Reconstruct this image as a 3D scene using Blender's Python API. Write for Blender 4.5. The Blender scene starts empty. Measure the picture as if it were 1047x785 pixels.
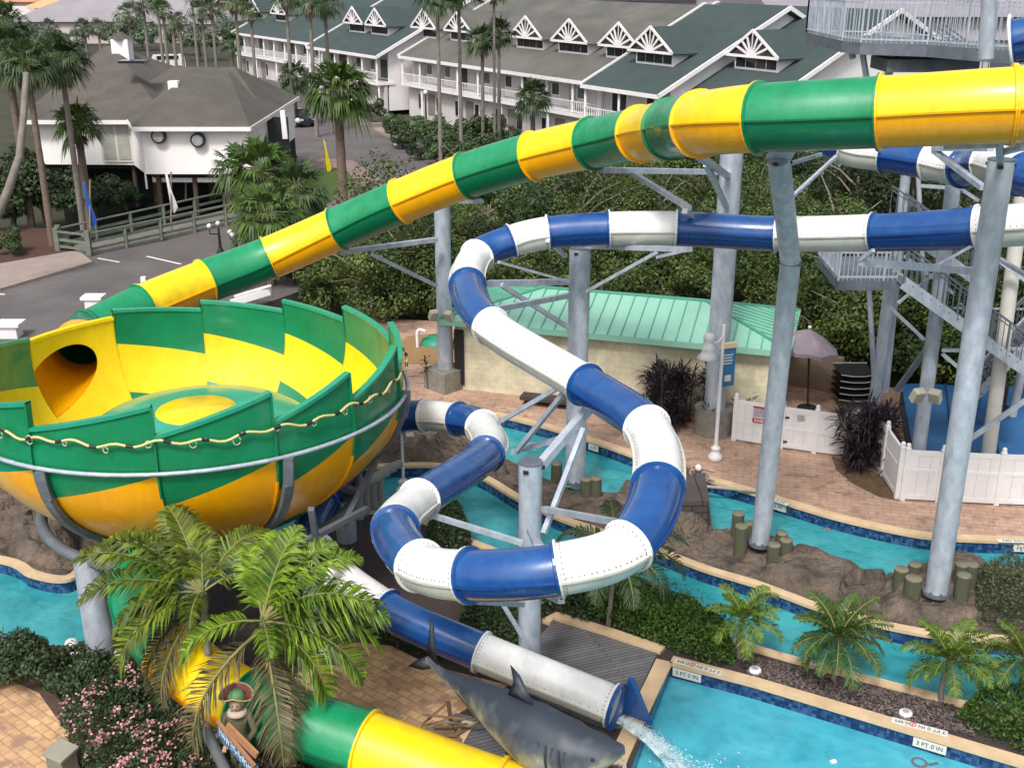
import bpy, bmesh, math, random
import numpy as np
from mathutils import Vector, Matrix, noise
random.seed(7)
sc = bpy.context.scene
col = sc.collection
PI = math.pi
R_ = math.radians
# ------------------------------------------------------------------ camera
F = 1150.0; PIT = R_(20.5); HC = 14.0
cp, sp = math.cos(PIT), math.sin(PIT)
def ray(px, py):
    xc = (px-523.5)/F; yc = (392.5-py)/F
    return Vector((xc, cp+yc*sp, -sp+yc*cp))
def G(px, py, z=0.0):
    r = ray(px, py); t = (z-HC)/r.z
    return Vector((0, 0, HC))+r*t
def D(px, py, d):
    return Vector((0, 0, HC))+ray(px, py)*d
def AY(px, py, y):
    r = ray(px, py); return Vector((0, 0, HC))+r*(y/r.y)
cd = bpy.data.cameras.new('camera'); cam = bpy.data.objects.new('camera', cd); col.objects.link(cam)
cam.location = (0, 0, HC); cam.rotation_euler = (PI/2-PIT, 0, 0)
cd.sensor_width = 36; cd.lens = 36*F/1047; cd.clip_end = 5000; cd.clip_start = 0.1
sc.camera = cam
sc.view_settings.view_transform = 'Standard'; sc.view_settings.look = 'None'; sc.view_settings.exposure = 0
# ------------------------------------------------------------------ world
w = bpy.data.worlds.new('World'); sc.world = w; w.use_nodes = True
nt = w.node_tree; bg = nt.nodes['Background']
sky = nt.nodes.new('ShaderNodeTexSky'); sky.sky_type = 'NISHITA'; sky.sun_disc = False
SE, SR = R_(52), R_(200)
sky.sun_elevation = SE; sky.sun_rotation = SR; sky.dust_density = 4; sky.air_density = 1.2
hs = nt.nodes.new('ShaderNodeHueSaturation'); hs.inputs['Saturation'].default_value = 0.35; hs.inputs['Value'].default_value = 1.2
nt.links.new(sky.outputs[0], hs.inputs['Color']); nt.links.new(hs.outputs[0], bg.inputs[0])
bg.inputs[1].default_value = 0.15
sd = bpy.data.lights.new('sun', 'SUN'); sd.energy = 2.6; sd.angle = R_(10); sd.color = (1, .96, .9)
so = bpy.data.objects.new('sun', sd); col.objects.link(so)
az = SR
sv = Vector((math.sin(az)*math.cos(SE), math.cos(az)*math.cos(SE), math.sin(SE)))
so.rotation_euler = sv.to_track_quat('Z', 'Y').to_euler(); so.location = (0, 0, 60)
# ------------------------------------------------------------------ materials
MATS = {}
def mat(name, c, rough=.6, c2=None, scale=4.0, detail=5, bump=0.0, bscale=None, metal=0.0, spec=.5, coat=0.0,
        island=0.0, noise2=None, trans=0.0, coords='Object', stretch=None):
    if name in MATS: return MATS[name]
    m = bpy.data.materials.new(name); m.use_nodes = True; n = m.node_tree.nodes; l = m.node_tree.links
    b = n['Principled BSDF']; b.inputs['Roughness'].default_value = rough; b.inputs['Metallic'].default_value = metal
    b.inputs['Specular IOR Level'].default_value = spec; b.inputs['Coat Weight'].default_value = coat
    b.inputs['Base Color'].default_value = (*c, 1)
    tc = n.new('ShaderNodeTexCoord'); out = tc.outputs[coords]
    if stretch:
        mp = n.new('ShaderNodeMapping'); mp.inputs['Scale'].default_value = stretch; l.new(out, mp.inputs[0]); out = mp.outputs[0]
    src = None
    if c2 is not None:
        nz = n.new('ShaderNodeTexNoise'); nz.inputs['Scale'].default_value = scale; nz.inputs['Detail'].default_value = detail
        nz.inputs['Roughness'].default_value = .65
        l.new(out, nz.inputs['Vector'])
        cr = n.new('ShaderNodeMapRange'); cr.inputs[1].default_value = .32; cr.inputs[2].default_value = .68
        l.new(nz.outputs[0], cr.inputs[0])
        mx = n.new('ShaderNodeMix'); mx.data_type = 'RGBA'; mx.inputs[6].default_value = (*c, 1); mx.inputs[7].default_value = (*c2, 1)
        l.new(cr.outputs[0], mx.inputs[0]); src = mx.outputs[2]
    if island > 0:
        ge = n.new('ShaderNodeNewGeometry'); mr = n.new('ShaderNodeMapRange')
        mr.inputs[3].default_value = 1-island; mr.inputs[4].default_value = 1+island
        l.new(ge.outputs['Random Per Island'], mr.inputs[0])
        mm = n.new('ShaderNodeVectorMath'); mm.operation = 'SCALE'
        if src: l.new(src, mm.inputs[0])
        else: mm.inputs[0].default_value = c
        l.new(mr.outputs[0], mm.inputs['Scale']); src = mm.outputs[0]
    if 'gelcoat' in name and src:
        mg = n.new('ShaderNodeMapping'); mg.inputs['Scale'].default_value = (5, 5, 1.1); l.new(tc.outputs['Object'], mg.inputs[0])
        g1 = n.new('ShaderNodeTexNoise'); g1.inputs['Scale'].default_value = 1.0; g1.inputs['Detail'].default_value = 9; g1.inputs['Roughness'].default_value = .7; l.new(mg.outputs[0], g1.inputs[0])
        g2 = n.new('ShaderNodeMapRange'); g2.inputs[1].default_value = .30; g2.inputs[2].default_value = .62; g2.inputs[3].default_value = .88; g2.inputs[4].default_value = 1.03; l.new(g1.outputs[0], g2.inputs[0])
        g3 = n.new('ShaderNodeVectorMath'); g3.operation = 'SCALE'; l.new(src, g3.inputs[0]); l.new(g2.outputs[0], g3.inputs['Scale']); src = g3.outputs[0]
        g4 = n.new('ShaderNodeMapRange'); g4.inputs[1].default_value = .3; g4.inputs[2].default_value = .7; g4.inputs[3].default_value = rough+.22; g4.inputs[4].default_value = rough-.06; l.new(g1.outputs[0], g4.inputs[0]); l.new(g4.outputs[0], b.inputs['Roughness'])
    if src: l.new(src, b.inputs['Base Color'])
    if bump > 0:
        bz = n.new('ShaderNodeTexNoise'); bz.inputs['Scale'].default_value = bscale or scale*3; bz.inputs['Detail'].default_value = 6
        l.new(out, bz.inputs['Vector']); bp = n.new('ShaderNodeBump'); bp.inputs['Strength'].default_value = bump
        bp.inputs['Distance'].default_value = .05
        l.new(bz.outputs[0], bp.inputs['Height']); l.new(bp.outputs[0], b.inputs['Normal'])
    MATS[name] = m
    return m
def leafmat(name, c, c2, island=.45, scale=.9, tr=.25):
    m = mat(name, c, .5, c2, scale, 3, island=island, spec=.35)
    n = m.node_tree.nodes; l = m.node_tree.links; b = n['Principled BSDF']
    t = n.new('ShaderNodeBsdfTranslucent'); s = n.new('ShaderNodeMixShader'); s.inputs[0].default_value = tr
    src = b.inputs['Base Color'].links[0].from_socket
    oi = n.new('ShaderNodeObjectInfo'); om = n.new('ShaderNodeMapRange'); om.inputs[3].default_value = .72; om.inputs[4].default_value = 1.35; l.new(oi.outputs['Random'], om.inputs[0])
    osc = n.new('ShaderNodeVectorMath'); osc.operation = 'SCALE'; l.new(src, osc.inputs[0]); l.new(om.outputs[0], osc.inputs['Scale']); src = osc.outputs[0]; l.new(src, b.inputs['Base Color']); l.new(src, t.inputs[0])
    l.new(b.outputs[0], s.inputs[1]); l.new(t.outputs[0], s.inputs[2]); l.new(s.outputs[0], n['Material Output'].inputs[0])
    return m
def brickmat(name, c1, c2, mortar, bw, bh, ms=.02, rough=.8, var=None, offset=.5, coords='Object', rot=0.0, swap=False, bump=.3, nscale=1.3):
    m = bpy.data.materials.new(name); m.use_nodes = True; n = m.node_tree.nodes; l = m.node_tree.links
    b = n['Principled BSDF']; b.inputs['Roughness'].default_value = rough
    tc = n.new('ShaderNodeTexCoord'); mp = n.new('ShaderNodeMapping'); l.new(tc.outputs[coords], mp.inputs[0])
    mp.inputs['Rotation'].default_value = (PI/2 if swap else 0, 0, rot)
    br = n.new('ShaderNodeTexBrick'); l.new(mp.outputs[0], br.inputs[0])
    br.inputs['Scale'].default_value = 1; br.inputs['Brick Width'].default_value = bw; br.inputs['Row Height'].default_value = bh
    br.inputs['Mortar Size'].default_value = ms; br.inputs['Color1'].default_value = (*c1, 1); br.inputs['Color2'].default_value = (*c2, 1)
    br.inputs['Mortar'].default_value = (*mortar, 1); br.offset = offset
    nz = n.new('ShaderNodeTexNoise'); nz.inputs['Scale'].default_value = nscale; nz.inputs['Detail'].default_value = 6; nz.inputs['Roughness'].default_value = .7
    l.new(tc.outputs[coords], nz.inputs[0])
    mr = n.new('ShaderNodeMapRange'); mr.inputs[1].default_value = .3; mr.inputs[2].default_value = .7; mr.inputs[3].default_value = .68; mr.inputs[4].default_value = 1.25
    l.new(nz.outputs[0], mr.inputs[0]); sm = n.new('ShaderNodeVectorMath'); sm.operation = 'SCALE'
    l.new(br.outputs[0], sm.inputs[0]); l.new(mr.outputs[0], sm.inputs['Scale'])
    src = sm.outputs[0]
    if var:
        n2 = n.new('ShaderNodeTexNoise'); n2.inputs['Scale'].default_value = 2.6; n2.inputs['Detail'].default_value = 2; l.new(tc.outputs[coords], n2.inputs[0])
        m2 = n.new('ShaderNodeMapRange'); m2.inputs[1].default_value = .56; m2.inputs[2].default_value = .66; l.new(n2.outputs[0], m2.inputs[0])
        mx = n.new('ShaderNodeMix'); mx.data_type = 'RGBA'; l.new(m2.outputs[0], mx.inputs[0]); l.new(src, mx.inputs[6]); mx.inputs[7].default_value = (*var, 1); src = mx.outputs[2]
    l.new(src, b.inputs['Base Color'])
    bp = n.new('ShaderNodeBump'); bp.inputs['Strength'].default_value = bump; bp.inputs['Distance'].default_value = .02
    inv = n.new('ShaderNodeMath'); inv.operation = 'SUBTRACT'; inv.inputs[0].default_value = 1; l.new(br.outputs[1], inv.inputs[1])
    l.new(inv.outputs[0], bp.inputs['Height']); l.new(bp.outputs[0], b.inputs['Normal'])
    MATS[name] = m
    return m
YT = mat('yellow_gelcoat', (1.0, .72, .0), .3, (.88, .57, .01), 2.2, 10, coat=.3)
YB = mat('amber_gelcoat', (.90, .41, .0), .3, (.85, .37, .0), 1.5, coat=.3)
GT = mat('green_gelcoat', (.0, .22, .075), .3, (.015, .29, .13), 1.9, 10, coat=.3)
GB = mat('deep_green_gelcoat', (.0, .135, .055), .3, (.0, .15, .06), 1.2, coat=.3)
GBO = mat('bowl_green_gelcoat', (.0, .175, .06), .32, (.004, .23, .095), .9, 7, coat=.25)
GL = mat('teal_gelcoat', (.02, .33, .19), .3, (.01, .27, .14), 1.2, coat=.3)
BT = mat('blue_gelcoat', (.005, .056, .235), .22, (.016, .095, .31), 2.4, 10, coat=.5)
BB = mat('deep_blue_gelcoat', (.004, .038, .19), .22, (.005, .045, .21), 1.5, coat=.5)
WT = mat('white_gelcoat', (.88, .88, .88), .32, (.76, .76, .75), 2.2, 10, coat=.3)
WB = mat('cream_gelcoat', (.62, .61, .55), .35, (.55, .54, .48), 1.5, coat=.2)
BOLT = mat('bolt_steel', (.12, .12, .12), .5)
GALV = mat('galvanised_steel', (.56, .61, .69), .42, (.33, .37, .44), 4.5, 12, stretch=(1, 1, .5), metal=.25, bump=.08)
GALD = mat('weathered_steel', (.17, .19, .22), .55, (.10, .115, .14), 2.6, 8, metal=.2, bump=.1)
CONC = mat('concrete', (.27, .25, .22), .9, (.17, .155, .13), 3, 8, bump=.4)
WHITE = mat('white_paint', (.82, .80, .80), .6, (.70, .69, .70), 1.5, 6)
WHT = mat('hotel_white_paint', (.86, .83, .84), .7, (.74, .72, .73), .6, 6)
CREAM = mat('cream_wall_paint', (.60, .56, .42), .8, (.52, .48, .35), .7, 7, bump=.1)
ASPH = mat('asphalt', (.145, .128, .128), .85, (.09, .08, .08), .35, 9, bump=.3, bscale=30)
GRAYSHG = mat('brown_shingle', (.115, .102, .088), .9, (.075, .067, .058), .8, 9, bump=.5, bscale=9)
HOTBRN = mat('grey_brown_shingle', (.145, .132, .12), .9, (.078, .085, .075), .28, 8, bump=.5, bscale=7)
HOTGRN = mat('green_shingle', (.048, .07, .07), .9, (.034, .054, .054), .5, 8, bump=.5, bscale=7)
LAVR = mat('lavender_roof', (.30, .27, .30), .8, (.25, .23, .26), .3, 5)
DARKGL = mat('dark_glass', (.02, .022, .026), .15, spec=.6)
GLASSB = mat('blue_grey_glass', (.10, .13, .15), .15)
BLACK = mat('black_paint', (.015, .015, .016), .5)
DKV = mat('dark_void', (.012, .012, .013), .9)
TANW = mat('tan_timber', (.25, .16, .09), .8, (.16, .10, .06), 3, 6, bump=.3)
GRNW = mat('green_weathered_timber', (.17, .20, .155), .85, (.11, .13, .10), 2, 6)
TRUNK = mat('palm_trunk_bark', (.20, .15, .115), .95, (.12, .088, .066), 5, 8, bump=.8, bscale=12)
TRUNKG = mat('grey_palm_bark', (.26, .23, .20), .95, (.16, .14, .12), 4, 8, bump=.6, bscale=14)
BARK = mat('tree_bark', (.12, .09, .07), .95, (.07, .055, .045), 3, 8, bump=.6)
SHAG = leafmat('dead_frond', (.22, .15, .075), (.12, .08, .045), .4)
ROCK = mat('sculpted_rock', (.20, .15, .115), .85, (.04, .034, .03), 1.6, 12, bump=1.0, bscale=5)
for _n in ROCK.node_tree.nodes:
    if _n.type == 'BUMP': _n.inputs['Distance'].default_value = .22
MULCH = mat('dark_mulch', (.035, .025, .025), .95, (.10, .075, .07), 14, 8, bump=1.0, bscale=25, stretch=(1, 2.5, 1))
SOIL = mat('dry_soil', (.19, .12, .06), .95, (.09, .055, .03), 5, 9, bump=.7, bscale=14)
LAWN = mat('short_lawn', (.07, .12, .02), .95, (.05, .085, .02), 3, 8, bump=.4, bscale=30)
PLANK = brickmat('grey_deck_boards', (.17, .165, .17), (.125, .12, .13), (.05, .05, .055), 3.0, .10, .012, .8, rot=R_(-20), nscale=1.1)
COPING = mat('tan_coping', (.68, .50, .31), .75, (.50, .36, .22), 1.8, 9, bump=.15, bscale=20)
PAVER = brickmat('brick_pavers', (.52, .345, .25), (.43, .27, .195), (.29, .20, .15), .42, .21, .012, .8, var=(.30, .18, .13), rot=R_(12), nscale=.5)
PAVER2 = brickmat('tan_stone_pavers', (.66, .43, .23), (.50, .30, .16), (.36, .23, .14), .30, .20, .014, .8, var=(.34, .20, .14), rot=R_(38), nscale=2.2)
SIDEW = mat('concrete_walk', (.34, .27, .24), .9, (.26, .21, .185), 1, 8, bump=.2)
PINKP = mat('pink_paving', (.27, .185, .175), .9, (.21, .145, .14), 1.2, 8)
ROOFG = mat('mint_metal_roof', (.30, .58, .46), .45, (.24, .50, .39), .5, 4, metal=.1)
ROOFGD = mat('mint_roof_seam', (.09, .33, .23), .5)
def tilemat():
    m = bpy.data.materials.new('blue_mosaic_tile'); m.use_nodes = True; n = m.node_tree.nodes; l = m.node_tree.links
    b = n['Principled BSDF']; b.inputs['Roughness'].default_value = .2
    tc = n.new('ShaderNodeTexCoord')
    vs = n.new('ShaderNodeVectorMath'); vs.operation = 'SCALE'; vs.inputs['Scale'].default_value = 12; l.new(tc.outputs['Object'], vs.inputs[0])
    fl = n.new('ShaderNodeVectorMath'); fl.operation = 'FLOOR'; l.new(vs.outputs[0], fl.inputs[0])
    wn = n.new('ShaderNodeTexWhiteNoise'); l.new(fl.outputs[0], wn.inputs[0])
    cr = n.new('ShaderNodeValToRGB'); e = cr.color_ramp.elements
    e[0].color = (.008, .02, .075, 1); e[1].color = (.05, .12, .25, 1)
    e2 = e.new(.5); e2.color = (.015, .045, .14, 1)
    l.new(wn.outputs[0], cr.inputs[0]); l.new(cr.outputs[0], b.inputs['Base Color'])
    MATS['tile'] = m; return m
TILE = tilemat()
def watermat(name, c, c2, bumps=.35, sc_=1.6):
    m = bpy.data.materials.new(name); m.use_nodes = True; n = m.node_tree.nodes; l = m.node_tree.links
    b = n['Principled BSDF']; b.inputs['Roughness'].default_value = .07; b.inputs['IOR'].default_value = 1.33
    tc = n.new('ShaderNodeTexCoord')
    nz = n.new('ShaderNodeTexNoise'); nz.inputs['Scale'].default_value = .55; nz.inputs['Detail'].default_value = 6; nz.inputs['Distortion'].default_value = .8
    l.new(tc.outputs['Object'], nz.inputs[0])
    mr = n.new('ShaderNodeMapRange'); mr.inputs[1].default_value = .3; mr.inputs[2].default_value = .7; l.new(nz.outputs[0], mr.inputs[0])
    mx = n.new('ShaderNodeMix'); mx.data_type = 'RGBA'; mx.inputs[6].default_value = (*c, 1); mx.inputs[7].default_value = (*c2, 1); l.new(mr.outputs[0], mx.inputs[0])
    # fine caustic net
    vo = n.new('ShaderNodeTexVoronoi'); vo.feature = 'SMOOTH_F1'; vo.inputs['Scale'].default_value = 2.2
    n3 = n.new('ShaderNodeTexNoise'); n3.inputs['Scale'].default_value = 1.8; n3.inputs['Detail'].default_value = 3; l.new(tc.outputs['Object'], n3.inputs[0])
    va = n.new('ShaderNodeVectorMath'); va.operation = 'MULTIPLY_ADD'; va.inputs[1].default_value = (1.3, 1.3, 1.3); l.new(n3.outputs[1], va.inputs[0]); l.new(tc.outputs['Object'], va.inputs[2]); l.new(va.outputs[0], vo.inputs[0])
    m3 = n.new('ShaderNodeMapRange'); m3.inputs[1].default_value = .15; m3.inputs[2].default_value = .75; m3.inputs[3].default_value = .92; m3.inputs[4].default_value = 1.2; l.new(vo.outputs[0], m3.inputs[0])
    sm = n.new('ShaderNodeVectorMath'); sm.operation = 'SCALE'; l.new(mx.outputs[2], sm.inputs[0]); l.new(m3.outputs[0], sm.inputs['Scale'])
    l.new(sm.outputs[0], b.inputs['Base Color'])
    n2 = n.new('ShaderNodeTexNoise'); n2.inputs['Scale'].default_value = sc_; n2.inputs['Detail'].default_value = 5; n2.inputs['Distortion'].default_value = .6; l.new(tc.outputs['Object'], n2.inputs[0])
    bp = n.new('ShaderNodeBump'); bp.inputs['Strength'].default_value = bumps; bp.inputs['Distance'].default_value = .12
    l.new(n2.outputs[0], bp.inputs['Height']); l.new(bp.outputs[0], b.inputs['Normal'])
    MATS[name] = m; return m
WATER = watermat('pool_water', (.045, .32, .42), (.085, .40, .50), .25)
WATERR = watermat('river_water', (.022, .235, .275), (.055, .33, .36), .5, 2.4)
WATERD = mat('canal_water', (.010, .012, .010), .5, spec=.2)
LF = leafmat('palm_leaf', (.055, .115, .018), (.10, .16, .035), .45)
LFD = leafmat('dark_fan_leaf', (.045, .082, .03), (.075, .11, .045), .4)
LFB = leafmat('bright_frond', (.17, .26, .014), (.045, .10, .008), .6, 1.5)
LFY = leafmat('yellow_green_frond', (.22, .28, .018), (.06, .10, .012), .6, 1.5)
LFO = leafmat('withered_frond', (.20, .15, .07), (.055, .07, .025), .5, 1.6)
LM = leafmat('mangrove_leaf', (.03, .062, .017), (.13, .17, .04), .6, .35)
LM2 = leafmat('bush_leaf', (.028, .052, .02), (.05, .08, .028), .5, .7)
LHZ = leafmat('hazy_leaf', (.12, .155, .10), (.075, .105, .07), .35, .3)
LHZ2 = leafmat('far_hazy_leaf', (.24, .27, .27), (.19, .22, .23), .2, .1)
LPUR = leafmat('purple_black_leaf', (.022, .016, .026), (.05, .032, .045), .6)
LHEDGE = leafmat('hedge_leaf', (.035, .085, .014), (.07, .13, .022), .5, 1.6)
LSILV = leafmat('olive_grey_leaf', (.10, .115, .06), (.06, .08, .035), .5, 1.6)
LOLE = leafmat('oleander_leaf', (.03, .055, .02), (.05, .08, .03), .5, 1.6)
PINK = leafmat('pink_blossom', (.68, .36, .36), (.55, .25, .27), .4)
# ------------------------------------------------------------------ mesh builder
class MB:
    def __init__(s): s.v = []; s.f = []; s.m = []; s.sm = []
    def add(s, vs, fs, mi=0, smooth=False):
        o = len(s.v); s.v.extend([tuple(v) for v in vs])
        for f in fs: s.f.append(tuple(o+i for i in f)); s.m.append(mi); s.sm.append(smooth)
    def box(s, c, size, rz=0, mi=0, mtx=None):
        hx, hy, hz = [a/2 for a in size]; c = Vector(c)
        vs = [Vector((x, y, z)) for x in (-hx, hx) for y in (-hy, hy) for z in (-hz, hz)]
        M = mtx if mtx else Matrix.Rotation(rz, 3, 'Z')
        s.add([c+M@v for v in vs], [(0, 1, 3, 2), (4, 6, 7, 5), (0, 4, 5, 1), (2, 3, 7, 6), (0, 2, 6, 4), (1, 5, 7, 3)], mi)
        return s
    def beam(s, a, b, w_, h_, mi=0):
        a = Vector(a); b = Vector(b); d = (b-a); L = d.length
        if L < 1e-6: return s
        d /= L; up = Vector((0, 0, 1)) if abs(d.z) < .95 else Vector((0, 1, 0))
        sx = d.cross(up).normalized(); u = sx.cross(d)
        M = Matrix((sx, d, u)).transposed()
        return s.box((a+b)/2, (w_, L, h_), mi=mi, mtx=M)
    def tube(s, pts, r, n=10, mi=0, caps=True, smooth=True):
        pts = [Vector(p) for p in pts]; k = len(pts)
        rs = r if isinstance(r, (list, tuple)) else [r]*k
        vs = []; prev = None
        for i, p in enumerate(pts):
            t = (pts[min(i+1, k-1)]-pts[max(i-1, 0)]).normalized()
            if prev is None:
                up = Vector((0, 0, 1)) if abs(t.z) < .9 else Vector((1, 0, 0)); a = t.cross(up).normalized()
            else: a = (prev-t*prev.dot(t)).normalized()
            prev = a; b = t.cross(a)
            for j in range(n):
                an = 2*PI*j/n; vs.append(p+(a*math.cos(an)+b*math.sin(an))*rs[i])
        fs = [(i*n+j, i*n+(j+1) % n, (i+1)*n+(j+1) % n, (i+1)*n+j) for i in range(k-1) for j in range(n)]
        s.add(vs, fs, mi, smooth)
        if caps:
            s.add(vs[:n][::-1], [tuple(range(n))], mi); s.add(vs[-n:], [tuple(range(n))], mi)
        return s
    def lathe(s, c, prof, n=20, mi=0, smooth=True):
        c = Vector(c); vs = []
        for r, z in prof:
            for j in range(n):
                a = 2*PI*j/n; vs.append(c+Vector((r*math.cos(a), r*math.sin(a), z)))
        k = len(prof)
        s.add(vs, [(i*n+j, i*n+(j+1) % n, (i+1)*n+(j+1) % n, (i+1)*n+j) for i in range(k-1) for j in range(n)], mi, smooth)
        return s
    def cyl(s, c, r, h, n=16, mi=0, r2=None):
        r2 = r if r2 is None else r2; c = Vector(c)
        return s.tube([c, c+Vector((0, 0, h))], [r, r2], n, mi)
    def ball(s, c, r, n=12, mi=0, sc_=(1, 1, 1)):
        vs = []; c = Vector(c); m_ = n//2
        for i in range(m_+1):
            t = PI*i/m_
            for j in range(n):
                a = 2*PI*j/n; vs.append(c+Vector((math.sin(t)*math.cos(a)*r*sc_[0], math.sin(t)*math.sin(a)*r*sc_[1], -math.cos(t)*r*sc_[2])))
        s.add(vs, [(i*n+j, i*n+(j+1) % n, (i+1)*n+(j+1) % n, (i+1)*n+j) for i in range(m_) for j in range(n)], mi, True)
        return s
    def poly(s, pts, mi=0): s.add(pts, [tuple(range(len(pts)))], mi); return s
    def prism(s, pts, z0, z1, mi=0, mside=None):
        n = len(pts); lo = [Vector((p[0], p[1], z0)) for p in pts]; hi = [Vector((p[0], p[1], z1)) for p in pts]
        ar = sum(pts[i][0]*pts[(i+1) % n][1]-pts[(i+1) % n][0]*pts[i][1] for i in range(n))
        if ar < 0: lo.reverse(); hi.reverse()
        from mathutils.geometry import tessellate_polygon
        tri = tessellate_polygon([hi])
        s.add(hi, [t if ((hi[t[1]]-hi[t[0]]).cross(hi[t[2]]-hi[t[0]])).z > 0 else t[::-1] for t in tri], mi)
        s.add(lo+hi, [(i, (i+1) % n, n+(i+1) % n, n+i) for i in range(n)], mi if mside is None else mside)
        return s
    def build(s, name, mats, parent=None, bevel=0):
        if not isinstance(mats, (list, tuple)): mats = [mats]
        me = bpy.data.meshes.new(name); off = wloc(parent)
        me.from_pydata([(v[0]-off.x, v[1]-off.y, v[2]-off.z) for v in s.v], [], s.f)
        for m in mats: me.materials.append(m)
        me.polygons.foreach_set('material_index', s.m); me.polygons.foreach_set('use_smooth', s.sm)
        me.update()
        o = bpy.data.objects.new(name, me); col.objects.link(o); o.parent = parent
        if bevel:
            b = o.modifiers.new('bevel', 'BEVEL'); b.width = bevel; b.segments = 2; b.limit_method = 'ANGLE'
        return o
def wloc(p):
    v = Vector((0, 0, 0))
    while p is not None: v += p.location; p = p.parent
    return v
def tag(o, label, cat, group=None):
    o['label'] = label; o['category'] = cat
    if group: o['group'] = group
    return o
def thing(name, loc, label, cat, group=None):
    o = bpy.data.objects.new(name, None); col.objects.link(o); o.location = Vector(loc); o.empty_display_size = .2
    return tag(o, label, cat, group)
def struct(o): o['kind'] = 'structure'; return o
def stuff(o): o['kind'] = 'stuff'; return o
def copy_tree(o, parent=None):
    c = o.copy(); col.objects.link(c); c.parent = parent
    for ch in list(o.children): copy_tree(ch, c)
    return c
def dup(o, loc, rz=0, scale=1, label=None, group=None):
    c = copy_tree(o); c.location = Vector(loc); c.rotation_euler = (0, 0, rz)
    c.scale = (scale,)*3 if not isinstance(scale, (tuple, list)) else scale
    if label: c['label'] = label
    if group: c['group'] = group
    return c
def spline(P, per=10):
    P = [Vector(p) for p in P]; Q = [P[0]*2-P[1]]+P+[P[-1]*2-P[-2]]; out = []
    for i in range(1, len(Q)-2):
        a, b, c, d = Q[i-1:i+3]
        for k in range(per):
            t = k/per; out.append(.5*((2*b)+(c-a)*t+(2*a-5*b+4*c-d)*t*t+(3*b-a-3*c+d)*t**3))
    out.append(P[-1]); return out
def text_part(txt, size, mtx, m, parent, name='lettering', extr=.002):
    cu = bpy.data.curves.new(name, 'FONT'); cu.body = txt; cu.size = size; cu.align_x = 'CENTER'; cu.align_y = 'CENTER'; cu.extrude = extr
    to = bpy.data.objects.new('tmp', cu); col.objects.link(to); bpy.context.view_layer.update()
    me = bpy.data.meshes.new_from_object(to.evaluated_get(bpy.context.evaluated_depsgraph_get()))
    bpy.data.objects.remove(to); me.transform(mtx); off = wloc(parent); me.transform(Matrix.Translation(-off))
    me.materials.clear(); me.materials.append(m)
    o = bpy.data.objects.new(name, me); col.objects.link(o); o.parent = parent; return o
# ================================================================== GROUND
b = MB(); b.box((0, 1000, -.62), (4000, 2400, .2)); struct(b.build('ground', mat('scrub_ground', (.030, .036, .018), .95, (.055, .05, .03), .3, 9)))
Z = 0.0
def gp(L, z=0.0): return [G(x, y, z).xy for x, y in L]
# asphalt, walks (each sheet a little above the one below)
b = MB()
road = gp([(-260, 345), (-60, 305), (0, 288), (90, 262), (170, 246), (250, 224), (276, 196), (284, 160), (283, 120), (262, 84), (246, 62), (285, 60), (318, 95), (350, 118), (385, 136), (420, 152), (470, 176), (520, 190), (470, 215), (400, 262), (300, 300), (200, 335), (100, 395), (-260, 440)])
b.prism(road, -.5, .0); struct(b.build('road', ASPH))
b = MB(); b.prism(gp([(-200, 330), (0, 298), (95, 270), (80, 258), (0, 272), (-200, 300)]), -.5, .13); struct(b.build('pavement', SIDEW))
b = MB(); b.prism(gp([(-200, 300), (0, 272), (80, 258), (60, 235), (0, 235), (-200, 250)]), -.5, .10); struct(b.build('mulch_bank', mat('red_brown_mulch', (.10, .045, .03), .95, (.05, .028, .02), 4, 8, bump=.6)))
b = MB(); b.prism(gp([(295, 200), (305, 175), (330, 163), (360, 166), (388, 182), (394, 198), (375, 215), (330, 235), (290, 260), (262, 250)]), -.5, .12); struct(b.build('curved_pavement', PINKP))
b = MB(); b.prism(gp([(300, 200), (312, 180), (335, 172), (355, 177), (364, 188), (355, 200), (335, 210), (315, 225), (285, 235)]), -.5, .16); struct(b.build('lawn', LAWN))
b = MB(); b.prism(gp([(262, 84), (283, 120), (290, 118), (268, 82)]), -.5, .12); struct(b.build('kerb', SIDEW))
# kerb beyond the road
b = MB(); pts = [G(x, y, .12) for x, y in [(318, 93), (352, 116), (388, 133), (424, 149), (478, 172)]]
for a_, c_ in zip(pts[:-1], pts[1:]): b.beam(a_, c_, 1.0, .24)
struct(b.build('far_kerb', SIDEW))
b = MB()
for p, q in [((100, 264), (122, 268)), ((150, 262), (185, 270)), ((-10, 300), (5, 301))]:
    a_, c_ = G(*p, .006), G(*q, .006); b.beam(a_, c_, .14, .004)
struct(b.build('road_marking', WHITE))
b = MB(); b.prism(gp([(120, 250), (240, 222), (262, 190), (262, 160), (120, 150), (60, 190), (70, 236)]), -.5, -.15); struct(b.build('canal', WATERD))
# water sheets
b = MB(); b.box((-2, 20.2, -.36), (46, 28.4, .04)); struct(b.build('river', WATERR))
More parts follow.
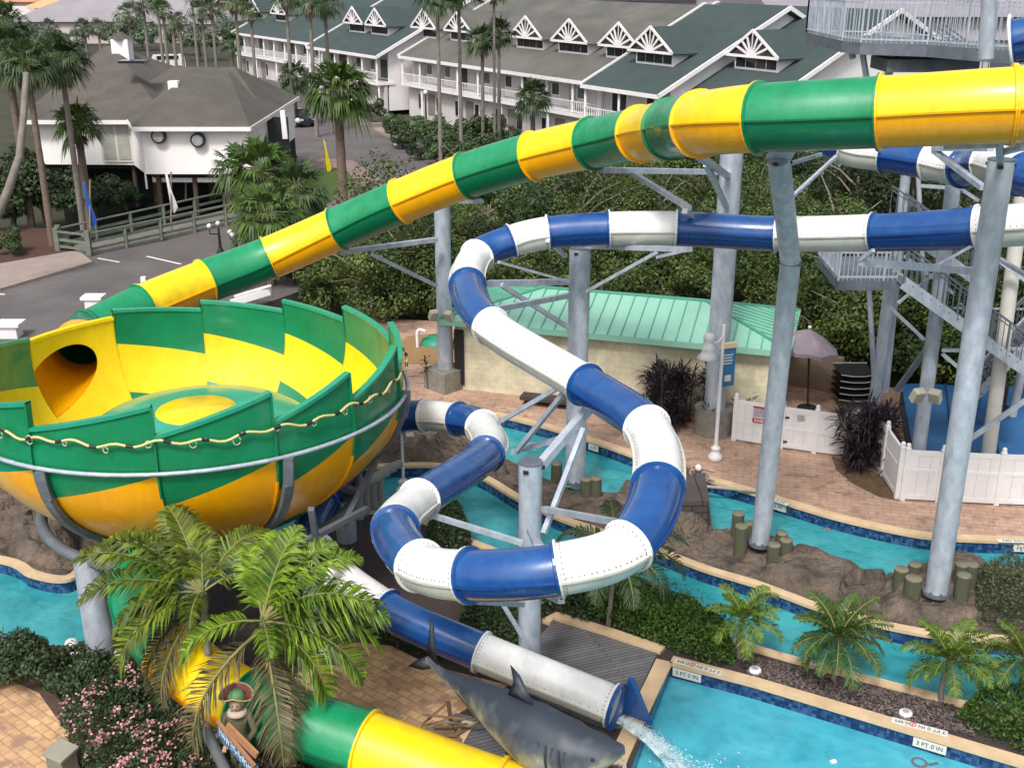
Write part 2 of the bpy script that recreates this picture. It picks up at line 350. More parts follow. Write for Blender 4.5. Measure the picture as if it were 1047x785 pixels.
# LAND pieces in the pool area : prisms with tiled sides
NB = [(385, 428), (440, 425), (500, 425), (545, 434), (580, 444), (620, 457), (650, 468), (690, 483), (725, 492), (760, 502), (800, 514), (850, 529), (900, 541), (950, 550), (1000, 553), (1100, 556), (1300, 560)]
def smooth2(L, per=5): return [(p.x, p.y) for p in spline([(x, y, 0) for x, y in L], per)]
nb = smooth2(NB)
def land(name, pl, m, z=0.0):
    b = MB(); b.prism(gp(pl), -.6, z, 0, 1); return struct(b.build(name, [m, TILE]))
def coping(name, line, wdt=.34, flip=1, z=0.0, th=.05):
    P = [G(x, y, z) for x, y in line]; b = MB(); vs = []
    for i, p in enumerate(P):
        t = (P[min(i+1, len(P)-1)]-P[max(i-1, 0)]).normalized(); nrm = Vector((-t.y, t.x, 0))*flip
        o = p-nrm*.05; q = p+nrm*wdt
        vs += [Vector((o.x, o.y, z-.03)), Vector((o.x, o.y, z+th)), Vector((q.x, q.y, z+th)), Vector((q.x, q.y, z-.03))]
    k = len(P)
    fs = [(4*i+j, 4*i+(j+1) % 4, 4*i+4+(j+1) % 4, 4*i+4+j) for i in range(k-1) for j in range(4)]
    b.add(vs, fs); b.add(vs[:4], [(0, 1, 2, 3)]); b.add(vs[-4:], [(3, 2, 1, 0)])
    return struct(b.build(name, COPING))
land('pool_deck', nb+[(1500, 440), (1000, 402), (880, 394), (800, 388), (760, 345), (385, 325), (300, 330), (300, 415)], PAVER)
coping('deck_coping', nb, .26)
# rock island between the two arms of the river
IU = [(380, 452), (430, 452), (480, 455), (520, 470), (545, 483), (575, 497), (600, 503), (632, 503), (640, 490), (722, 492), (728, 540), (760, 550), (800, 558), (850, 578), (880, 590), (912, 588), (940, 575), (990, 574), (1060, 580), (1200, 585)]
IL = [(330, 482), (390, 478), (443, 477), (480, 484), (500, 493), (521, 506), (545, 519), (580, 534), (620, 547), (665, 562), (720, 583), (770, 598), (805, 611), (835, 622), (868, 630), (900, 640), (960, 651), (1035, 656), (1200, 662)]
il = smooth2(IL)
land('river_island', il+IU[::-1], ROCK)
coping('island_coping', il, .20)
# central strip with planting, between river and main pool
SU = [(400, 520), (440, 535), (480, 552), (510, 564), (560, 585), (620, 606), (680, 630), (757, 657), (821, 676), (871, 689), (975, 716), (1060, 738), (1250, 790)]
SL = [(1300, 858), (1047, 783), (930, 748), (860, 727), (770, 700), (685, 678)]
su = smooth2(SU)
land('planting_strip', su+SL+[(640, 800), (560, 1000), (-300, 1000), (-300, 640), (0, 655), (60, 660), (150, 640), (230, 590), (330, 540)], MULCH)
coping('strip_coping', su, .18, -1)
coping('pool_coping', SL[::-1], .24)
coping('pool_end_coping', [(612, 850), (640, 775), (663, 725), (685, 678)], .30)
b = MB(); b.prism(gp([(560, 1000), (640, 800), (685, 678), (1300, 858), (1500, 1300)], -.4), -.55, -.33); struct(b.build('swimming_pool_water', WATER))
# left bank of the river with rock wall
LB = [(-120, 560), (0, 574), (30, 588), (60, 594), (80, 588), (110, 560), (200, 525), (300, 500), (340, 485)]
lb = smooth2(LB)
land('left_bank', lb+[(330, 440), (150, 440), (-120, 470)], ROCK)
coping('left_bank_coping', lb, .2)
# boards and paving in front
b = MB(); b.prism(gp([(567, 634), (672, 667), (636, 745), (610, 742), (520, 700), (520, 680)], .012), -.1, .012); struct(b.build('board_deck', PLANK))
b = MB(); b.prism(gp([(465, 728), (540, 745), (640, 800), (600, 860), (430, 860), (440, 770)], .012), -.1, .012); struct(b.build('lower_board_deck', PLANK))
coping('deck_edge_coping', [(560, 638), (567, 632), (620, 648), (676, 667)], .22, 1, .02)
coping('lower_deck_edge', [(476, 738), (462, 762), (440, 800)], .2, 1, .02)
b = MB(); b.prism(gp([(350, 655), (400, 660), (440, 680), (520, 700), (470, 728), (452, 790), (330, 900), (250, 900), (330, 760), (300, 690)], .008), -.1, .008); struct(b.build('brick_path', PAVER2))
b = MB(); b.prism(gp([(-200, 640), (0, 684), (40, 700), (70, 735), (70, 760), (140, 900), (-200, 900)], .02), -.1, .02); struct(b.build('stone_path', PAVER2))
b = MB(); b.prism(gp([(-200, 628), (0, 668), (48, 690), (72, 735), (66, 745), (40, 708), (0, 690), (-200, 650)], .028), -.1, .028); struct(b.build('path_edging', mat('red_brown_edging', (.11, .065, .05), .85, (.07, .045, .035), 4, 6)))
b = MB(); b.prism(gp([(850, 466), (905, 486), (922, 512), (900, 508), (872, 494), (855, 480)], .012), -.1, .012); struct(b.build('plant_bed', SOIL))
b = MB(); b.prism(gp([(405, 372), (402, 352), (420, 343), (455, 340), (470, 352), (462, 372)], .012), -.1, .012); struct(b.build('gravel_bed', mat('orange_gravel', (.36, .22, .10), .95, (.25, .14, .06), 12, 6, bump=.5)))

# ---- sculpted rocks
def rock(name, pl, z0, z1, label, wob=.25, seed=0, res=.11):
    """terrain-like rock body filling the outline, higher in the middle"""
    P = gp(pl); xs = [p.x for p in P]; ys = [p.y for p in P]
    n = len(P)
    def inside(x, y):
        c = False; j = n-1
        for i in range(n):
            if (P[i].y > y) != (P[j].y > y) and x < (P[j].x-P[i].x)*(y-P[i].y)/(P[j].y-P[i].y)+P[i].x: c = not c
            j = i
        return c
    def dist(x, y):
        dm = 9; q = Vector((x, y))
        for i in range(n):
            a = P[i]; c = P[(i+1) % n]; e = c-a; t = max(0, min(1, (q-a).dot(e)/max(e.length_squared, 1e-9))); dm = min(dm, (a+e*t-q).length)
        return dm
    x0, x1, y0, y1 = min(xs)-.3, max(xs)+.3, min(ys)-.3, max(ys)+.3
    nx = int((x1-x0)/res)+1; ny = int((y1-y0)/res)+1; idx = {}; b = MB(); vs = []; fs = []
    for i in range(nx):
        for j in range(ny):
            x = x0+i*res; y = y0+j*res; d = dist(x, y)*(1 if inside(x, y) else -1)
            if d > -res*1.5:
                t = max(0, min(1, (d+.05)/.38)); t = t**.5
                q = Vector((x*.55, y*.8, seed)); wv = Vector((.25*noise.noise(q*2.3), .25*noise.noise(q*2.3+Vector((9, 0, 0))), 0))
                dd, pts_v = noise.voronoi(q+wv); cid = noise.cell(pts_v[0]*7.3+Vector((.5, .5, .5))); edge = min(1, (dd[1]-dd[0])*3.2)
                d2, p2 = noise.voronoi(q*2.3+wv*2); e2 = min(1, (d2[1]-d2[0])*2.5); h3 = noise.fractal(Vector((x*2.6, y*2.6, seed+7)), .8, 2.3, 3)
                z = z0+(z1-z0)*t*(.45+.62*cid+.28*edge**.5+.14*e2**.5*noise.cell(p2[0]*5.1)+.12*h3) if d > 0 else z0
                idx[i, j] = len(vs); vs.append((x+wob*.25*noise.noise(Vector((x*2, y*2, 3))), y+wob*.25*noise.noise(Vector((x*2, y*2, 9))), z))
    for (i, j) in idx:
        k = [(i, j), (i+1, j), (i+1, j+1), (i, j+1)]
        if all(q in idx for q in k): fs.append(tuple(idx[q] for q in k))
    b.add(vs, fs, 0, True); o = b.build('rock_formation', ROCK)
    return tag(o, label, 'rock')
rock('r', [(735, 545), (760, 548), (800, 556), (850, 574), (880, 588), (905, 588), (902, 632), (870, 624), (835, 612), (790, 596), (720, 574), (672, 556), (690, 545)], -.05, .42, 'long low brown sculpted rock on island around the kinked column foot', seed=1)
rock('r', [(905, 588), (935, 578), (985, 577), (1015, 590), (1003, 638), (960, 642), (925, 636), (900, 630)], -.05, .48, 'stepped brown rock mound around foot of the front right column', seed=2.2)
rock('r', [(510, 480), (545, 487), (580, 498), (632, 506), (640, 500), (725, 545), (690, 558), (640, 545), (580, 524), (540, 508), (505, 488)], -.05, .7, 'brown rock mound behind blue and white loop', seed=4.1)
rock('r', [(380, 452), (430, 452), (480, 458), (505, 474), (495, 486), (443, 472), (380, 474)], -.05, 1.0, 'dark rock wall beneath the bell lamp and small tube', seed=6.3)
rock('r', [(-60, 505), (75, 520), (78, 568), (60, 580), (30, 573), (0, 560), (-60, 550)], -.05, .8, 'brown rock bank under the left edge of the big bowl', seed=8.3)
b = MB()
for z_ in (0, .36, .72):
    p4 = [G(636, 545, z_), G(722, 545, z_), G(722, 492, z_), G(640, 490, z_)]
x = 0
c0 = G(668, 546, 0); c1 = G(723, 545, 0)
b.prism([c0.xy, c1.xy, (c1.x+.15, c1.y+1.6), (c0.x-.3, c0.y+1.5)], -.3, .95)
o = b.build('waterfall_block', brickmat('dark_stacked_stone', (.055, .048, .05), (.075, .06, .055), (.02, .018, .018), .55, .2, .02, .8, swap=True), bevel=.05)
tag(o, 'dark stacked stone wall block right of the blue white loop', 'stone wall')
# ================================================================== TUBE SLIDES
def make_slide(root, knots, RR_, cols, mats, bolts=False, flange=.07, per=9, seg=28, start=0):
    """knots: 3D points at section joints; each pair of joints is one tube_section part"""
    S = spline(knots, per); side_prev = None; fr = []; Rk = RR_ if isinstance(RR_, list) else [RR_]*len(knots)
    def rad_at(i):
        f = i/per; k = min(len(Rk)-2, int(f)); return Rk[k]+(Rk[k+1]-Rk[k])*(f-k)
    for i, p in enumerate(S):
        t = (S[min(i+1, len(S)-1)]-S[max(i-1, 0)]).normalized()
        sd_ = t.cross(Vector((0, 0, 1)))
        if sd_.length < .25 and side_prev is not None: sd_ = side_prev-t*side_prev.dot(t)
        sd_.normalize(); side_prev = sd_; fr.append((p, t, sd_, sd_.cross(t)))
    secs = []
    for s in range(len(knots)-1):
        c = cols[s]; b = MB(); fs_ = fr[s*per:(s+1)*per+1]; vs = []
        for qi, (p, t, a, u) in enumerate(fs_):
            Rr = rad_at(s*per+qi)
            for j in range(seg):
                an = 2*PI*j/seg; vs.append(p+(a*math.cos(an)+u*math.sin(an))*Rr)
        for i in range(len(fs_)-1):
            for j in range(seg):
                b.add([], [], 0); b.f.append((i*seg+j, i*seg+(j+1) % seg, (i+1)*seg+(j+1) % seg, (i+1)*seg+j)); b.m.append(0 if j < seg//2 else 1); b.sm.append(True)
        b.v = [tuple(v) for v in vs]
        # flange rings at both ends
        for e, sg in ((0, 1), (-1, -1)):
            p, t, a, u = fs_[e]; Rr = rad_at(s*per+(0 if e == 0 else per)); pr = [(Rr-.005, .0), (Rr+flange, .0), (Rr+flange, .035), (Rr-.005, .05)]; rv = []
            for rr, dz in pr:
                for j in range(seg):
                    an = 2*PI*j/seg; rv.append(p+t*sg*(dz+.002)+(a*math.cos(an)+u*math.sin(an))*rr)
            for k in range(3):
                o = len(b.v)
                if k == 0: b.v.extend([tuple(v) for v in rv]); base = o
                for j in range(seg):
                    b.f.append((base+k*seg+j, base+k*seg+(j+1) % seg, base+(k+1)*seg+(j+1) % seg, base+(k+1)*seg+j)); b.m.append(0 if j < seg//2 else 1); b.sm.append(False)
        # longitudinal seam lips on both sides
        for sg in (1, -1):
            L = [p+a*sg*(Rr+.02) for p, t, a, u in fs_]
            for q0, q1 in zip(L[:-1], L[1:]): b.beam(q0, q1, .05, .035, 1)
        if bolts and c == 'w':
            for e, sg in ((0, 1), (-1, -1)):
                p, t, a, u = fs_[e]; Rr = rad_at(s*per+(0 if e == 0 else per))
                for j in range(30):
                    an = 2*PI*(j+.5)/30; nrm = a*math.cos(an)+u*math.sin(an)
                    b.box(p+t*sg*.09+nrm*(Rr+.003), (.016, .016, .016), mi=2)
            for i in range(0, len(fs_)-1):
                for h in (0, .5):
                    p = fs_[i][0].lerp(fs_[i+1][0], h); a = fs_[i][2]; u = fs_[i][3]
                    for sg in (1, -1): b.box(p+a*sg*(Rr-.006)+u*.06*1, (.016, .016, .016), mi=2)
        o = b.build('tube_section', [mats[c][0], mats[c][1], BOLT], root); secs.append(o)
        o['label'] = {'y': 'yellow tube section', 'g': 'green tube section', 'b': 'blue tube section', 'w': 'white tube section'}[c]
    return fr
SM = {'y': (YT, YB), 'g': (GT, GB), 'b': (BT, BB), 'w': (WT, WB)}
# --- big green and yellow slide
K = [(1180, 101, 19.3), (1036, 107.5, 19.6), (900, 115, 20.6), (777, 121, 21.6), (716, 127, 23.2), (686, 132, 25.4), (655, 137, 27.6), (605, 147, 29.4), (545, 160, 30.9), (477, 180, 32.2), (410, 206, 33.3), (345, 234, 34.2), (275, 264, 34.4), (210, 288, 33.6), (146, 314, 32.2), (92, 341, 30.9)]
kn = [D(*k) for k in K]
HOLE = Vector((-11.25, 26.4, 4.28)); HAX = Vector((-.10, .98, .14)).normalized()
big = thing('tube_slide', G(1036, 700), 'large green and yellow banded tube slide descending from the tower to the bowl', 'water slide')
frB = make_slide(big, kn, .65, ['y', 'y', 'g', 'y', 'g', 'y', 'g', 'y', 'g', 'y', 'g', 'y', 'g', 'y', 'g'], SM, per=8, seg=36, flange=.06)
# --- blue and white slide
K = [(800, 118, 30.5), (862, 150, 30.0), (905, 158, 29.4), (950, 165, 28.6), (985, 172, 27.6), (1012, 167, 26.2), (1045, 178, 24.8), (1088, 198, 23.8), (1088, 223, 23.8), (999, 233, 24.8), (893, 238, 26.3), (793, 239, 27.5), (692, 234, 27.9), (622, 234, 28.0), (561, 238, 28.0), (522, 247, 28.0), (488, 262, 27.6), (478, 291, 25.9), (501, 333, 23.8), (598, 393, 21.6), (661, 437, 19.6), (673, 495, 17.9), (643, 557, 16.7), (570, 582, 16.3), (480, 588, 16.8), (429, 578, 17.9), (404, 540, 19.8), (429, 511, 21.6), (497, 464, 25.0), (493, 436, 27.0), (468, 428, 27.9), (433, 425, 28.5), (404, 429, 28.6)]
kn = [D(*k) for k in K]+[G(368, 462, 2.5), G(330, 515, 2.15), G(322, 562, 1.9), G(394, 622, 1.5), G(492, 666, 1.15), G(627, 721, .78)]
cb = ['b', 'w', 'b', 'w', 'b', 'w', 'b', 'w', 'w', 'b', 'w', 'b', 'w', 'b', 'w', 'b', 'w', 'b', 'w', 'b', 'w', 'b', 'w', 'b', 'w', 'b', 'w', 'b', 'w', 'b', 'w', 'b', 'w', 'b', 'b', 'w', 'b', 'w']
bw = thing('tube_slide', G(560, 760), 'blue and white banded tube slide looping down to the pool beside the shark', 'water slide')
RW = [.45]*9+[.47, .435, .425, .43, .42, .405, .40, .395, .385]; RW += [.385]*(len(kn)-len(RW))
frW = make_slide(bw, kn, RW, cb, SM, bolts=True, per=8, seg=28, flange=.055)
# flared blue exit shroud
p, t, a, u = frW[-1]; b = MB()
prof = [(.0, .41), (.06, .46), (.10, .46)]
vs = []
for dz, rr in prof:
    for j in range(28):
        an = 2*PI*j/28; vs.append(p+t*dz+(a*math.cos(an)+u*math.sin(an))*rr)
b.add(vs, [(i*28+j, i*28+(j+1) % 28, (i+1)*28+(j+1) % 28, (i+1)*28+j) for i in range(2) for j in range(28)], 0, True)
b.build('end_ring', [BT], bw)
b = MB()
q0 = p+t*.1
for sg in (-1,):
    A_ = q0-t*.02+a*sg*.42+u*.42; B_ = q0+a*sg*.44-u*.45; C_ = q0+t*.62+a*sg*.46-u*.45; D_ = q0+t*.08+a*sg*.46+u*.42
    b.add([A_, B_, C_, D_, A_+a*sg*.03, B_+a*sg*.03, C_+a*sg*.03, D_+a*sg*.03], [(0, 1, 2, 3), (7, 6, 5, 4), (0, 3, 7, 4), (3, 2, 6, 7), (2, 1, 5, 6), (1, 0, 4, 5)])

b.build('splash_guard', BT, bw)
# --- second tube mouth at the top right
tt = thing('tube_slide', G(1080, 600), 'blue tube mouth with white rim at the top right stair landing', 'water slide')
kk = [D(1120, 30, 26.5), D(1075, 36, 26.8), D(1036, 43, 27.2)]
frT = make_slide(tt, kk, .52, ['b', 'b'], SM, per=5, seg=24, flange=.05)
p, t, a, u = frT[-1]; b = MB(); vs = []
for dz, rr in ((0, .5), (0, .66), (.06, .66), (.06, .5)):
    for j in range(28):
        an = 2*PI*j/28; vs.append(p+t*dz+(a*math.cos(an)+u*math.sin(an))*rr)
b.add(vs, [(i*28+j, i*28+(j+1) % 28, (i+1)*28+(j+1) % 28, (i+1)*28+j) for i in range(3) for j in range(28)], 0, True); b.build('rim', WT, tt)
# --- lower green/yellow run out of the bowl
K = [(210, 520, 2.6), (160, 555, 2.3), (145, 610, 2.0), (178, 668, 1.7), (250, 718, 1.4), (374, 762, 1.15), (510, 812, .9), (640, 850, .8)]
low = thing('tube_slide', G(300, 760), 'green and yellow tube running out under the bowl behind the palms', 'water slide')
make_slide(low, [G(*k) for k in K], .60, ['g', 'g', 'g', 'y', 'g', 'y', 'y'], SM, per=9, seg=28, flange=.06)
# ================================================================== BOWL
CX, CY = -7.3, 24.15; RB = 4.75; ZR = 5.45
YBW = mat('bowl_yellow_gelcoat', (.98, .66, .0), .5, (.93, .58, .0), 1.2)
bowl = thing('slide_bowl', (CX, CY, 2.0), 'huge green and yellow open slide bowl with a jagged sawtooth rim', 'water slide bowl')
SEAM = [R_(v) for v in (7, 34, 57, 84, 112, 141, 165, 192, 219.5, 249, 276, 306, 336.4, 367)]; NP = 13; HP = 8
def TH(k, s=0): return SEAM[k % NP]+(SEAM[k % NP+1]-SEAM[k % NP])*s
def zl(th): return ZR+.06+.17*math.cos(th)
def amp(th): return .42+.17*math.cos(th)
def prof_r(z, off=0):
    # z from rim (ZR+.6) to bottom 2.45
    t = (ZR-z)/(ZR-2.5)
    if t < 0: return RB-.10*t*-1*0+RB*0+(-t)*-.12+off
    return RB*(1-.36*t**2.6)+.10*math.sin(min(t, 1)*PI)+off
def bp_(th, z, off=0):
    r = prof_r(z, off); return Vector((CX+r*math.sin(th), CY-r*math.cos(th), z))
ZBOT = 2.5
def shell(b, k, inner):
    n = 12; cache = {}; mid_ = TH(k, .5); A_ = amp(mid_); Z_ = zl(mid_)
    def vid(q):
        key = (round(q.x, 4), round(q.y, 4), round(q.z, 4))
        if key not in cache: cache[key] = len(b.v); b.v.append(tuple(q))
        return cache[key]
    off = -.07 if inner else 0
    for i in range(n):
        for (m_, f0, f1, nn) in (
            ((2, lambda s: Z_+A_*s, lambda s: Z_-1.20+.57*s, 3), (1, lambda s: Z_-1.20+.57*s, lambda s: Z_-2.32+.5*s, 5), (3, lambda s: Z_-2.32+.5*s, lambda s: ZBOT, 3)) if inner and k != HP else
            ((1, lambda s: Z_+.02, lambda s: ZBOT+.45, 10), (3, lambda s: ZBOT+.45, lambda s: ZBOT, 2)) if inner else
            ((2, lambda s: Z_+A_*s if k != HP else Z_+.02, lambda s: Z_-1.52+.72*s, 5), (0, lambda s: Z_-1.52+.72*s, lambda s: ZBOT, 7))):
            s0, s1 = i/n, (i+1)/n
            for j in range(nn):
                q = []
                for s, jj in ((s0, j), (s1, j), (s1, j+1), (s0, j+1)):
                    z = f0(s)+(f1(s)-f0(s))*jj/nn; q.append(bp_(TH(k, s), z, off))
                if inner: q.reverse()
                ids = [vid(w_) for w_ in q]
                if len(set(ids)) == 4: b.f.append(tuple(ids)); b.m.append(m_); b.sm.append(True)
    # rim lip
for k in range(NP):
    mid_ = TH(k, .5); A_ = amp(mid_); Z_ = zl(mid_); b = MB(); shell(b, k, False); shell(b, k, True)
    zt = (lambda s: Z_+A_*s) if k != HP else (lambda s: Z_+.02)
    n = 12
    for i in range(n):
        s0, s1 = i/n, (i+1)/n
        a0, a1 = bp_(TH(k, s0), zt(s0), .05), bp_(TH(k, s1), zt(s1), .05)
        c0, c1 = bp_(TH(k, s0), zt(s0), -.10), bp_(TH(k, s1), zt(s1), -.10)
        up = Vector((0, 0, .03)); dn = Vector((0, 0, -.05))
        mi = 4 if k != HP else 1
        b.add([a0+up, a1+up, c1+up, c0+up], [(0, 1, 2, 3)], mi); b.add([a0+dn, a1+dn, a1+up, a0+up], [(0, 1, 2, 3)], mi); b.add([c0+up, c1+up, c1+dn, c0+dn], [(0, 1, 2, 3)], mi)
    # end flange of the panel (vertical seam rib)
    th = TH(k, 1); L = []
    for i in range(15):
        z = zt(1)+(ZBOT-zt(1))*i/14; L.append((bp_(th, z, .055), bp_(th, z, -.08)))
    d = Vector((math.cos(th), math.sin(th), 0))*.02
    for (o0, i0), (o1, i1) in zip(L[:-1], L[1:]):
        mi = 2 if o0.z > ZR-1.05 else 0
        b.add([o0-d, o1-d, i1-d, i0-d], [(0, 1, 2, 3)], mi); b.add([o0+d, i0+d, i1+d, o1+d], [(0, 1, 2, 3)], mi); b.add([o0-d, o0+d, o1+d, o1-d], [(0, 1, 2, 3)], mi)
    o = b.build('wall_panel', [YB, YBW, GBO, GBO, GL], bowl)
    me = o.data
    if k == HP:
        bm = bmesh.new(); bm.from_mesh(me); bmesh.ops.remove_doubles(bm, verts=bm.verts, dist=.001); bm.to_mesh(me); bm.free()
        if True:
            # cut the round mouth where the tube comes in
            cut = MB(); c0 = HOLE; axis = HAX
            cut.tube([c0-axis*2.2, c0+axis*2.2], .66, 64)
            co = cut.build('cutter', YT); bm2 = bmesh.new(); bm2.from_mesh(co.data); bmesh.ops.remove_doubles(bm2, verts=bm2.verts, dist=.001); bmesh.ops.recalc_face_normals(bm2, faces=bm2.faces); bm2.to_mesh(co.data); bm2.free()
            md = o.modifiers.new('cut', 'BOOLEAN'); md.operation = 'DIFFERENCE'; md.object = co; md.solver = 'EXACT'; md.use_hole_tolerant = True
            bpy.context.view_layer.update(); dg = bpy.context.evaluated_depsgraph_get()
            ne = bpy.data.meshes.new_from_object(o.evaluated_get(dg)); o.modifiers.clear(); o.data = ne
            bpy.data.objects.remove(co)
            # tunnel liner joining tube to mouth
            pe = frB[-1][0]
            Pl = spline([frB[-9][0], pe, c0+axis*1.5, c0, c0-axis*1.6], 40)[36:]
            lb_ = MB(); lb_.tube(Pl, .665, 72, 0, caps=False)
            # trim liner faces that would poke into the bowl
            keepf = []; keepm = []; keeps = []
            for f in lb_.f:
                ctr = sum((Vector(lb_.v[i]) for i in f), Vector())/4; rr = math.hypot(ctr.x-CX, ctr.y-CY)
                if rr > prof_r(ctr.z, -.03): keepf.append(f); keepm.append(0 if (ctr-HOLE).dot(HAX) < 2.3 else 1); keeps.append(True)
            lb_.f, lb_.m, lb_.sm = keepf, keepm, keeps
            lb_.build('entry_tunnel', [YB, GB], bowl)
# floor, cone, hub disc
b = MB(); pr = [(prof_r(ZBOT, -.02), ZBOT), (3.1, 2.45), (3.02, 2.9), (2.85, 3.5), (2.6, 3.9), (2.3, 4.1), (1.6, 4.26), (.9, 4.33)]
b.lathe((CX, CY, 0), pr, 64, 0); b.build('cone_floor', [mat('cone_teal', (.03, .40, .25), .3, (.02, .30, .17), 1.4, 9, coat=.3)], bowl)
b = MB(); b.lathe((CX, CY, 0), [(.92, 4.31), (.90, 4.35), (.01, 4.37)], 48, 0); b.build('hub_disc', YT, bowl)
b = MB(); b.lathe((CX, CY, 0), [(prof_r(ZBOT, 0), ZBOT), (prof_r(ZBOT, .0)-.05, ZBOT-.08), (2.2, ZBOT-.35), (.6, ZBOT-.6)], 48, 0); b.build('underside', GALD, bowl)
# steel hoops and C ribs
b = MB(); b.tube([bp_(R_(252)+R_(324)*i/72, zl(R_(252)+R_(324)*i/72)-.72, .10) for i in range(73)], .045, 8); b.build('hoop_pipe', GALV, bowl)
b = MB(); b.tube([Vector((CX+3.62*math.sin(2*PI*i/72), CY-3.62*math.cos(2*PI*i/72), 2.2)) for i in range(73)], .13, 10); b.build('base_ring', GALD, bowl)
for k in range(NP):
    th = TH(k, .10)
    if k not in (12, 1, 3, 5, 7, 10): continue
    L = [bp_(th, ZR-.55-(ZR-.55-ZBOT)*i/12, .12) for i in range(13)]+[Vector((CX+3.75*math.sin(th), CY-3.75*math.cos(th), 2.3)), Vector((CX+3.2*math.sin(th), CY-3.2*math.cos(th), 2.1))]
    b = MB()
    for q0, q1 in zip(L[:-1], L[1:]): b.beam(q0, q1+(q1-q0)*.05, .2, .12)
    b.build('steel_rib', GALD, bowl)
# rope light draped round the rim
rope = MB(); L = []
for i in range(240):
    th = R_(252)+R_(324)*i/239
    L.append(bp_(th, zl(th)-.10+.045*math.sin(i*.9)+.03*math.sin(i*.37+1), .13))
rope.tube(L, .028, 6)
ro = rope.build('rope_light', mat('pale_yellow_rope', (.62, .52, .22), .5), None); tag(ro, 'pale yellow rope light tube strung round the rim of the bowl', 'rope light')
for i in range(0, 240, 7):
    th = R_(252)+R_(324)*i/239+.01; c = L[i]-Vector((0, 0, .03)); tg = Vector((math.cos(th), math.sin(th), 0)); rr = .05+.05*((i*13) % 5)/5; b = MB()
    b.tube([c+tg*rr*math.cos(2*PI*q/12)*.8+Vector((0, 0, rr*math.sin(2*PI*q/12)-.03*((i*7) % 3))) for q in range(12)], .011, 5)
    b.build('cable_loop', mat('pale_cable', (.6, .55, .38), .6), ro)
for i in range(3, 240, 6): b = MB(); b.tube([L[i-1].lerp(L[i], .4), L[min(i+1, 239)].lerp(L[i], .4)], .036, 6); b.build('clip', BLACK, ro)
# ================================================================== STEEL COLUMNS
def column(pts, r, label, arms=(), base=None, cap=True, m=GALV, joints=()):
    root = thing('support_column', pts[0], label, 'steel column')
    b = MB(); b.tube(pts, r, 20); b.build('shaft', m, root)
    if cap:
        p = Vector(pts[-1]); b = MB(); b.cyl(p, r*1.02, .03, 20); b.build('cap_plate', GALD, root)
        b = MB()
        for k in range(3): b.box(p+Vector((r*math.cos(k*2.1-2)*1.0, r*math.sin(k*2.1-2), -.1)), (.1, .1, .06))
        b.build('drain_notch', BLACK, root)
    if base:
        b = MB(); c = Vector(pts[0]); b.cyl(c-Vector((0, 0, .05)), base[0], base[1]+.05, 24 if base[2] == 'r' else 4); b.build('concrete_base', CONC, root, .02)
    elif base is None:
        b = MB(); c = Vector(pts[0]); b.cyl(c, r*1.25, .08, 20)
        for k in range(8): b.box(c+Vector((r*1.12*math.cos(k*PI/4), r*1.12*math.sin(k*PI/4), .1)), (.05, .05, .06))
        b.build('base_plate', GALD, root)
    for a in arms:
        b = MB(); p, q, w_ = a[:3]; b.beam(p, q, w_, w_*.9 if len(a) < 4 else a[3]); b.build('arm', m, root)
    for z in joints:
        b = MB(); c = Vector(pts[0]); b.cyl((c.x, c.y, z), r*1.04, .06, 20); b.build('weld_band', GALD, root)
    return root
A0 = G(957, 606, .35); A1 = Vector((A0.x, A0.y, 10.3))
column([A0, A1], .26, 'tall front right galvanised column rising from the stepped rock mound', [
    (A1-Vector((0, 0, .10)), D(1022, 148, 21.0), .13), (D(1022, 148, 20.6), D(965, 150, 21), .12), (D(1024, 156, 22), D(1047, 150, 20), .12),
    (D(1013, 152, 24), D(955, 152, 27), .14), (D(955, 154, 27), D(1005, 192, 24.6), .13),
    (D(995, 277, 24.5), D(880, 268, 23.0), .13, .15), (D(880, 266, 23), D(893, 256, 22.6), .08), (D(1000, 248, 24.5), D(950, 276, 25.5), .07), (D(1017, 262, 24.5), D(1060, 288, 23), .09)])
B0 = G(777, 556, .3); Bk = D(808, 270, 25.6); Bk.x = B0.x+.14; Bk.y = B0.y; B1 = D(796, 161, 22.6)
column([B0, Bk, B1], .235, 'kinked galvanised column standing on the island rock, bent at mid height', [
    (B1, D(800, 153, 21.6), .5, .1), (B1-Vector((0, 0, .2)), D(840, 158, 22.8), .08), (D(803, 259, 26.4), D(815, 257, 27.3), .12),
    (D(806, 205, 25.6), D(855, 160, 28.5), .08)])
_k = [o for o in bpy.data.objects if o.get('label', '').startswith('kinked')][0]
_b = MB(); _d1 = (Bk-B0).normalized(); _b.tube([Bk-_d1*.05, Bk+_d1*.05], .25, 20, smooth=False); _b.build('weld_band', GALD, _k)
C0 = G(729, 441, .0); C1 = Vector((C0.x, C0.y, 9.3))
column([C0, C1], .34, 'thick grey rear column on a round concrete footing beside the mint roofed building', [
    (D(733, 176, 33), D(615, 174, 30), .16), (D(738, 212, 33), D(650, 160+18, 30.5), .001), (D(744, 180, 32.8), D(715, 160, 25), .16), (D(743, 212, 33), D(722, 168, 28), .14),
    (D(737, 246, 33), D(700, 216, 26.5), .13), (D(705, 213, 26.5), D(648, 178, 30), .13)], base=(.62, .85, 'r'))
D0 = G(588, 492, .2); D1 = Vector((D0.x, D0.y, 6.98))
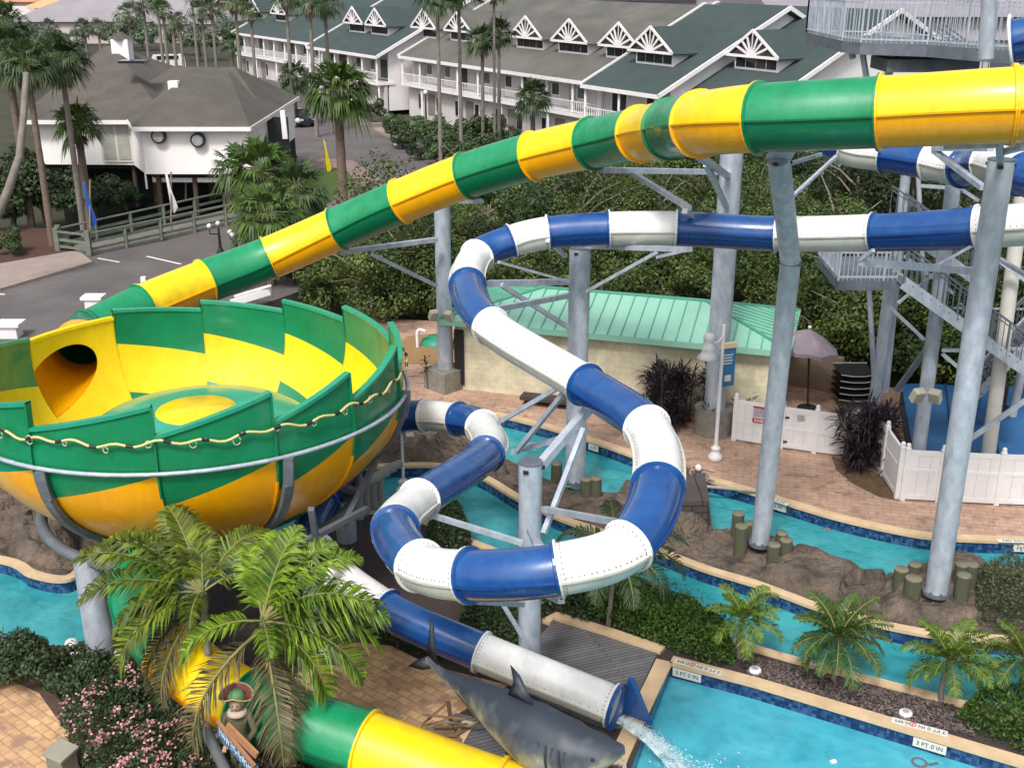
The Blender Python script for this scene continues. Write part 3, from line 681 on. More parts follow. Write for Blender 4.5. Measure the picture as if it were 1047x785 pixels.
column([D0, D1], .285, 'middle galvanised column behind the blue and white loop', [
    (D(600, 252, 29.5), D(706, 255, 26), .13), (D(706, 255, 26), D(672, 263, 27), .08), (D(583, 288, 29.5), D(492, 290, 26.5), .16), (D(582, 302, 29.4), D(508, 316, 25), .14), (D(580, 334, 29.4), D(512, 291, 27), .12), (D(510, 268, 27), D(582, 266+22, 29), .07),
    (D(600, 298, 29.4), D(672, 258, 27), .09), (D(578, 262, 29.4), D(560, 246, 27.6), .1)])
E0 = G(541, 706, .02); E1 = Vector((E0.x, E0.y, 5.15))
column([E0, E1], .225, 'short front galvanised column beside the shark with open flat top', [
    (D(552, 476, 21.4), D(606, 413, 21.9), .17), (D(556, 545, 21.3), D(597, 438, 21.7), .10), (D(556, 520, 21.3), D(632, 534, 17.4), .11),
    (D(545, 548, 21.2), D(552, 560, 16.9), .12), (D(541, 542, 20.8), D(549, 558, 17.2), .09),
    (D(534, 555, 21.3), D(420, 520, 21.4), .10), (D(500, 595, 21), D(534, 650, 21.8), .09), (D(534, 618, 21.4), D(478, 614, 17.4), .10), (D(540, 600, 21.2), D(574, 614, 16.8), .1)])
F0 = G(456, 396, .0); F1 = Vector((F0.x, F0.y, 6.75))
column([F0, F1], .27, 'rear left galvanised column on a square concrete footing by the mint building corner', [
    (D(446, 245, 37), D(347, 258, 34.6), .16), (D(446, 292, 37), D(380, 260, 35), .13), (D(447, 291, 37), D(351, 256, 34.8), .001), (D(456, 206, 37.2), D(492, 206, 33.5), .14)], base=(.78, .75, 's'))
# braces between middle column and the tube above
br = thing('brace_frame', D(545, 440, 23), 'thin steel cantilever braces hanging under the long white tube section', 'steel brace')
for a_, c_, w_ in [((576, 393, 21.8), (510, 432, 24.0), .10), ((582, 395, 21.8), (528, 462, 24.0), .10), ((600, 440, 22.6), (524, 462, 24.4), .12), ((598, 452, 22.6), (540, 454, 24), .06)]:
    b = MB(); b.beam(D(*a_), D(*c_), w_, w_*.9); b.build('brace', GALV, br)
# leaning bowl column + others
H0 = G(104, 668, 0); H1 = G(90, 572, 2.15)
column([H0, H0.lerp(H1, .5), Vector((H1.x, H1.y, 2.2))], .30, 'stout galvanised column under the left front of the bowl standing in the river', (), base=False, cap=False)
for th_, lb in ((2.1, 'grey bowl column under the right rear of the bowl'), (.95, 'grey bowl column under the right front of the bowl, behind the palms'), (-2.2, 'grey bowl column under the left rear of the bowl')):
    q = Vector((CX+3.5*math.sin(th_), CY-3.5*math.cos(th_), -.3)); column([q, Vector((q.x, q.y, 2.2))], .26, lb, (), base=False, cap=False)
sf = thing('brace_frame', (CX+2, CY-2, 1.5), 'dark steel struts crossing under the right side of the bowl', 'steel brace')
for a_, c_ in [((375, 520, 24.5), (300, 560, 22.8)), ((300, 560, 22.8), (250, 575, 22.2)), ((340, 560, 23), (322, 600, 22.8)), ((385, 470, 25.6), (350, 540, 24)), ((318, 520, 22), (330, 590, 23.2))]:
    b = MB(); b.beam(D(*a_), D(*c_), .12, .12); b.build('strut', GALD, sf)
# white thin pole with bell lamp near small tube
def bell_lamp(base, h, head, label, m=WHITE, r=.06, hs=1.0, group=None):
    root = thing('lamp_post', base, label, 'lamp post', group); base = Vector(base); head = Vector(head)
    b = MB(); b.tube([base, base+Vector((0, 0, h))], [r, r*.8], 12); b.build('pole', m, root)
    b = MB(); b.lathe(base, [(.16, 0), (.21, .05), (.21, .16), (.13, .24), (.11, .34), (.15, .37), (.15, .41), (.08, .46), (.06, .5)], 20); b.build('base', m, root)
    t_ = base+Vector((0, 0, h*.93)); b = MB(); b.tube(spline([t_, t_.lerp(head, .35)+Vector((0, 0, -.12)), t_.lerp(head, .8)+Vector((0, 0, -.02)), head+Vector((0, 0, .25*hs))], 6), .022, 6)
    b.tube([t_+Vector((0, 0, -.45)), t_.lerp(head, .55)+Vector((0, 0, -.2)), head+Vector((0, 0, .25*hs))], .015, 6); b.build('bracket', m, root)
    b = MB(); s = hs
    b.lathe(head, [(.01, .30*s), (.10*s, .29*s), (.15*s, .2*s), (.15*s, .12*s), (.12*s, .06*s), (.14*s, -.05*s), (.20*s, -.12*s), (.17*s, -.2*s), (.19*s, -.3*s), (.30*s, -.42*s), (.27*s, -.43*s), (.01, -.3*s)], 24); b.build('lamp_shade', m, root)
    return root
L0 = G(731, 470, 0)
bell_lamp(L0, 4.25, AY(726, 356, L0.y-.35)+Vector((-.05, 0, .15)), 'tall white lamp post with bell shade standing on the brick deck', hs=1.05)
L1 = G(413, 505, -.2)
q = AY(432, 430, L1.y-.1)
bell_lamp(L1, AY(409, 434, L1.y).z+.2, q, 'slim lamp with white bell shade at the right edge of the bowl', r=.045, hs=.75)
def floodlight(pos, label, rz=0, s=.42, tilt=.5, pole=None):
    root = thing('floodlight', pos, label, 'floodlight'); M = Matrix.Rotation(rz, 3, 'Z')@Matrix.Rotation(tilt, 3, 'X')
    b = MB(); b.box(pos, (s*.8, s*.55, s), mtx=M); b.build('housing', mat('cream_metal', (.62, .58, .45), .5, (.5, .46, .36), 3), root, .03)
    b = MB(); n = M@Vector((0, -1, 0)); b.box(Vector(pos)+n*s*.28, (s*.68, .02, s*.86), mtx=M); b.build('lens', mat('flood_lens', (.35, .34, .28), .2), root)
    b = MB(); b.beam(Vector(pos), Vector(pos)+M@Vector((0, s*.6, -s*.2)), .04, .04); b.build('bracket', GALD, root)
floodlight(AY(443, 322, F0.y-.5), 'cream floodlight on left side of the rear left column', .5, .36)
floodlight(AY(459, 323, F0.y-.5), 'cream floodlight on right side of the rear left column', -.5, .36)
floodlight(AY(938, 404, 28.3), 'left cream floodlight on tower post above the white fence', .3, .40)
floodlight(AY(956, 405, 28.3), 'right cream floodlight on tower post above the white fence', -.7, .40)
floodlight(AY(419, 447, L1.y-.2), 'small cream floodlight below the bell lamp beside the bowl', .2, .28)
# ================================================================== TOWER
tw = thing('stair_tower', G(950, 470), 'grey steel stair tower with railed landings behind the slides', 'stair tower')
def rail(root, P, h=1.07, name='railing', m=GALD, n_per=.13):
    b = MB(); P = [Vector(p) for p in P]; up = Vector((0, 0, 1))
    for a_, c_ in zip(P[:-1], P[1:]):
        b.beam(a_+up*h, c_+up*h, .05, .05); b.beam(a_+up*.1, c_+up*.1, .04, .04); b.beam(a_+up*(h-.12), c_+up*(h-.12), .03, .03)
        k = max(1, int((c_-a_).length/n_per))
        for i in range(k+1):
            p = a_.lerp(c_, i/k); wd = .018 if i % 10 else .05
            b.beam(p, p+up*h, wd, wd)
    b.build(name, m, root)
def platform(root, pl, z, th=.3):
    b = MB(); b.prism([(p.x, p.y) for p in pl], z-th, z, 0); b.build('landing', GALD, root)
ZT = 11.9
pf = [G(861, 42, ZT), G(880, 44, ZT), G(948, 46, ZT), G(1000, 50, ZT), G(1090, 55, ZT)]
back = [Vector((p.x, p.y+4.2, ZT)) for p in pf]
platform(tw, pf+back[::-1], ZT, .32)
rail(tw, [back[0]]+pf, 1.2, m=GALV); rail(tw, back, 1.2, m=GALV)
b = MB(); b.box((pf[2]+Vector((.5, 1.5, -.62))), (2.6, 1.6, .35)); b.build('under_beam', GALD, tw)
ZL = 6.35
pl = [G(836, 262, ZL), G(857, 287, ZL), G(917, 287, ZL), G(918, 262, ZL)]
platform(tw, pl, ZL, .26); rail(tw, [pl[0], pl[1], pl[2]], 1.1, m=GALV, n_per=.11); rail(tw, [pl[0], pl[3]], 1.1, m=GALV, n_per=.11)
def stair(root, a_, c_, wd, side):
    a_, c_ = Vector(a_), Vector(c_); s = Vector(side).normalized()*wd/2; b = MB()
    for sg in (1, -1): b.beam(a_+s*sg, c_+s*sg, .05, .30)
    b.build('stringer', GALV, root); b = MB(); k = max(4, int(abs(c_.z-a_.z)/.19))
    for i in range(k): p = a_.lerp(c_, (i+.5)/k); b.box(p, (.28 if abs(c_.x-a_.x) > abs(c_.y-a_.y) else wd, wd if abs(c_.x-a_.x) > abs(c_.y-a_.y) else .28, .035))
    b.build('stair_tread', GALD, root)
    for sg in (1, -1): rail(root, [a_+s*sg, c_+s*sg], .95, n_per=.2, name='handrail')
stair(tw, G(917, 284, ZL), AY(1048, 378, 29.5), 1.1, (0, 1, 0))
stair(tw, AY(1000, 288, 31.5), AY(915, 228, 31.5), 1.1, (0, 1, 0))
stair(tw, AY(955, 60, 34), AY(1000, 92, 34), 1.0, (0, 1, 0))
stair(tw, AY(1090, 300, 32), AY(990, 400, 31), 1.0, (0, 1, 0))
for (x0, y0, x1, y1, yy, r) in [(935, 491, 976, 180, 29.5, .2), (890, 442, 912, 280, 33, .19), (897, 442, 888, 284, 33, .08), (1035, 425, 1062, 300, 30, .12), (904, 400, 928, 160, 33.5, .15), (945, 300, 938, 165, 33, .07), (872, 60, 870, 50, 35, .1), (886, 80, 882, 55, 34, .09), (908, 80, 912, 55, 34, .12)]:
    b = MB(); b.tube([AY(x0, y0, yy), AY(x1, y1, yy)], r, 12); b.build('post', GALV, tw)
p0 = AY(1003, 80, 24.5); b = MB(); b.tube([AY(1008, 60, 26.0), AY(1014, -40, 26.0)], .17, 12); b.build('post', GALV, tw)
for (x0, y0, x1, y1, yy, wv) in [(960, 340, 916, 400, 31, .14), (911, 315, 945, 347, 31, .1), (963, 358, 998, 358, 29, .08), (964, 362, 985, 380, 29, .1), (1005, 356, 1050, 357, 29, .08), (912, 150, 975, 190, 33, .1), (940, 190, 985, 193, 33, .09), (985, 195, 1000, 205, 33, .1), (1050, 408, 990, 450, 28.5, .11), (975, 315, 1047, 316, 33, .05), (982, 310, 1010, 340, 33, .05), (960, 276, 918, 310, 31, .07), (1020, 266, 1050, 288, 29, .1), (975, 300, 925, 262, 30.5, .1)]:
    b = MB(); b.beam(AY(x0, y0, yy), AY(x1, y1, yy), wv, wv); b.build('brace', GALD if wv > .12 else GALV, tw)
for (x0, y0, x1, y1, yy, r, lb) in [(1007, 491, 1046, 195, 29.5, .2, 'smooth white post right of the front right column, near the photo edge'), (984, 491, 1020, 235, 29.5, .11, 'thin white post tucked behind the front right column')]:
    rt = thing('support_post', AY(x0, y0, yy), lb, 'white post'); b = MB(); b.tube([AY(x0, y0, yy), AY(x1, y1, yy)], r, 14); b.build('shaft', mat('cream_white_paint', (.66, .63, .58), .45, (.58, .55, .50), 2), rt)
    b = MB(); b.cyl(AY(x0, y0, yy), r*1.4, .08, 14); b.build('base_plate', GALD, rt)
# ================================================================== MINT ROOFED BUILDING
fl = G(466, 397); fr_ = G(800, 434); ux = (fr_-fl).normalized(); uy = Vector((-ux.y, ux.x, 0)); W_ = (fr_-fl).length-.35; Dp = 3.9
pb = thing('pump_building', (fl+fr_)/2, 'cream block building with a mint green standing seam metal roof', 'building')
def P(u, v, z): return fl+ux*u+uy*v+Vector((0, 0, z))
b = MB(); b.prism([P(0, 0, 0).xy, P(W_, 0, 0).xy, P(W_, Dp, 0).xy, P(0, Dp, 0).xy], -.1, 2.58)
b.build('wall', brickmat('cream_block_wall', (.66, .60, .43), (.64, .585, .42), (.57, .52, .38), .4, .2, .012, .85, swap=True, bump=.25), pb)
o_ = .40; ez = 2.62; rz_ = 3.35
e = [P(-o_, -o_, ez), P(W_+o_, -o_, ez), P(W_+o_, Dp+o_, ez), P(-o_, Dp+o_, ez)]; r0 = P(2.6, Dp/2, rz_); r1 = P(W_-2.6, Dp/2, rz_)
b = MB(); b.add([e[0], e[1], r1, r0], [(0, 1, 2, 3)]); b.add([e[1], e[2], r1], [(0, 1, 2)]); b.add([e[2], e[3], r0, r1], [(0, 1, 2, 3)]); b.add([e[3], e[0], r0], [(0, 1, 2)])
b.add(e, [(3, 2, 1, 0)]); rf = b.build('roof', ROOFG, pb)
b = MB()
def seams(a0, a1, c0, c1, n):
    for i in range(n+1):
        t = i/n; b.beam(a0.lerp(a1, t)+Vector((0, 0, .02)), c0.lerp(c1, t)+Vector((0, 0, .02)), .03, .05)
n = 26
def roofz(u, v):
    return None
for i in range(n+1):
    u = -o_+(W_+2*o_)*i/n
    tt_ = min(1, (u+o_)/(2.6+o_), (W_+o_-u)/(2.6+o_))
    for s_, v0, v1 in ((0, -o_, Dp/2), (1, Dp+o_, Dp/2)):
        ve = v0+(v1-v0)*tt_; b.beam(P(u, v0, ez+.02), P(u, ve, ez+(rz_-ez)*tt_+.02), .03, .05)
for i in range(1, 14):
    v = -o_+(Dp+2*o_)*i/14; tt_ = min(1, (v+o_)/(Dp/2+o_), (Dp+o_-v)/(Dp/2+o_))
    for u0, sg in ((-o_, 1), (W_+o_, -1)): b.beam(P(u0, v, ez+.02), P(u0+sg*(2.6+o_)*tt_, v, ez+(rz_-ez)*tt_+.02), .03, .05)
for a_, c_ in ((e[0], r0), (e[1], r1), (e[2], r1), (e[3], r0), (r0, r1)): b.beam(a_+Vector((0, 0, .03)), c_+Vector((0, 0, .03)), .10, .07)
b.build('seam', ROOFGD, rf)
b = MB()
for a_, c_ in zip(e, e[1:]+e[:1]): b.beam(a_-Vector((0, 0, .09)), c_-Vector((0, 0, .09)), .06, .2)
b.build('fascia', ROOFG, pb)
b = MB(); c = P(W_*.68, -.02, 1.6)
for i in range(5): b.beam(c+Vector((-.3, 0, -.2+i*.1)), c+Vector((.3, .02, -.2+i*.1)), .03, .04)
b.build('vent_louvre', mat('grey_vent', (.3, .29, .25), .6), pb)
b = MB(); b.beam(P(0, -.06, 1.2), P(.35, -.08, 1.2), .04, 2.0); b.build('door', DKV, pb)
bx = thing('bench', P(W_*.31, -.7, 0), 'low dark bench box against the cream building wall', 'bench'); b = MB(); b.box(P(W_*.31+.4, -.7, .28), (2.3, .5, .12), rz=math.atan2(ux.y, ux.x)); b.build('seat', mat('dark_timber', (.05, .035, .035), .7), bx)
b = MB(); b.box(P(W_*.31+.4, -.5, .14), (2.2, .12, .26), rz=math.atan2(ux.y, ux.x)); b.build('base', BLACK, bx)
# green dome lid + white hook pipe
o = MB().lathe(G(446, 351, 0), [(.62, .0), (.58, .14), (.35, .28), (.01, .33)], 20).build('tank_lid', mat('green_lid', (.02, .22, .13), .5, (.03, .26, .16), 2)); tag(o, 'round green lid on the ground left of the rear left column', 'lid')
c = G(427, 355, 0); o = MB().tube(spline([c, c+Vector((0, 0, .55)), c+Vector((.1, 0, .72)), c+Vector((.32, -.05, .66))], 6), .06, 8).build('vent_pipe', WHITE); tag(o, 'short white curved vent pipe beside the green lid', 'pipe')
# banner sign on the thick column
bs = thing('banner_sign', AY(743, 362, C0.y-.7), 'blue hanging banner sign with cream top on the thick rear column', 'sign')
c = AY(744, 372, C0.y-.6); b = MB(); b.box(c+Vector((0, 0, -.1)), (.5, .06, 1.25), .35); b.build('panel', mat('banner_blue', (.03, .16, .33), .5, (.02, .10, .24), 3), bs)
b = MB(); b.box(c+Vector((0, 0, .60)), (.56, .12, .16), .35); b.build('header', mat('banner_cream', (.55, .46, .30), .6), bs)
b = MB()
for i in range(4): b.box(c+Vector((-.01, -.04, .30-i*.09)), (.34-.06*(i % 2), .02, .035), .35)
b.build('pale_stripes', mat('banner_light', (.5, .52, .5), .6), bs); b = MB(); b.box(c+Vector((.02, -.05, -.45)), (.22, .02, .2), .35); b.build('motif', mat('banner_light', (.5, .52, .5)), bs)
# ================================================================== WHITE VINYL FENCES
def fence(P_, h, label, sign=None, mid=.5):
    root = thing('vinyl_fence', P_[0], label, 'fence'); P_ = [Vector(p) for p in P_]; up = Vector((0, 0, 1))
    for p in P_:
        b = MB(); b.box(p+up*(h+.05)/2, (.13, .13, h+.05), math.atan2((P_[1]-P_[0]).y, (P_[1]-P_[0]).x)); b.lathe(p+up*(h+.05), [(.085, 0), (.085, .04), (.05, .07), (.07, .12), (.04, .17), (.005, .18)], 12); b.build('post', WHITE, root)
    for a_, c_ in zip(P_[:-1], P_[1:]):
        b = MB(); d = (c_-a_).normalized(); b.beam(a_+up*h/2+up*.03+d*.05, c_+up*h/2+up*.03-d*.05, .04, h-.14)
        for z in (h-.05, .12, h*mid): b.beam(a_+up*z+d*.05, c_+up*z-d*.05, .07, .13 if z != h*mid else .09)
        L = (c_-a_).length; k = int(L/.28); nn = Vector((d.y, -d.x, 0))
        for i in range(1, k): p = a_.lerp(c_, i/k); b.beam(p+nn*.021+up*.15, p+nn*.021+up*(h-.1), .008, .012, 1)
        b.build('panel', [WHITE, mat('fence_groove', (.5, .49, .5), .7)], root)
    return root
FR = [G(922, 511), G(958, 513), G(1018, 516), G(1080, 518), G(1140, 519)]
fence(FR, 1.5, 'white vinyl fence in front of the blue sheet, right of the dark shrub', mid=.62)
fence([G(922, 511)+Vector((-.12, .1, 0)), G(902, 486), G(889, 470)], 1.5, 'short diagonal white vinyl fence run beside the dark shrub', mid=.62)
FL = [G(750, 450), G(798, 458), G(832, 463), G(872, 468), G(893, 470)]
f1 = fence(FL[:2], 1.35, 'white vinyl fence panel with warning notice, between footing and gate')
f2 = fence(FL[1:], 1.35, 'white vinyl gate run behind the kinked column, left of the dark shrub')
b = MB()
for z in (1.05, .25): b.box(FL[1]+Vector((.1, -.08, z)), (.12, .06, .05))
b.build('hinge', BLACK, f2)
b = MB(); c = FL[1].lerp(FL[2], .5)+Vector((0, -.08, 1.12)); b.box(c, (.22, .02, .16), -.1); b.build('plaque', mat('grey_plaque', (.35, .4, .4), .6), f2)
d = (FL[1]-FL[0]).normalized(); c = FL[0].lerp(FL[1], .62)+Vector((d.y, -d.x, 0))*.09; rz0 = math.atan2(d.y, d.x)
sg = thing('warning_sign', c+Vector((0, 0, .8)), 'red and white warning notice fixed to the white fence panel', 'sign')
b = MB(); b.box(c+Vector((0, 0, 1.03)), (.72, .015, .52), rz0); b.build('board', mat('sign_white', (.6, .58, .62), .6), sg)
b = MB(); b.box(c+Vector((0, -.012, 1.26)), (.72, .015, .06), rz0); b.build('red_band', mat('sign_red', (.5, .03, .03), .6), sg); b = MB(); b.box(c+Vector((0, -.012, .83)), (.72, .015, .13), rz0); b.build('red_band', mat('sign_red', (.5, .03, .03), .6), sg)
random.seed(3); b = MB()
for i in range(5):
    x = -.32
    while x < .3:
        wv = random.uniform(.03, .1); b.box(c+d*(x+wv/2)+Vector((0, -.012, 1.19-i*.055)), (wv, .012, .022), rz0); x += wv+.02
b.build('print_line', mat('sign_ink', (.12, .1, .25), .6), sg)
b = MB(); x = -.3
for wv in (.06, .05, .02, .07, .07, .05, .06, .07): b.box(c+d*(x+wv/2)+Vector((0, -.022, .83)), (wv, .012, .07), rz0); x += wv+.02
b.build('band_letters', mat('sign_white', (.6, .58, .62)), sg)
# blue sheet pool cover behind fence
bc = thing('covered_pool', G(985, 455), 'flat blue sheet covered pool behind the right white fence', 'pool cover')
pl = [AY(922, 392, 35.4), AY(1100, 396, 35.4), AY(1110, 470, 29.1), AY(936, 471, 29.1)]
for p in pl: p.z = .75
b = MB(); n = 16; vs = []
for i in range(n+1):
    for j in range(n+1):
        s, t = i/n, j/n; p = pl[0]*(1-s)*(1-t)+pl[1]*s*(1-t)+pl[2]*s*t+pl[3]*(1-s)*t
        vs.append(p+Vector((0, 0, .10*noise.noise(p*.6)+.03*noise.noise(p*2.5)-.12*math.sin(PI*s)*math.sin(PI*t))))
b.add(vs, [(i*(n+1)+j, (i+1)*(n+1)+j, (i+1)*(n+1)+j+1, i*(n+1)+j+1) for i in range(n) for j in range(n)], 0, True)
b.build('sheet', mat('blue_tarp', (.02, .10, .25), .6, (.035, .15, .34), .6, 8), bc)
for k_ in range(1, 4):
    a_ = pl[0].lerp(pl[1], k_/4); c_ = pl[3].lerp(pl[2], k_/4); b = MB(); b.tube([a_.lerp(c_, q/6)+Vector((0, 0, .03-.12*math.sin(PI*k_/4)*math.sin(PI*q/6)+.10*noise.noise(a_.lerp(c_, q/6)*.6))) for q in range(7)], .035, 6); b.build('welt_seam', mat('tarp_seam', (.015, .06, .16), .6), bc)
b = MB(); b.prism([p.xy for p in pl], -.1, .5); b.build('rim', mat('dark_pool_rim', (.06, .065, .08), .7), bc)
for (x, y, yy, lb) in [(1000, 402, 32.5, 'blue folding chair behind the white posts'), (1026, 402, 32.8, 'dark folding chair at the far right behind the blue sheet')]:
    p = AY(x, y, yy); p.z = .0; ch = thing('chair', p, lb, 'chair'); cm = mat('chair_blue', (.03, .10, .25), .5) if 'blue f' in lb else BLACK
    b = MB(); b.box(p+Vector((0, 0, .95)), (.5, .5, .05)); b.build('seat', cm, ch); b = MB(); b.box(p+Vector((0, .25, 1.3)), (.5, .05, .6)); b.build('backrest', cm, ch)
    for sx in (-1, 1):
        for sy in (-1, 1): b = MB(); b.beam(p+Vector((sx*.22, sy*.22, 0)), p+Vector((sx*.22, sy*.22, .95)), .04, .04); b.build('leg', GALD, ch)
p = AY(916, 400, 31.0); p.z = 0; rb = thing('bin', p, 'small red bin beside the dark shrub', 'bin'); MB().lathe(p, [(.26, 0), (.3, .75), (.31, .78)], 16).build('body', mat('red_plastic', (.28, .03, .03), .5), rb); MB().lathe(p, [(.31, .78), (.22, .92), (.01, .98)], 16).build('lid', mat('red_plastic', (.28, .03, .03)), rb)
# stacked loungers near dark shrub
p = AY(876, 408, 35); p.z = 0; sc0 = thing('chair_stack', p, 'stack of dark loungers with curved pale frames behind the dark shrub', 'stacked chairs')
for i in range(5):
    b = MB(); z = .35+i*.22; b.tube([p+Vector((-.6, 0, z)), p+Vector((-.2, 0, z-.06)), p+Vector((.2, 0, z-.06)), p+Vector((.6, 0, z+.02))], .022, 6); b.tube([p+Vector((-.6, 1.2, z)), p+Vector((.6, 1.2, z))], .022, 6); b.box(p+Vector((0, .6, z-.03)), (1.15, 1.1, .02), mi=1); b.build('lounger_frame', [mat('pale_frame', (.3, .3, .3), .5), BLACK], sc0)
# low tan wall behind umbrella
w0 = AY(793, 432, 37.6); w1 = AY(858, 412, 36.5); w0.z = w1.z = 0; o = MB().beam(w0+Vector((0, 0, .65)), w1+Vector((0, 0, .65)), .2, 1.3).build('low_wall', mat('tan_stucco', (.25, .18, .13), .9, (.19, .135, .10), 1.5, 6)); tag(o, 'low tan wall behind the grey umbrella', 'wall')
# umbrella
up_ = AY(825, 425, 35.0); up_.z = 0; um = thing('patio_umbrella', up_, 'grey mauve patio umbrella open beside the mint roofed building', 'umbrella')
tilt = Matrix.Rotation(.12, 3, 'Y'); apex = AY(828, 336, 35)
b = MB(); b.tube([up_, apex], .035, 8); b.build('pole', BLACK, um)
CAN = mat('mauve_canvas', (.27, .215, .26), .85, (.16, .13, .155), 1, 4); b = MB(); n = 8; RR = 1.08; rim = []
for i in range(n): a = 2*PI*(i+.3)/n; rim.append(apex+tilt@Vector((RR*math.cos(a), RR*math.sin(a), -.62)))
mid = [apex.lerp(q, .55)+Vector((0, 0, .07)) for q in rim]
for i in range(n):
    j = (i+1) % n; mm = (rim[i]+rim[j])/2+Vector((0, 0, .05)); m2 = (mid[i]+mid[j])/2-Vector((0, 0, .01))
    b.add([apex, mid[i], m2, mid[j]], [(0, 1, 2, 3)]); b.add([mid[i], rim[i], mm, m2], [(0, 1, 2, 3)]); b.add([m2, mm, rim[j], mid[j]], [(0, 1, 2, 3)])
    b.add([rim[i], rim[i]-Vector((0, 0, .12)), mm-Vector((0, 0, .12)), mm], [(0, 1, 2, 3)]); b.add([mm, mm-Vector((0, 0, .12)), rim[j]-Vector((0, 0, .12)), rim[j]], [(0, 1, 2, 3)])
b.build('canopy', CAN, um)
for i in range(n): b = MB(); b.beam(apex-Vector((0, 0, .04)), rim[i]-Vector((0, 0, .03)), .025, .025); b.build('rib', GALD, um)
MB().ball(apex+Vector((0, 0, .05)), .06).build('finial', WHITE, um); MB().lathe(up_, [(.35, 0), (.35, .08), (.08, .14)], 16).build('base', BLACK, um)
# ================================================================== BOLLARD LOGS
LOGM = mat('mossy_log', (.055, .075, .045), .95, (.11, .095, .06), 3.5, 8, bump=.8, bscale=10, stretch=(1, 1, .3)); LOGT = mat('log_end', (.22, .20, .14), .9, (.13, .12, .08), 6, 6)
def log(px, py, top, r, lb, grp=None, zb=.1):
    c = G(px, py, zb); root = thing('log_bollard', c, lb, 'log post', grp)
    zt = AY(px, top, c.y).z; b = MB(); h = zt-zb; b.tube([c-Vector((0, 0, .3)), c+Vector((0, 0, h*.5)), c+Vector((0, 0, h))], [r*1.03, r, r*.97], 16); b.build('log', LOGM, root)
    MB().lathe(c+Vector((0, 0, h)), [(r*.96, 0), (r*.9, .03), (.01, .035)], 16).build('cut_top', LOGT, root)
for a in [(753, 552, 525, .16, 'tallest log left of the kinked column'), (765, 552, 535, .15, 'rear short log left of the kinked column'), (756, 566, 538, .165, 'front log left of the kinked column'),
          (798, 562, 545, .15, 'rear log right of the kinked column'), (790, 575, 557, .165, 'front left log right of the kinked column'), (802, 572, 552, .165, 'front right log right of the kinked column'),
          (919, 605, 582, .17, 'left log of the trio left of the front right column'), (933, 597, 577, .16, 'rear log of the trio left of the front right column'), (931, 614, 591, .20, 'front thickest log left of the front right column'),
          (979, 606, 577, .155, 'rear left log right of the front right column'), (989, 606, 577, .16, 'rear right log right of the front right column'), (981, 618, 588, .17, 'front log right of the front right column'),
          (569, 488, 474, .16, 'log left of the middle column'), (599, 508, 490, .16, 'left log right of the middle column'), (609, 508, 489, .16, 'right log right of the middle column')]:
    log(*a, grp='log posts round the column feet')
# left white globes and stones by the river
GLB = mat('white_globe', (.75, .72, .70), .4, (.66, .62, .6), 3)
for (x, y, z, r, lb) in [(186, 702, .9, .165, 'white globe light in front of the yellow tube'), (73, 658, .35, .14, 'white globe light left of the stout bowl column'), (77, 668, .25, .10, 'small white globe by the foot of the stout bowl column'), (133, 650, .4, .15, 'white globe light half hidden by left palm frond'), (123, 667, .3, .12, 'pale globe below the left palm frond'), (333, 668, .25, .17, 'pale round stone light at the right edge of the palm')]:
    c = G(x, y, z); rt = thing('globe_light', (c.x, c.y, 0), lb, 'globe light'); MB().ball(c, r, 16, sc_=(1.05, 1.05, .85)).build('globe', GLB, rt); MB().cyl((c.x, c.y, 0), .04, z, 10).build('stem', BLACK, rt); MB().lathe((c.x, c.y, z-r*.9), [(.09, 0), (.12, .03), (.08, .06)], 12).build('collar', GALD, rt)
random.seed(12)
for i, (x, y, r) in enumerate([(352, 570, .22), (343, 578, .18), (336, 583, .16)]):
    o = bpy.data.objects.new('s', None); b = MB(); b.ball(G(x, y, .1), r, 12, sc_=(1.2, 1, .7)); bpy.data.objects.remove(o); o = b.build('boulder', CONC); tag(o, ['largest pale boulder beside the first white tube run', 'middle pale boulder beside the first white tube run', 'smallest pale boulder beside the first white tube run'][i], 'boulder')
# stack of curved grey concrete forms right of the bowl
for i in range(4):
    c = G(368+i*7, 530-i*5, .0); o = MB().tube(spline([c, c+Vector((0, 0, .7)), c+Vector((.12, .12, .95)), c+Vector((.55, .5, 1.0))], 5), .12, 10).build('concrete_fin', mat('pale_concrete', (.33, .33, .30), .85, (.24, .24, .22), 3, 6))
    tag(o, ['first', 'second', 'third', 'fourth'][i]+' pale curved concrete fin from the left, under the tube right of the bowl', 'concrete fin')
# pool skimmer lids
for i, (x, y) in enumerate([(772, 685), (926, 729)]):
    c = G(x, y, .04); rt = thing('skimmer_lid', c, ['round white skimmer lid between hedge and middle small palm', 'round white skimmer lid beside the depth marker, near the third small palm'][i], 'lid')
    MB().lathe(c, [(.13, -.05), (.13, .03), (.11, .05), (.01, .055)], 24).build('lid', WHITE, rt); MB().lathe(c, [(.07, .058), (.05, .062), (.01, .062)], 16).build('centre_grip', mat('grip_grey', (.35, .35, .36), .5), rt)
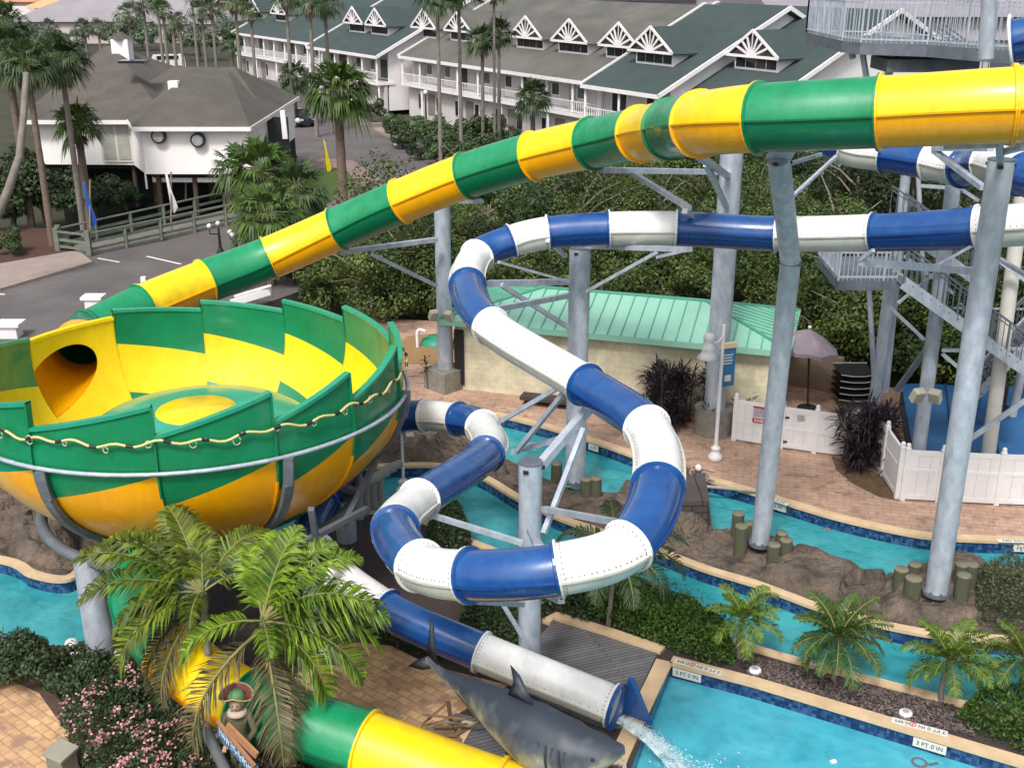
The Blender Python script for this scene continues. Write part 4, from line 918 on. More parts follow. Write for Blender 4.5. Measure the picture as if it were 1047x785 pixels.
# ================================================================== DEPTH MARKERS
MK = mat('marker_tile_white', (.72, .72, .66), .4, (.6, .6, .55), 8); INK = mat('marker_ink', (.03, .03, .035), .6); RED = mat('marker_red', (.55, .12, .10), .6)
def wall_marker(xa, ya, xb, yb, txt, lb, z=-.13, h=.19):
    a_, c_ = G(xa, ya, 0), G(xb, yb, 0); a_.z = c_.z = z-.01; d = (c_-a_).normalized(); n = Vector((d.y, -d.x, 0)); c = (a_+c_)/2+n*.055
    rt = thing('depth_marker', c, lb, 'depth marker'); M = Matrix((d, Vector((0, 0, 1)), n)).transposed().to_4x4()
    b = MB(); b.box(c, ((c_-a_).length, h, .016), mtx=M.to_3x3()); b.build('tile', MK, rt)
    text_part(txt, .128, Matrix.Translation(c+n*.011)@M, INK, rt)
def deck_marker(xa, ya, xb, yb, txt, lb, z=.056, flip=True, red=None, size=.15, wdt=.17):
    a_, c_ = G(xa, ya, z), G(xb, yb, z); d = (c_-a_).normalized(); c = (a_+c_)/2; n = Vector((-d.y, d.x, 0))
    rt = thing('depth_marker', c, lb, 'depth marker'); M = Matrix((d, n, Vector((0, 0, 1)))).transposed().to_4x4()
    b = MB(); b.box(c, ((c_-a_).length, wdt, .008), mtx=M.to_3x3()); b.build('tile', MK, rt)
    R2 = Matrix.Rotation(PI, 4, 'Z') if flip else Matrix.Identity(4)
    L = (c_-a_).length
    for tx, off in txt: text_part(tx, size, Matrix.Translation(c+d*off*L+Vector((0, 0, .006)))@M@R2, INK, rt)
    if red is not None:
        q = c+d*red*L+Vector((0, 0, .006)); b = MB(); b.lathe(q, [(.07, 0), (.07, .006), (.05, .006), (.05, 0)], 16); b.beam(q+Vector((-.05, -.05, .004)), q+Vector((.05, .05, .004)), .02, .004); b.build('no_diving_symbol', RED, rt)
wall_marker(689, 679, 718, 686.6, '3 FT 0 IN', 'white 3 FT 0 IN tile on the pool wall at the pool corner')
wall_marker(935, 749.5, 969, 759.7, '3 FT 0 IN', 'white 3 FT 0 IN tile on the pool wall near the third small palm')
deck_marker(690, 674.5, 738, 688, [('0.9M', -.32), ('3 FT 0 IN', .22)], 'upside down depth marker strip on the coping at the pool corner', red=-.12, size=.13)
deck_marker(912, 735, 969, 750, [('0.9M', -.32), ('3 FT 0 IN', .22)], 'upside down depth marker strip on the coping by the skimmer lid', red=-.12, size=.13)
deck_marker(822, 674.5, 846, 681.5, [('3 FT 0 IN', 0)], 'depth marker strip on river coping behind the middle small palm', flip=False, size=.11)
deck_marker(864, 687, 878, 691, [('0.9M', 0)], 'short depth marker on river coping right of the middle small palm', flip=False, size=.11)
wall_marker(789, 510.7, 805, 515.5, '3 FT', 'small depth tile on the river wall right of the kinked column')
deck_marker(790, 510.5, 806, 516, [('3 FT', 0)], 'small depth tile on the deck coping right of the kinked column', flip=False)
wall_marker(1036, 554.3, 1062, 555, '3 FT 0 IN', 'depth tile on the river wall at the far right')
deck_marker(1020, 552.5, 1062, 553.5, [('NO DIVING', 0)], 'depth strip on the deck coping at the far right', flip=False)
wall_marker(603, 451.4, 613, 454.7, '3 FT', 'tiny depth tile on river wall behind the middle column')
deck_marker(340, 531, 364, 526, [('3 FT 0 IN', 0)], 'depth strip under the right edge of the bowl', flip=False)
# small net lying at pool edge
nb_ = thing('pool_net', G(700, 488, .05), 'dark pool net heap at the corner above the stone block', 'net'); b = MB()
for i in range(60):
    q = G(696+random.uniform(-18, 22), 487+random.uniform(-6, 6), .1); b.tube([q, q+Vector((random.uniform(-.3, .3), random.uniform(-.3, .3), random.uniform(.0, .25))), q+Vector((random.uniform(-.5, .5), random.uniform(-.3, .3), 0))], .015, 4)
b.build('mesh_cloth', mat('net_grey', (.09, .09, .09), .9), nb_); MB().ball(G(714, 478, .2), .1).build('float', WHITE, nb_); MB().tube([G(720, 497, .12), G(778, 502, .16)], .05, 8).build('pole', mat('driftwood', (.42, .34, .26), .8, (.3, .24, .18), 6), nb_)
# ================================================================== HOTEL
dv = Vector((-.5405, .8413, 0)); nin = Vector((.8413, .5405, 0)); mi_ = Vector((0, 0, 1))
def hotel(E0, L, ridge_w, zr, label, dorm=(), greenend=0, ov=.6, end_gable=True, ez=5.4, depth2=12, cols_from=0):
    rt = thing('hotel_building', (E0.x, E0.y, 0), label, 'hotel')
    def Q(u, v, z): return Vector((E0.x, E0.y, 0))+dv*u+nin*v+Vector((0, 0, z))
    sl = (zr-ez)/ridge_w
    def roofpoly(u0, u1, m, name='roof'):
        b = MB(); t = .22
        for s in (0, 1):
            v0, v1 = (0, ridge_w) if s == 0 else (2*ridge_w, ridge_w)
            a_ = [Q(u0, v0, ez), Q(u1, v0, ez), Q(u1, v1, zr), Q(u0, v1, zr)]
            b.add(a_+[p-Vector((0, 0, t)) for p in a_], [(0, 1, 2, 3), (7, 6, 5, 4), (0, 4, 5, 1), (1, 5, 6, 2), (3, 2, 6, 7), (0, 3, 7, 4)])
        return b.build(name, m, rt)
    if greenend:
        roofpoly(-ov, greenend, HOTGRN); roofpoly(greenend, L, HOTBRN)
    else: roofpoly(-ov, L, HOTGRN)
    # fascia boards and gable rakes
    b = MB(); b.beam(Q(-ov, -.06, ez-.12), Q(L, -.06, ez-.12), .10, .28); b.build('eave_fascia', WHT, rt)
    for uu in (-ov-.05, L+.05):
        b = MB(); b.beam(Q(uu, -.1, ez-.05), Q(uu, ridge_w, zr-.02), .12, .30); b.beam(Q(uu, ridge_w, zr-.02), Q(uu, 2*ridge_w, ez-.05), .12, .30); b.build('rake_board', WHT, rt)
    # gable end walls
    v0 = 1.5
    for uu in (0, L-.2):
        b = MB()
        a_ = [Q(uu, v0, 0), Q(uu, 2*ridge_w-.5, 0), Q(uu, 2*ridge_w-.5, ez+.2), Q(uu, ridge_w, zr-.3), Q(uu, v0, ez-.25+v0*sl)]
        c_ = [p+dv*.2 for p in a_]; b.add(a_+c_, [(4, 3, 2, 1, 0), (5, 6, 7, 8, 9), (0, 1, 6, 5), (1, 2, 7, 6), (2, 3, 8, 7), (3, 4, 9, 8), (4, 0, 5, 9)])
        b.build('gable_wall', WHT, rt)
    # facade: upper floor set back behind balcony, lower floor
    b = MB()
    b.prism([Q(.2, 2.0, 0).xy, Q(L-.2, 2.0, 0).xy, Q(L-.2, 2.3, 0).xy, Q(.2, 2.3, 0).xy], 2.9, ez+.5)
    b.prism([Q(0, 1.0, 0).xy, Q(L, 1.0, 0).xy, Q(L, 1.3, 0).xy, Q(0, 1.3, 0).xy], -.5, 2.75)
    b.build('facade_wall', mat('hotel_facade', (.66, .62, .62), .8, (.54, .51, .51), .5, 6), rt)
    b = MB(); b.prism([Q(-.1, .15, 0).xy, Q(L, .15, 0).xy, Q(L, 2.1, 0).xy, Q(-.1, 2.1, 0).xy], 2.55, 2.8); b.build('balcony_floor', WHT, rt)
    n = max(2, int(L/3.4))
    for i in range(n+1):
        u = .1+(L-.3)*i/n; b = MB(); b.beam(Q(u, .25, 2.8), Q(u, .25, ez-.1), .16, .16); b.build('balcony_column', WHT, rt)
        if i % 2 == 0: b = MB(); b.beam(Q(u, .4, -.2), Q(u, .4, 2.6), .18, .18); b.build('ground_column', WHT, rt)
    b = MB(); b.beam(Q(0, .2, 3.75), Q(L, .2, 3.75), .06, .07); b.beam(Q(0, .2, 2.95), Q(L, .2, 2.95), .05, .05)
    k = int(L/.28)
    for i in range(k): b.beam(Q(L*i/k, .2, 2.95), Q(L*i/k, .2, 3.75), .045, .045)
    b.build('balcony_railing', WHT, rt)
    random.seed(int(L*10))
    for i in range(n):
        u = .1+(L-.3)*(i+.5)/n
        if i % 3 == 0 or n < 4:
            wv = 1.9; b = MB(); c = Q(u, 1.97, 3.95); b.box(c, (.08, wv, 2.0), math.atan2(-dv.x, dv.y), 0); f = b.build('sliding_door', WHT, rt); b = MB(); b.box(c-nin*.06, (.06, wv-.25, 1.8), math.atan2(-dv.x, dv.y)); b.build('pane', DARKGL, f)
        else:
            b = MB(); c = Q(u+.6, 1.97, 3.85); b.box(c, (.08, .95, 2.05), math.atan2(-dv.x, dv.y)); b.build('door', mat('hotel_door', (.42, .40, .40), .7, (.34, .33, .33), 2), rt)
            b = MB(); c = Q(u-.7, 1.97, 4.2); b.box(c, (.08, 1.1, 1.1), math.atan2(-dv.x, dv.y)); f = b.build('window', WHT, rt); b = MB(); b.box(c-nin*.06, (.05, .9, .9), math.atan2(-dv.x, dv.y)); b.build('pane', GLASSB if i % 2 else DARKGL, f)
        b = MB(); c = Q(u-.5, .97, 1.2); b.box(c, (.08, .7, 1.5), math.atan2(-dv.x, dv.y)); f = b.build('window', WHT, rt); b = MB(); b.box(c-nin*.05, (.06, .55, 1.35), math.atan2(-dv.x, dv.y)); b.build('pane', DARKGL, f)
        if i % 2: b = MB(); c = Q(u+.9, .97, 1.05); b.box(c, (.08, 1.3, 2.0), math.atan2(-dv.x, dv.y)); b.build('shutter_door', mat('taupe_door', (.22, .19, .18), .8), rt)
    # dormers
    for (u, wv) in dorm:
        vf = 3.4; zf = ez+vf*sl; H = 1.15
        d = MB(); A_ = [Q(u-wv/2, vf, zf-.2), Q(u+wv/2, vf, zf-.2), Q(u+wv/2, vf, zf+H), Q(u-wv/2, vf, zf+H)]
        vb = vf+H/sl+.3; B_ = [Q(u-wv/2, vb, zf-.2), Q(u+wv/2, vb, zf-.2), Q(u+wv/2, vb, zf+H), Q(u-wv/2, vb, zf+H)]
        d.add(A_+B_, [(0, 1, 2, 3), (1, 5, 6, 2), (4, 0, 3, 7), (3, 2, 6, 7)]); dm = d.build('dormer', WHT, rt)
        r = MB(); ov2 = .45; zg = zf+H+wv*.36; vb2 = min(ridge_w-.1, vf+(zg-zf)/sl)
        for sg in (1, -1):
            a0 = Q(u+sg*(wv/2+ov2), vf-.5, zf+H-.25); a1 = Q(u, vf-.5, zg); a2 = Q(u, vb2, zg); a3 = Q(u+sg*(wv/2+ov2), vf+(H-.25)/sl, zf+H-.25)
            r.add([a0, a1, a2, a3, a0-mi_*.1, a1-mi_*.1, a2-mi_*.1, a3-mi_*.1], [(0, 1, 2, 3), (7, 6, 5, 4), (0, 4, 5, 1)])
        r.build('dormer_roof', HOTGRN if (u < greenend or not greenend) else HOTBRN, dm)
        # sunburst gable truss
        g = MB(); zb = zf+H-.2; c = Q(u, vf-.52, zb); Hh = zg-zb; hw = wv/2+ov2
        for sg in (1, -1): g.beam(Q(u+sg*hw, vf-.52, zb), Q(u, vf-.52, zg), .07, .20)
        g.beam(Q(u-hw, vf-.52, zb), Q(u+hw, vf-.52, zb), .07, .18)
        for a in range(1, 8):
            an = PI*a/8; ca, sa = math.cos(an), math.sin(an); tlen = 1/(abs(ca)/hw+abs(sa)/Hh)
            g.beam(Q(u+ca*.28, vf-.52, zb+sa*.28), Q(u+ca*tlen*.97, vf-.52, zb+sa*tlen*.97), .05, .15)
        g.add([Q(u+.34*math.cos(PI*i/8), vf-.55, zb+.34*math.sin(PI*i/8)) for i in range(9)], [tuple(range(9))])
        g.build('sunburst_gable', WHT, dm)
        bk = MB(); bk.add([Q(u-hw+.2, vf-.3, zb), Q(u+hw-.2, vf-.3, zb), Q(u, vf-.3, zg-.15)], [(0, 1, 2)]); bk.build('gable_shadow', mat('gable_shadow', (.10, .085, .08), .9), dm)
        for i in range(4):
            wz = (wv-.3)/4; c = Q(u-wv/2+.15+wz*(i+.5), vf-.03, zf+H/2-.05); ww = MB(); ww.box(c, (.05, wz-.1, H*.62), math.atan2(-dv.x, dv.y)); ww.build('window_pane', DARKGL, dm)
    return rt
def U(E0, px, py): # facade coordinate of the pixel column on this block
    best = min(range(-20, 500), key=lambda i: abs(projx(Vector((E0.x, E0.y, 0))+dv*i*.1+nin*3.4+Vector((0, 0, 7.4)))-px)); return best*.1
def projx(p):
    d = p.y*cp-(p.z-HC)*sp; return 523.5+F*p.x/d
H0_ = Vector((16.5, 75.9, 0)); hotel(H0_, 18, 12, 10.95, 'right hotel block, white gable end facing the slides, one sunburst dormer', [(U(H0_, 773, 0), 4.3)], end_gable=True)
H1_ = Vector((9.9, 80.6, 0)); hotel(H1_, 8.6, 12, 10.95, 'projecting green roofed hotel block with a sunburst dormer, second from right', [(U(H1_, 669, 0), 4.3)])
H2_ = Vector((6.6, 88.2, 0)); hotel(H2_, 33, 11.6, 10.8, 'long hotel block with grey brown roof and row of sunburst dormers', [(U(H2_, x, 0), 4.3) for x in (637, 586, 542, 472, 437)], ov=.0)
bpy.data.objects[-1]
H3_ = Vector((-13.6, 115.5, 0)); hotel(H3_, 17, 11.5, 10.9, 'green roofed hotel block with two pale dormers behind the tall palm', [(U(H3_, x, 0), 4.0) for x in (388, 365)])
H4_ = Vector((-22.1, 133.0, 0)); hotel(H4_, 28, 11.5, 10.9, 'far left hotel block partly hidden by tall palms', [(U(H4_, x, 0), 4.2) for x in (288, 262)])
# make the long block's roof grey brown
for o in bpy.data.objects:
    if o.get('label', '').startswith('long hotel block'):
        for c in o.children_recursive:
            if c.name.split('.')[0] in ('roof', 'dormer_roof'):
                c.data.materials[0] = HOTBRN
# lavender roofed halls beyond
def shed(x0, y0, x1, y1, h, zr, label, m, axis='x'):
    rt = thing('hall_building', ((x0+x1)/2, (y0+y1)/2, 0), label, 'building')
    b = MB(); b.prism([(x0, y0), (x1, y0), (x1, y1), (x0, y1)], -.5, h); b.build('wall', mat('hall_wall', (.45, .43, .46), .8, (.36, .34, .37), .3), rt)
    b = MB(); o = 1.0; ym = (y0+y1)/2
    b.add([(x0-o, y0-o, h), (x1+o, y0-o, h), (x1+o, ym, zr), (x0-o, ym, zr), (x1+o, y1+o, h), (x0-o, y1+o, h)], [(0, 1, 2, 3), (3, 2, 4, 5), (1, 4, 2), (0, 3, 5)]); b.build('roof', m, rt)
    b = MB()
    for i in range(int((x1-x0)/5)): b.box((x0+2.5+i*5, y0-.05, h*.55), (2.2, .2, h*.4))
    b.build('window_band', mat('window_shade', (.08, .08, .10), .4), rt)
shed(-10, 155, 24, 185, 9.5, 12.6, 'wide mauve grey roofed hall behind the long hotel block', LAVR)
shed(27, 118, 80, 150, 9.0, 12.4, 'mauve roofed hall behind the right hotel block', LAVR)
shed(20, 165, 70, 200, 10.5, 13.4, 'distant mauve roofed hall at the top right', LAVR)
# ================================================================== STILT HOUSE
hb = thing('stilt_house', (-22, 72, 0), 'white house on dark pilings with a big brown grey hipped roof', 'house')
fp = [(-28.9, 69.0), (-23.0, 68.8), (-21.3, 65.6), (-15.2, 65.6), (-15.2, 71.2), (-15.3, 80.5), (-20, 86), (-28.9, 86)]
b = MB(); b.prism(fp, 2.5, 5.3); b.build('wall', mat('house_white', (.92, .88, .88), .7, (.86, .82, .81), .6, 6), hb)
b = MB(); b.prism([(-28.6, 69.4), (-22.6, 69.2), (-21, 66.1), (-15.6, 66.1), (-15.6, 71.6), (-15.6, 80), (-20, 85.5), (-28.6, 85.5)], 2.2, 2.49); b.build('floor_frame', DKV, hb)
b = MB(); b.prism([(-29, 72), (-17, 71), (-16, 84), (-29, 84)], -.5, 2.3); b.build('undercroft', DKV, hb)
for (x, y) in [(-28.5, 69.6), (-26.5, 69.4), (-23.2, 69.3), (-21.3, 67.5), (-20.8, 66.2), (-18.7, 66.3), (-16.8, 66.3), (-15.6, 66.3), (-22.5, 70.8), (-19, 70.8), (-15.7, 71.8)]:
    b = MB(); b.tube([(x, y, -.6), (x, y, 2.45)], .15, 8); b.build('piling', mat('dark_piling', (.10, .065, .05), .9, (.06, .045, .035), 3), hb)
b = MB(); b.beam((-21.2, 66.4, 2.05), (-15.4, 66.3, 2.05), .12, .3); b.beam((-15.3, 66.3, .3), (-15.3, 66.3, 2.5), .12, .12); b.beam((-21.4, 65.8, 1.6), (-21.4, 65.8, 2.6), .1, .1); b.build('skirt_beam', WHT, hb)
def hip(x0, y0, x1, y1, ze, zr, ry, rx0, rx1, cham=None, name='roof'):
    b = MB(); e = [Vector((x0, y0, ze)), Vector((x1, y0, ze)), Vector((x1, y1, ze)), Vector((x0, y1, ze))]; a_ = Vector((rx0, ry, zr)); c_ = Vector((rx1, ry, zr))
    b.add([e[0], e[1], c_, a_], [(0, 1, 2, 3)]); b.add([e[1], e[2], c_], [(0, 1, 2)]); b.add([e[2], e[3], a_, c_], [(0, 1, 2, 3)]); b.add([e[3], e[0], a_], [(0, 1, 2)])
    o = b.build(name, GRAYSHG, hb)
    b = MB()
    for p, q in zip(e, e[1:]+e[:1]): b.beam(p-Vector((0, 0, .12)), q-Vector((0, 0, .12)), .12, .24)
    b.build('fascia', WHT, hb); return o
rf = hip(-29.6, 68.2, -20.5, 87, 5.25, 8.9, 77, -26.8, -26.2)
hip(-25.5, 70.4, -15.0, 81, 5.24, 7.7, 75.5, -22, -18)
b = MB(); q = [Vector(v) for v in [(-22.9, 68.3, 5.28), (-21.6, 65.0, 5.28), (-14.9, 65.0, 5.28), (-14.9, 74.5, 5.28), (-24.0, 74.5, 5.28)]]; ap = Vector((-20.2, 69.8, 7.25)); ap2 = Vector((-20.6, 74.5, 7.6)); ap3 = Vector((-18.2, 74.5, 7.5))
b.add([q[0], q[1], ap], [(0, 1, 2)]); b.add([q[1], q[2], ap], [(0, 1, 2)]); b.add([q[2], q[3], ap3, ap], [(0, 1, 2, 3)]); b.add([q[4], q[0], ap, ap2], [(0, 1, 2, 3)]); b.add([ap, ap3, ap2], [(0, 1, 2)]); b.build('bay_roof', GRAYSHG, hb)
b = MB(); b.beam(q[0]-mi_*.12, q[1]-mi_*.12, .12, .24); b.beam(q[1]-mi_*.12, q[2]-mi_*.12, .12, .24); b.beam(q[2]-mi_*.12, q[3]-mi_*.12, .12, .24); b.build('bay_fascia', WHT, hb)
b = MB(); c = AY(125, 50, 76.5); b.box(c-mi_*.2, (1.1, 1.0, 1.6)); ch = b.build('cupola', WHT, rf); b = MB(); b.lathe(c+mi_*.6, [(.85, 0), (.1, .45), (.01, .46)], 4); b.build('cupola_cap', GRAYSHG, rf)
b = MB(); c = AY(178, 89, 69.5); b.box(c, (.6, .5, .7)); b.build('roof_vent', WHT, rf)
b = MB(); c = AY(137, 63, 72); b.box(c, (1.6, 1.2, .15)); b.build('skylight', DARKGL, rf)
for i, x in enumerate((163, 203)):
    c = AY(x, 139 if i == 0 else 143, 65.5); b = MB(); b.tube([c, c+Vector((0, -.25, 0))], .42, 24); f = b.build('round_fan', BLACK, hb)
    b = MB(); b.tube([c+Vector((0, -.24, 0)), c+Vector((0, -.30, 0))], .31, 24); b.build('fan_disc', mat('fan_grey', (.35, .38, .38), .5, (.2, .22, .22), 8), f)
c = AY(119, 146, 68.75); b = MB(); b.box(c, (1.9, .1, 2.3)); f = b.build('window', mat('window_frame_cream', (.62, .58, .52), .7), hb)
for dx in (-.45, .45): b = MB(); b.box(c+Vector((dx, -.06, 0)), (.72, .06, 2.0)); b.build('pane', mat('curtained_pane', (.30, .30, .27), .4, (.42, .41, .36), 2), f)
b = MB(); c = AY(284, 138, 71.1); b.box(c, (1.4, .15, 2.2)); f = b.build('porch_window', DARKGL, hb)
b = MB(); b.beam(AY(289, 113, 70.9), AY(292, 142, 70.9), .3, .3); b.build('porch_column', WHT, hb)
# ================================================================== FOOTBRIDGE RAILINGS
def wood_rail(Pp, label, h=1.15):
    rt = thing('bridge_railing', Pp[0], label, 'railing'); Pp = [Vector(p) for p in Pp]; L = (Pp[1]-Pp[0]).length; n = max(1, int(L/2.1))
    for i in range(n+1):
        p = Pp[0].lerp(Pp[1], i/n); b = MB(); b.box(p+mi_*(h*.5), (.16, .16, h)); b.build('post', GRNW, rt)
        if i in (0,): b = MB(); b.box(p+mi_*(h*.5+.1), (.24, .24, h+.15)); b.build('end_post', GRNW, rt)
    for z, t in ((h, .09), (h*.62, .06), (h*.3, .06)):
        b = MB(); b.beam(Pp[0]+mi_*z, Pp[1]+mi_*z, .14 if z == h else .05, .07 if z == h else .14); b.build('rail_board', GRNW, rt)
wood_rail([G(92, 262), G(262, 224)], 'weathered green grey timber footbridge railing beside the road')
wood_rail([G(60, 258), G(92, 262)], 'short timber railing end joining the long footbridge rail on the left', 1.1)
wood_rail([G(62, 256), G(230, 216)], 'far timber footbridge railing in front of the stilt house')
b = MB(); b.prism([G(62, 256).xy, G(92, 262).xy, G(262, 224).xy, G(232, 216).xy], -.1, .1); struct(b.build('footbridge_deck', mat('grey_boardwalk', (.20, .19, .17), .9, (.13, .125, .11), 2)))
# ================================================================== STREET LAMPS, FLAGS, VEHICLES
def globe_lamp(base, h, label, heads=3, m=BLACK, gr=.22):
    rt = thing('street_lamp', base, label, 'street lamp'); base = Vector(base); b = MB(); b.tube([base, base+mi_*h], [.09, .05], 8); b.build('pole', m, rt)
    MB().lathe(base, [(.2, 0), (.2, .2), (.09, .45)], 12).build('base', m, rt)
    for k in range(heads):
        a = k*2*PI/heads+.4; q = base+mi_*(h-.1)+Vector((.45*math.cos(a), .45*math.sin(a), 0)) if k or heads == 3 else base+mi_*h
        b = MB(); b.tube([base+mi_*(h-.35), q+Vector((0, 0, -.2)), q], .035, 6); b.build('arm', m, rt); MB().ball(q+mi_*.2, gr, 10).build('globe', GLB, rt)
globe_lamp(G(301, 162), 2.7, 'black street lamp with three white globes at the road bend')
globe_lamp(G(226, 262), 1.5, 'black lamp cluster with white bell heads behind the yellow tube, left of it', 2, gr=.13)
globe_lamp(G(243, 264), 1.2, 'black lamp cluster with white bell heads nearest the railing end', 3, gr=.13)
globe_lamp(G(436, 135), 3.2, 'small dark lamp in front of the long hotel block', 1)
globe_lamp(G(529, 150), 2.6, 'black lamp beside the lone fan palm of the hotel', 1)
def flag(px, py, top, yy, c, lb, hh=1.0, wv=.5):
    base = G(px, py) if yy is None else AY(px, py, yy); rt = thing('feather_flag', base, lb, 'flag'); tz = AY(px, top, base.y)
    b = MB(); b.tube([base, tz], .05, 8); b.build('pole', mat('flag_pole', (.25, .2, .15), .7), rt)
    b = MB(); n = 6; vs = []
    for i in range(n+1):
        t = i/n; z = tz.z-.1-hh*t; ww = wv*(.12+.75*min(1, t*1.25) if t < .85 else .35)
        vs += [(base.x+.03+.12*t, base.y, z), (base.x+.1+ww, base.y-.15*math.sin(t*5), z-.30*t)]
    b.add(vs, [(2*i, 2*i+1, 2*i+3, 2*i+2) for i in range(n)], 0, True); b.build('cloth', mat('flag_'+lb.split()[0], c, .8, tuple(v*.8 for v in c), 2), rt)
flag(92, 250, 184, None, (.01, .09, .42), 'blue furled flag on pole by the footbridge end', 2.2, .45)
flag(175, 240, 176, None, (.75, .70, .70), 'white furled flag on pole in front of the stilt house', 1.9, .45)
flag(332, 178, 141, None, (.85, .65, .01), 'yellow furled flag beside the tall palm at the road', 2.2, .45)
flag(190, 205, 172, 67, (.3, .3, .3), 'grey slim pole flag right of the white furled flag', .4, .1)
def car(c, rz, m, label, L=4.4, W=1.8, H=1.45, van=False):
    rt = thing('parked_car' if not van else 'parked_van', (0, 0, 0), label, 'car' if not van else 'van')
    pr = ([(-L/2, .35), (-L/2, .85), (-L/2+.9, .95), (-L/2+1.5, H), (L/2-1.0, H), (L/2-.3, .95), (L/2, .9), (L/2, .35)] if not van else [(-L/2, .35), (-L/2, 1.0), (-L/2+.6, 1.15), (-L/2+1.1, H), (L/2-.1, H), (L/2, .9), (L/2, .35)])
    b = MB(); n = len(pr); a_ = [Vector((x, -W/2*(1 if z < 1.0 else .86), z)) for x, z in pr]; c_ = [Vector((x, W/2*(1 if z < 1.0 else .86), z)) for x, z in pr]
    b.add(a_+c_, [tuple(range(n)), tuple(range(2*n-1, n-1, -1))]+[(i, n+i, n+(i+1) % n, (i+1) % n) for i in range(n)]); b.build('body', m, rt, .06)
    for sg in (1, -1):
        b = MB(); x0, x1 = -L/2+1.25, L/2-.75; b.box(((x0+x1)/2, sg*W*.455, H*.83), (x1-x0-.3, .03, H*.24)); b.build('side_window', DARKGL, rt)
        for x in (-L/2+.8, L/2-.8):
            b = MB(); b.tube([(x, sg*(W/2-.2), .33), (x, sg*(W/2+.01), .33)], .33, 16); wl = b.build('wheel', BLACK, rt); b = MB(); b.tube([(x, sg*(W/2), .33), (x, sg*(W/2+.03), .33)], .19, 12); b.build('rim', GALV, wl)
        b = MB(); b.box((-L/2-.01, sg*.6, .72), (.05, .35, .16)); b.build('headlight', WHITE, rt); b = MB(); b.box((L/2+.01, sg*.62, .75), (.05, .3, .16)); b.build('tail_light', mat('tail_red', (.3, .01, .01), .3), rt)
    b = MB(); M = Matrix.Rotation(-.9, 3, 'Y'); b.box((-L/2+1.17, 0, (H+.95)/2+.04), (.75, W*.8, .03), mtx=M); b.build('windscreen', DARKGL, rt)
    rt.location = c; rt.rotation_euler = (0, 0, rz)
car(G(304, 128), 2.2, mat('navy_car_paint', (.015, .02, .045), .25, (.02, .025, .05), 2, coat=.6), 'dark navy car parked on the road beyond the stilt house')
car(G(170, 72), .4, mat('white_van_paint', (.7, .7, .72), .3, (.65, .65, .67), 2, coat=.5), 'white van parked behind the stilt house roof', 5.2, 2.0, 2.1, True)
car(G(258, 100), 2.1, mat('grey_car_paint', (.16, .17, .18), .3, (.12, .13, .14), 2), 'dark grey car under the far hotel block')
# low white posts/wall behind the bowl
for i, (x, y, wv) in enumerate([(97, 316, .9), (12, 344, 1.0)]):
    c = G(x, y, 0); rt = thing('gate_pillar', c, ['white capped pillar left of the big yellow tube', 'white capped pillar at the left edge above the bowl'][i], 'pillar'); MB().box(c+mi_*.2, (wv*.7, wv*.6, .6)).build('shaft', WHITE, rt); MB().box(c+mi_*.55, (wv, wv*.8, .12)).build('cap', WHITE, rt)
c = G(148, 296, 0); o = MB().box(c+mi_*.2, (.22, .2, .8)).build('marker_post', WHITE); tag(o, 'small white post just above the big yellow tube', 'post')
fr0 = thing('white_frame', G(262, 312), 'small white rail frame below the green tube near the bowl rim', 'frame'); b = MB(); a_ = G(240, 303, .3); c_ = G(276, 292, .9); d_ = G(279, 305, .2); b.beam(a_, c_, .1, .1); b.beam(c_, d_, .1, .1); b.beam(G(236, 310, .2), G(276, 298, .6), .1, .3); b.build('rail', WHITE, fr0)
# curb-side pieces by the hotel
c = G(408, 140); o = MB().beam(G(404, 148, .4), G(414, 134, .8), .16, .12).build('handrail', WHITE); tag(o, 'short white sloping handrail among the hotel shrubs', 'handrail')
c = G(385, 130); b = MB(); b.beam(G(366, 131, .2), G(404, 129, .2), 1.0, .7); o = b.build('low_wall', CONC); tag(o, 'pale low concrete wall at the driveway mouth', 'wall')
# ================================================================== VEGETATION
def rnd(a_, c_): return random.uniform(a_, c_)
def leaf_blob(n, rad, size, seed, lobes=9, flat=.75, m=None, hollow=.5, quad=True, zlo=-.45):
    """leafy crown mesh in a unit-ish volume: lobed shell of leaf quads with gaps"""
    random.seed(seed); b = MB(); L = []
    for i in range(lobes):
        a = rnd(0, 2*PI); r = rad*rnd(.15, .72); L.append((Vector((r*math.cos(a), r*math.sin(a), rad*flat*rnd(zlo, .60))), rad*rnd(.20, .46)))
    for i in range(n):
        c, r = random.choice(L); v = Vector((random.gauss(0, 1), random.gauss(0, 1), random.gauss(0, 1))).normalized()
        p = c+v*r*(hollow+(1-hollow)*random.random()**.6); p.z *= flat if p.z < 0 else 1
        nrm = (v+Vector((rnd(-.8, .8), rnd(-.8, .8), rnd(-.1, .9)))).normalized(); t = nrm.orthogonal().normalized(); t = Matrix.Rotation(rnd(0, 6.3), 3, nrm)@t; u = nrm.cross(t)
        s = size*rnd(.6, 1.3); b.add([p-t*s*.5, p-u*s*.28, p+t*s*.5, p+u*s*.28], [(0, 1, 2, 3)])
    return b
def branches(rad, h, seed, b=None, n=6, r0=.12):
    random.seed(seed); b = b or MB(); top = Vector((0, 0, h*.4)); b.tube([(0, 0, -h), (rnd(-.1, .1)*rad, rnd(-.1, .1)*rad, -h*.4), top], [r0*1.3, r0, r0*.6], 8)
    for i in range(n):
        a = rnd(0, 2*PI); z = -h*.5+h*.8*i/n; p = Vector((0, 0, z)); ex = .78 if n > 6 else .5; q = Vector((rad*ex*math.cos(a), rad*ex*math.sin(a), z+rad*ex*rnd(.3, .8))); b.tube([p, p.lerp(q, .5)+Vector((0, 0, .08*rad)), q], [r0*.6, r0*.35, r0*.12], 6)
    return b
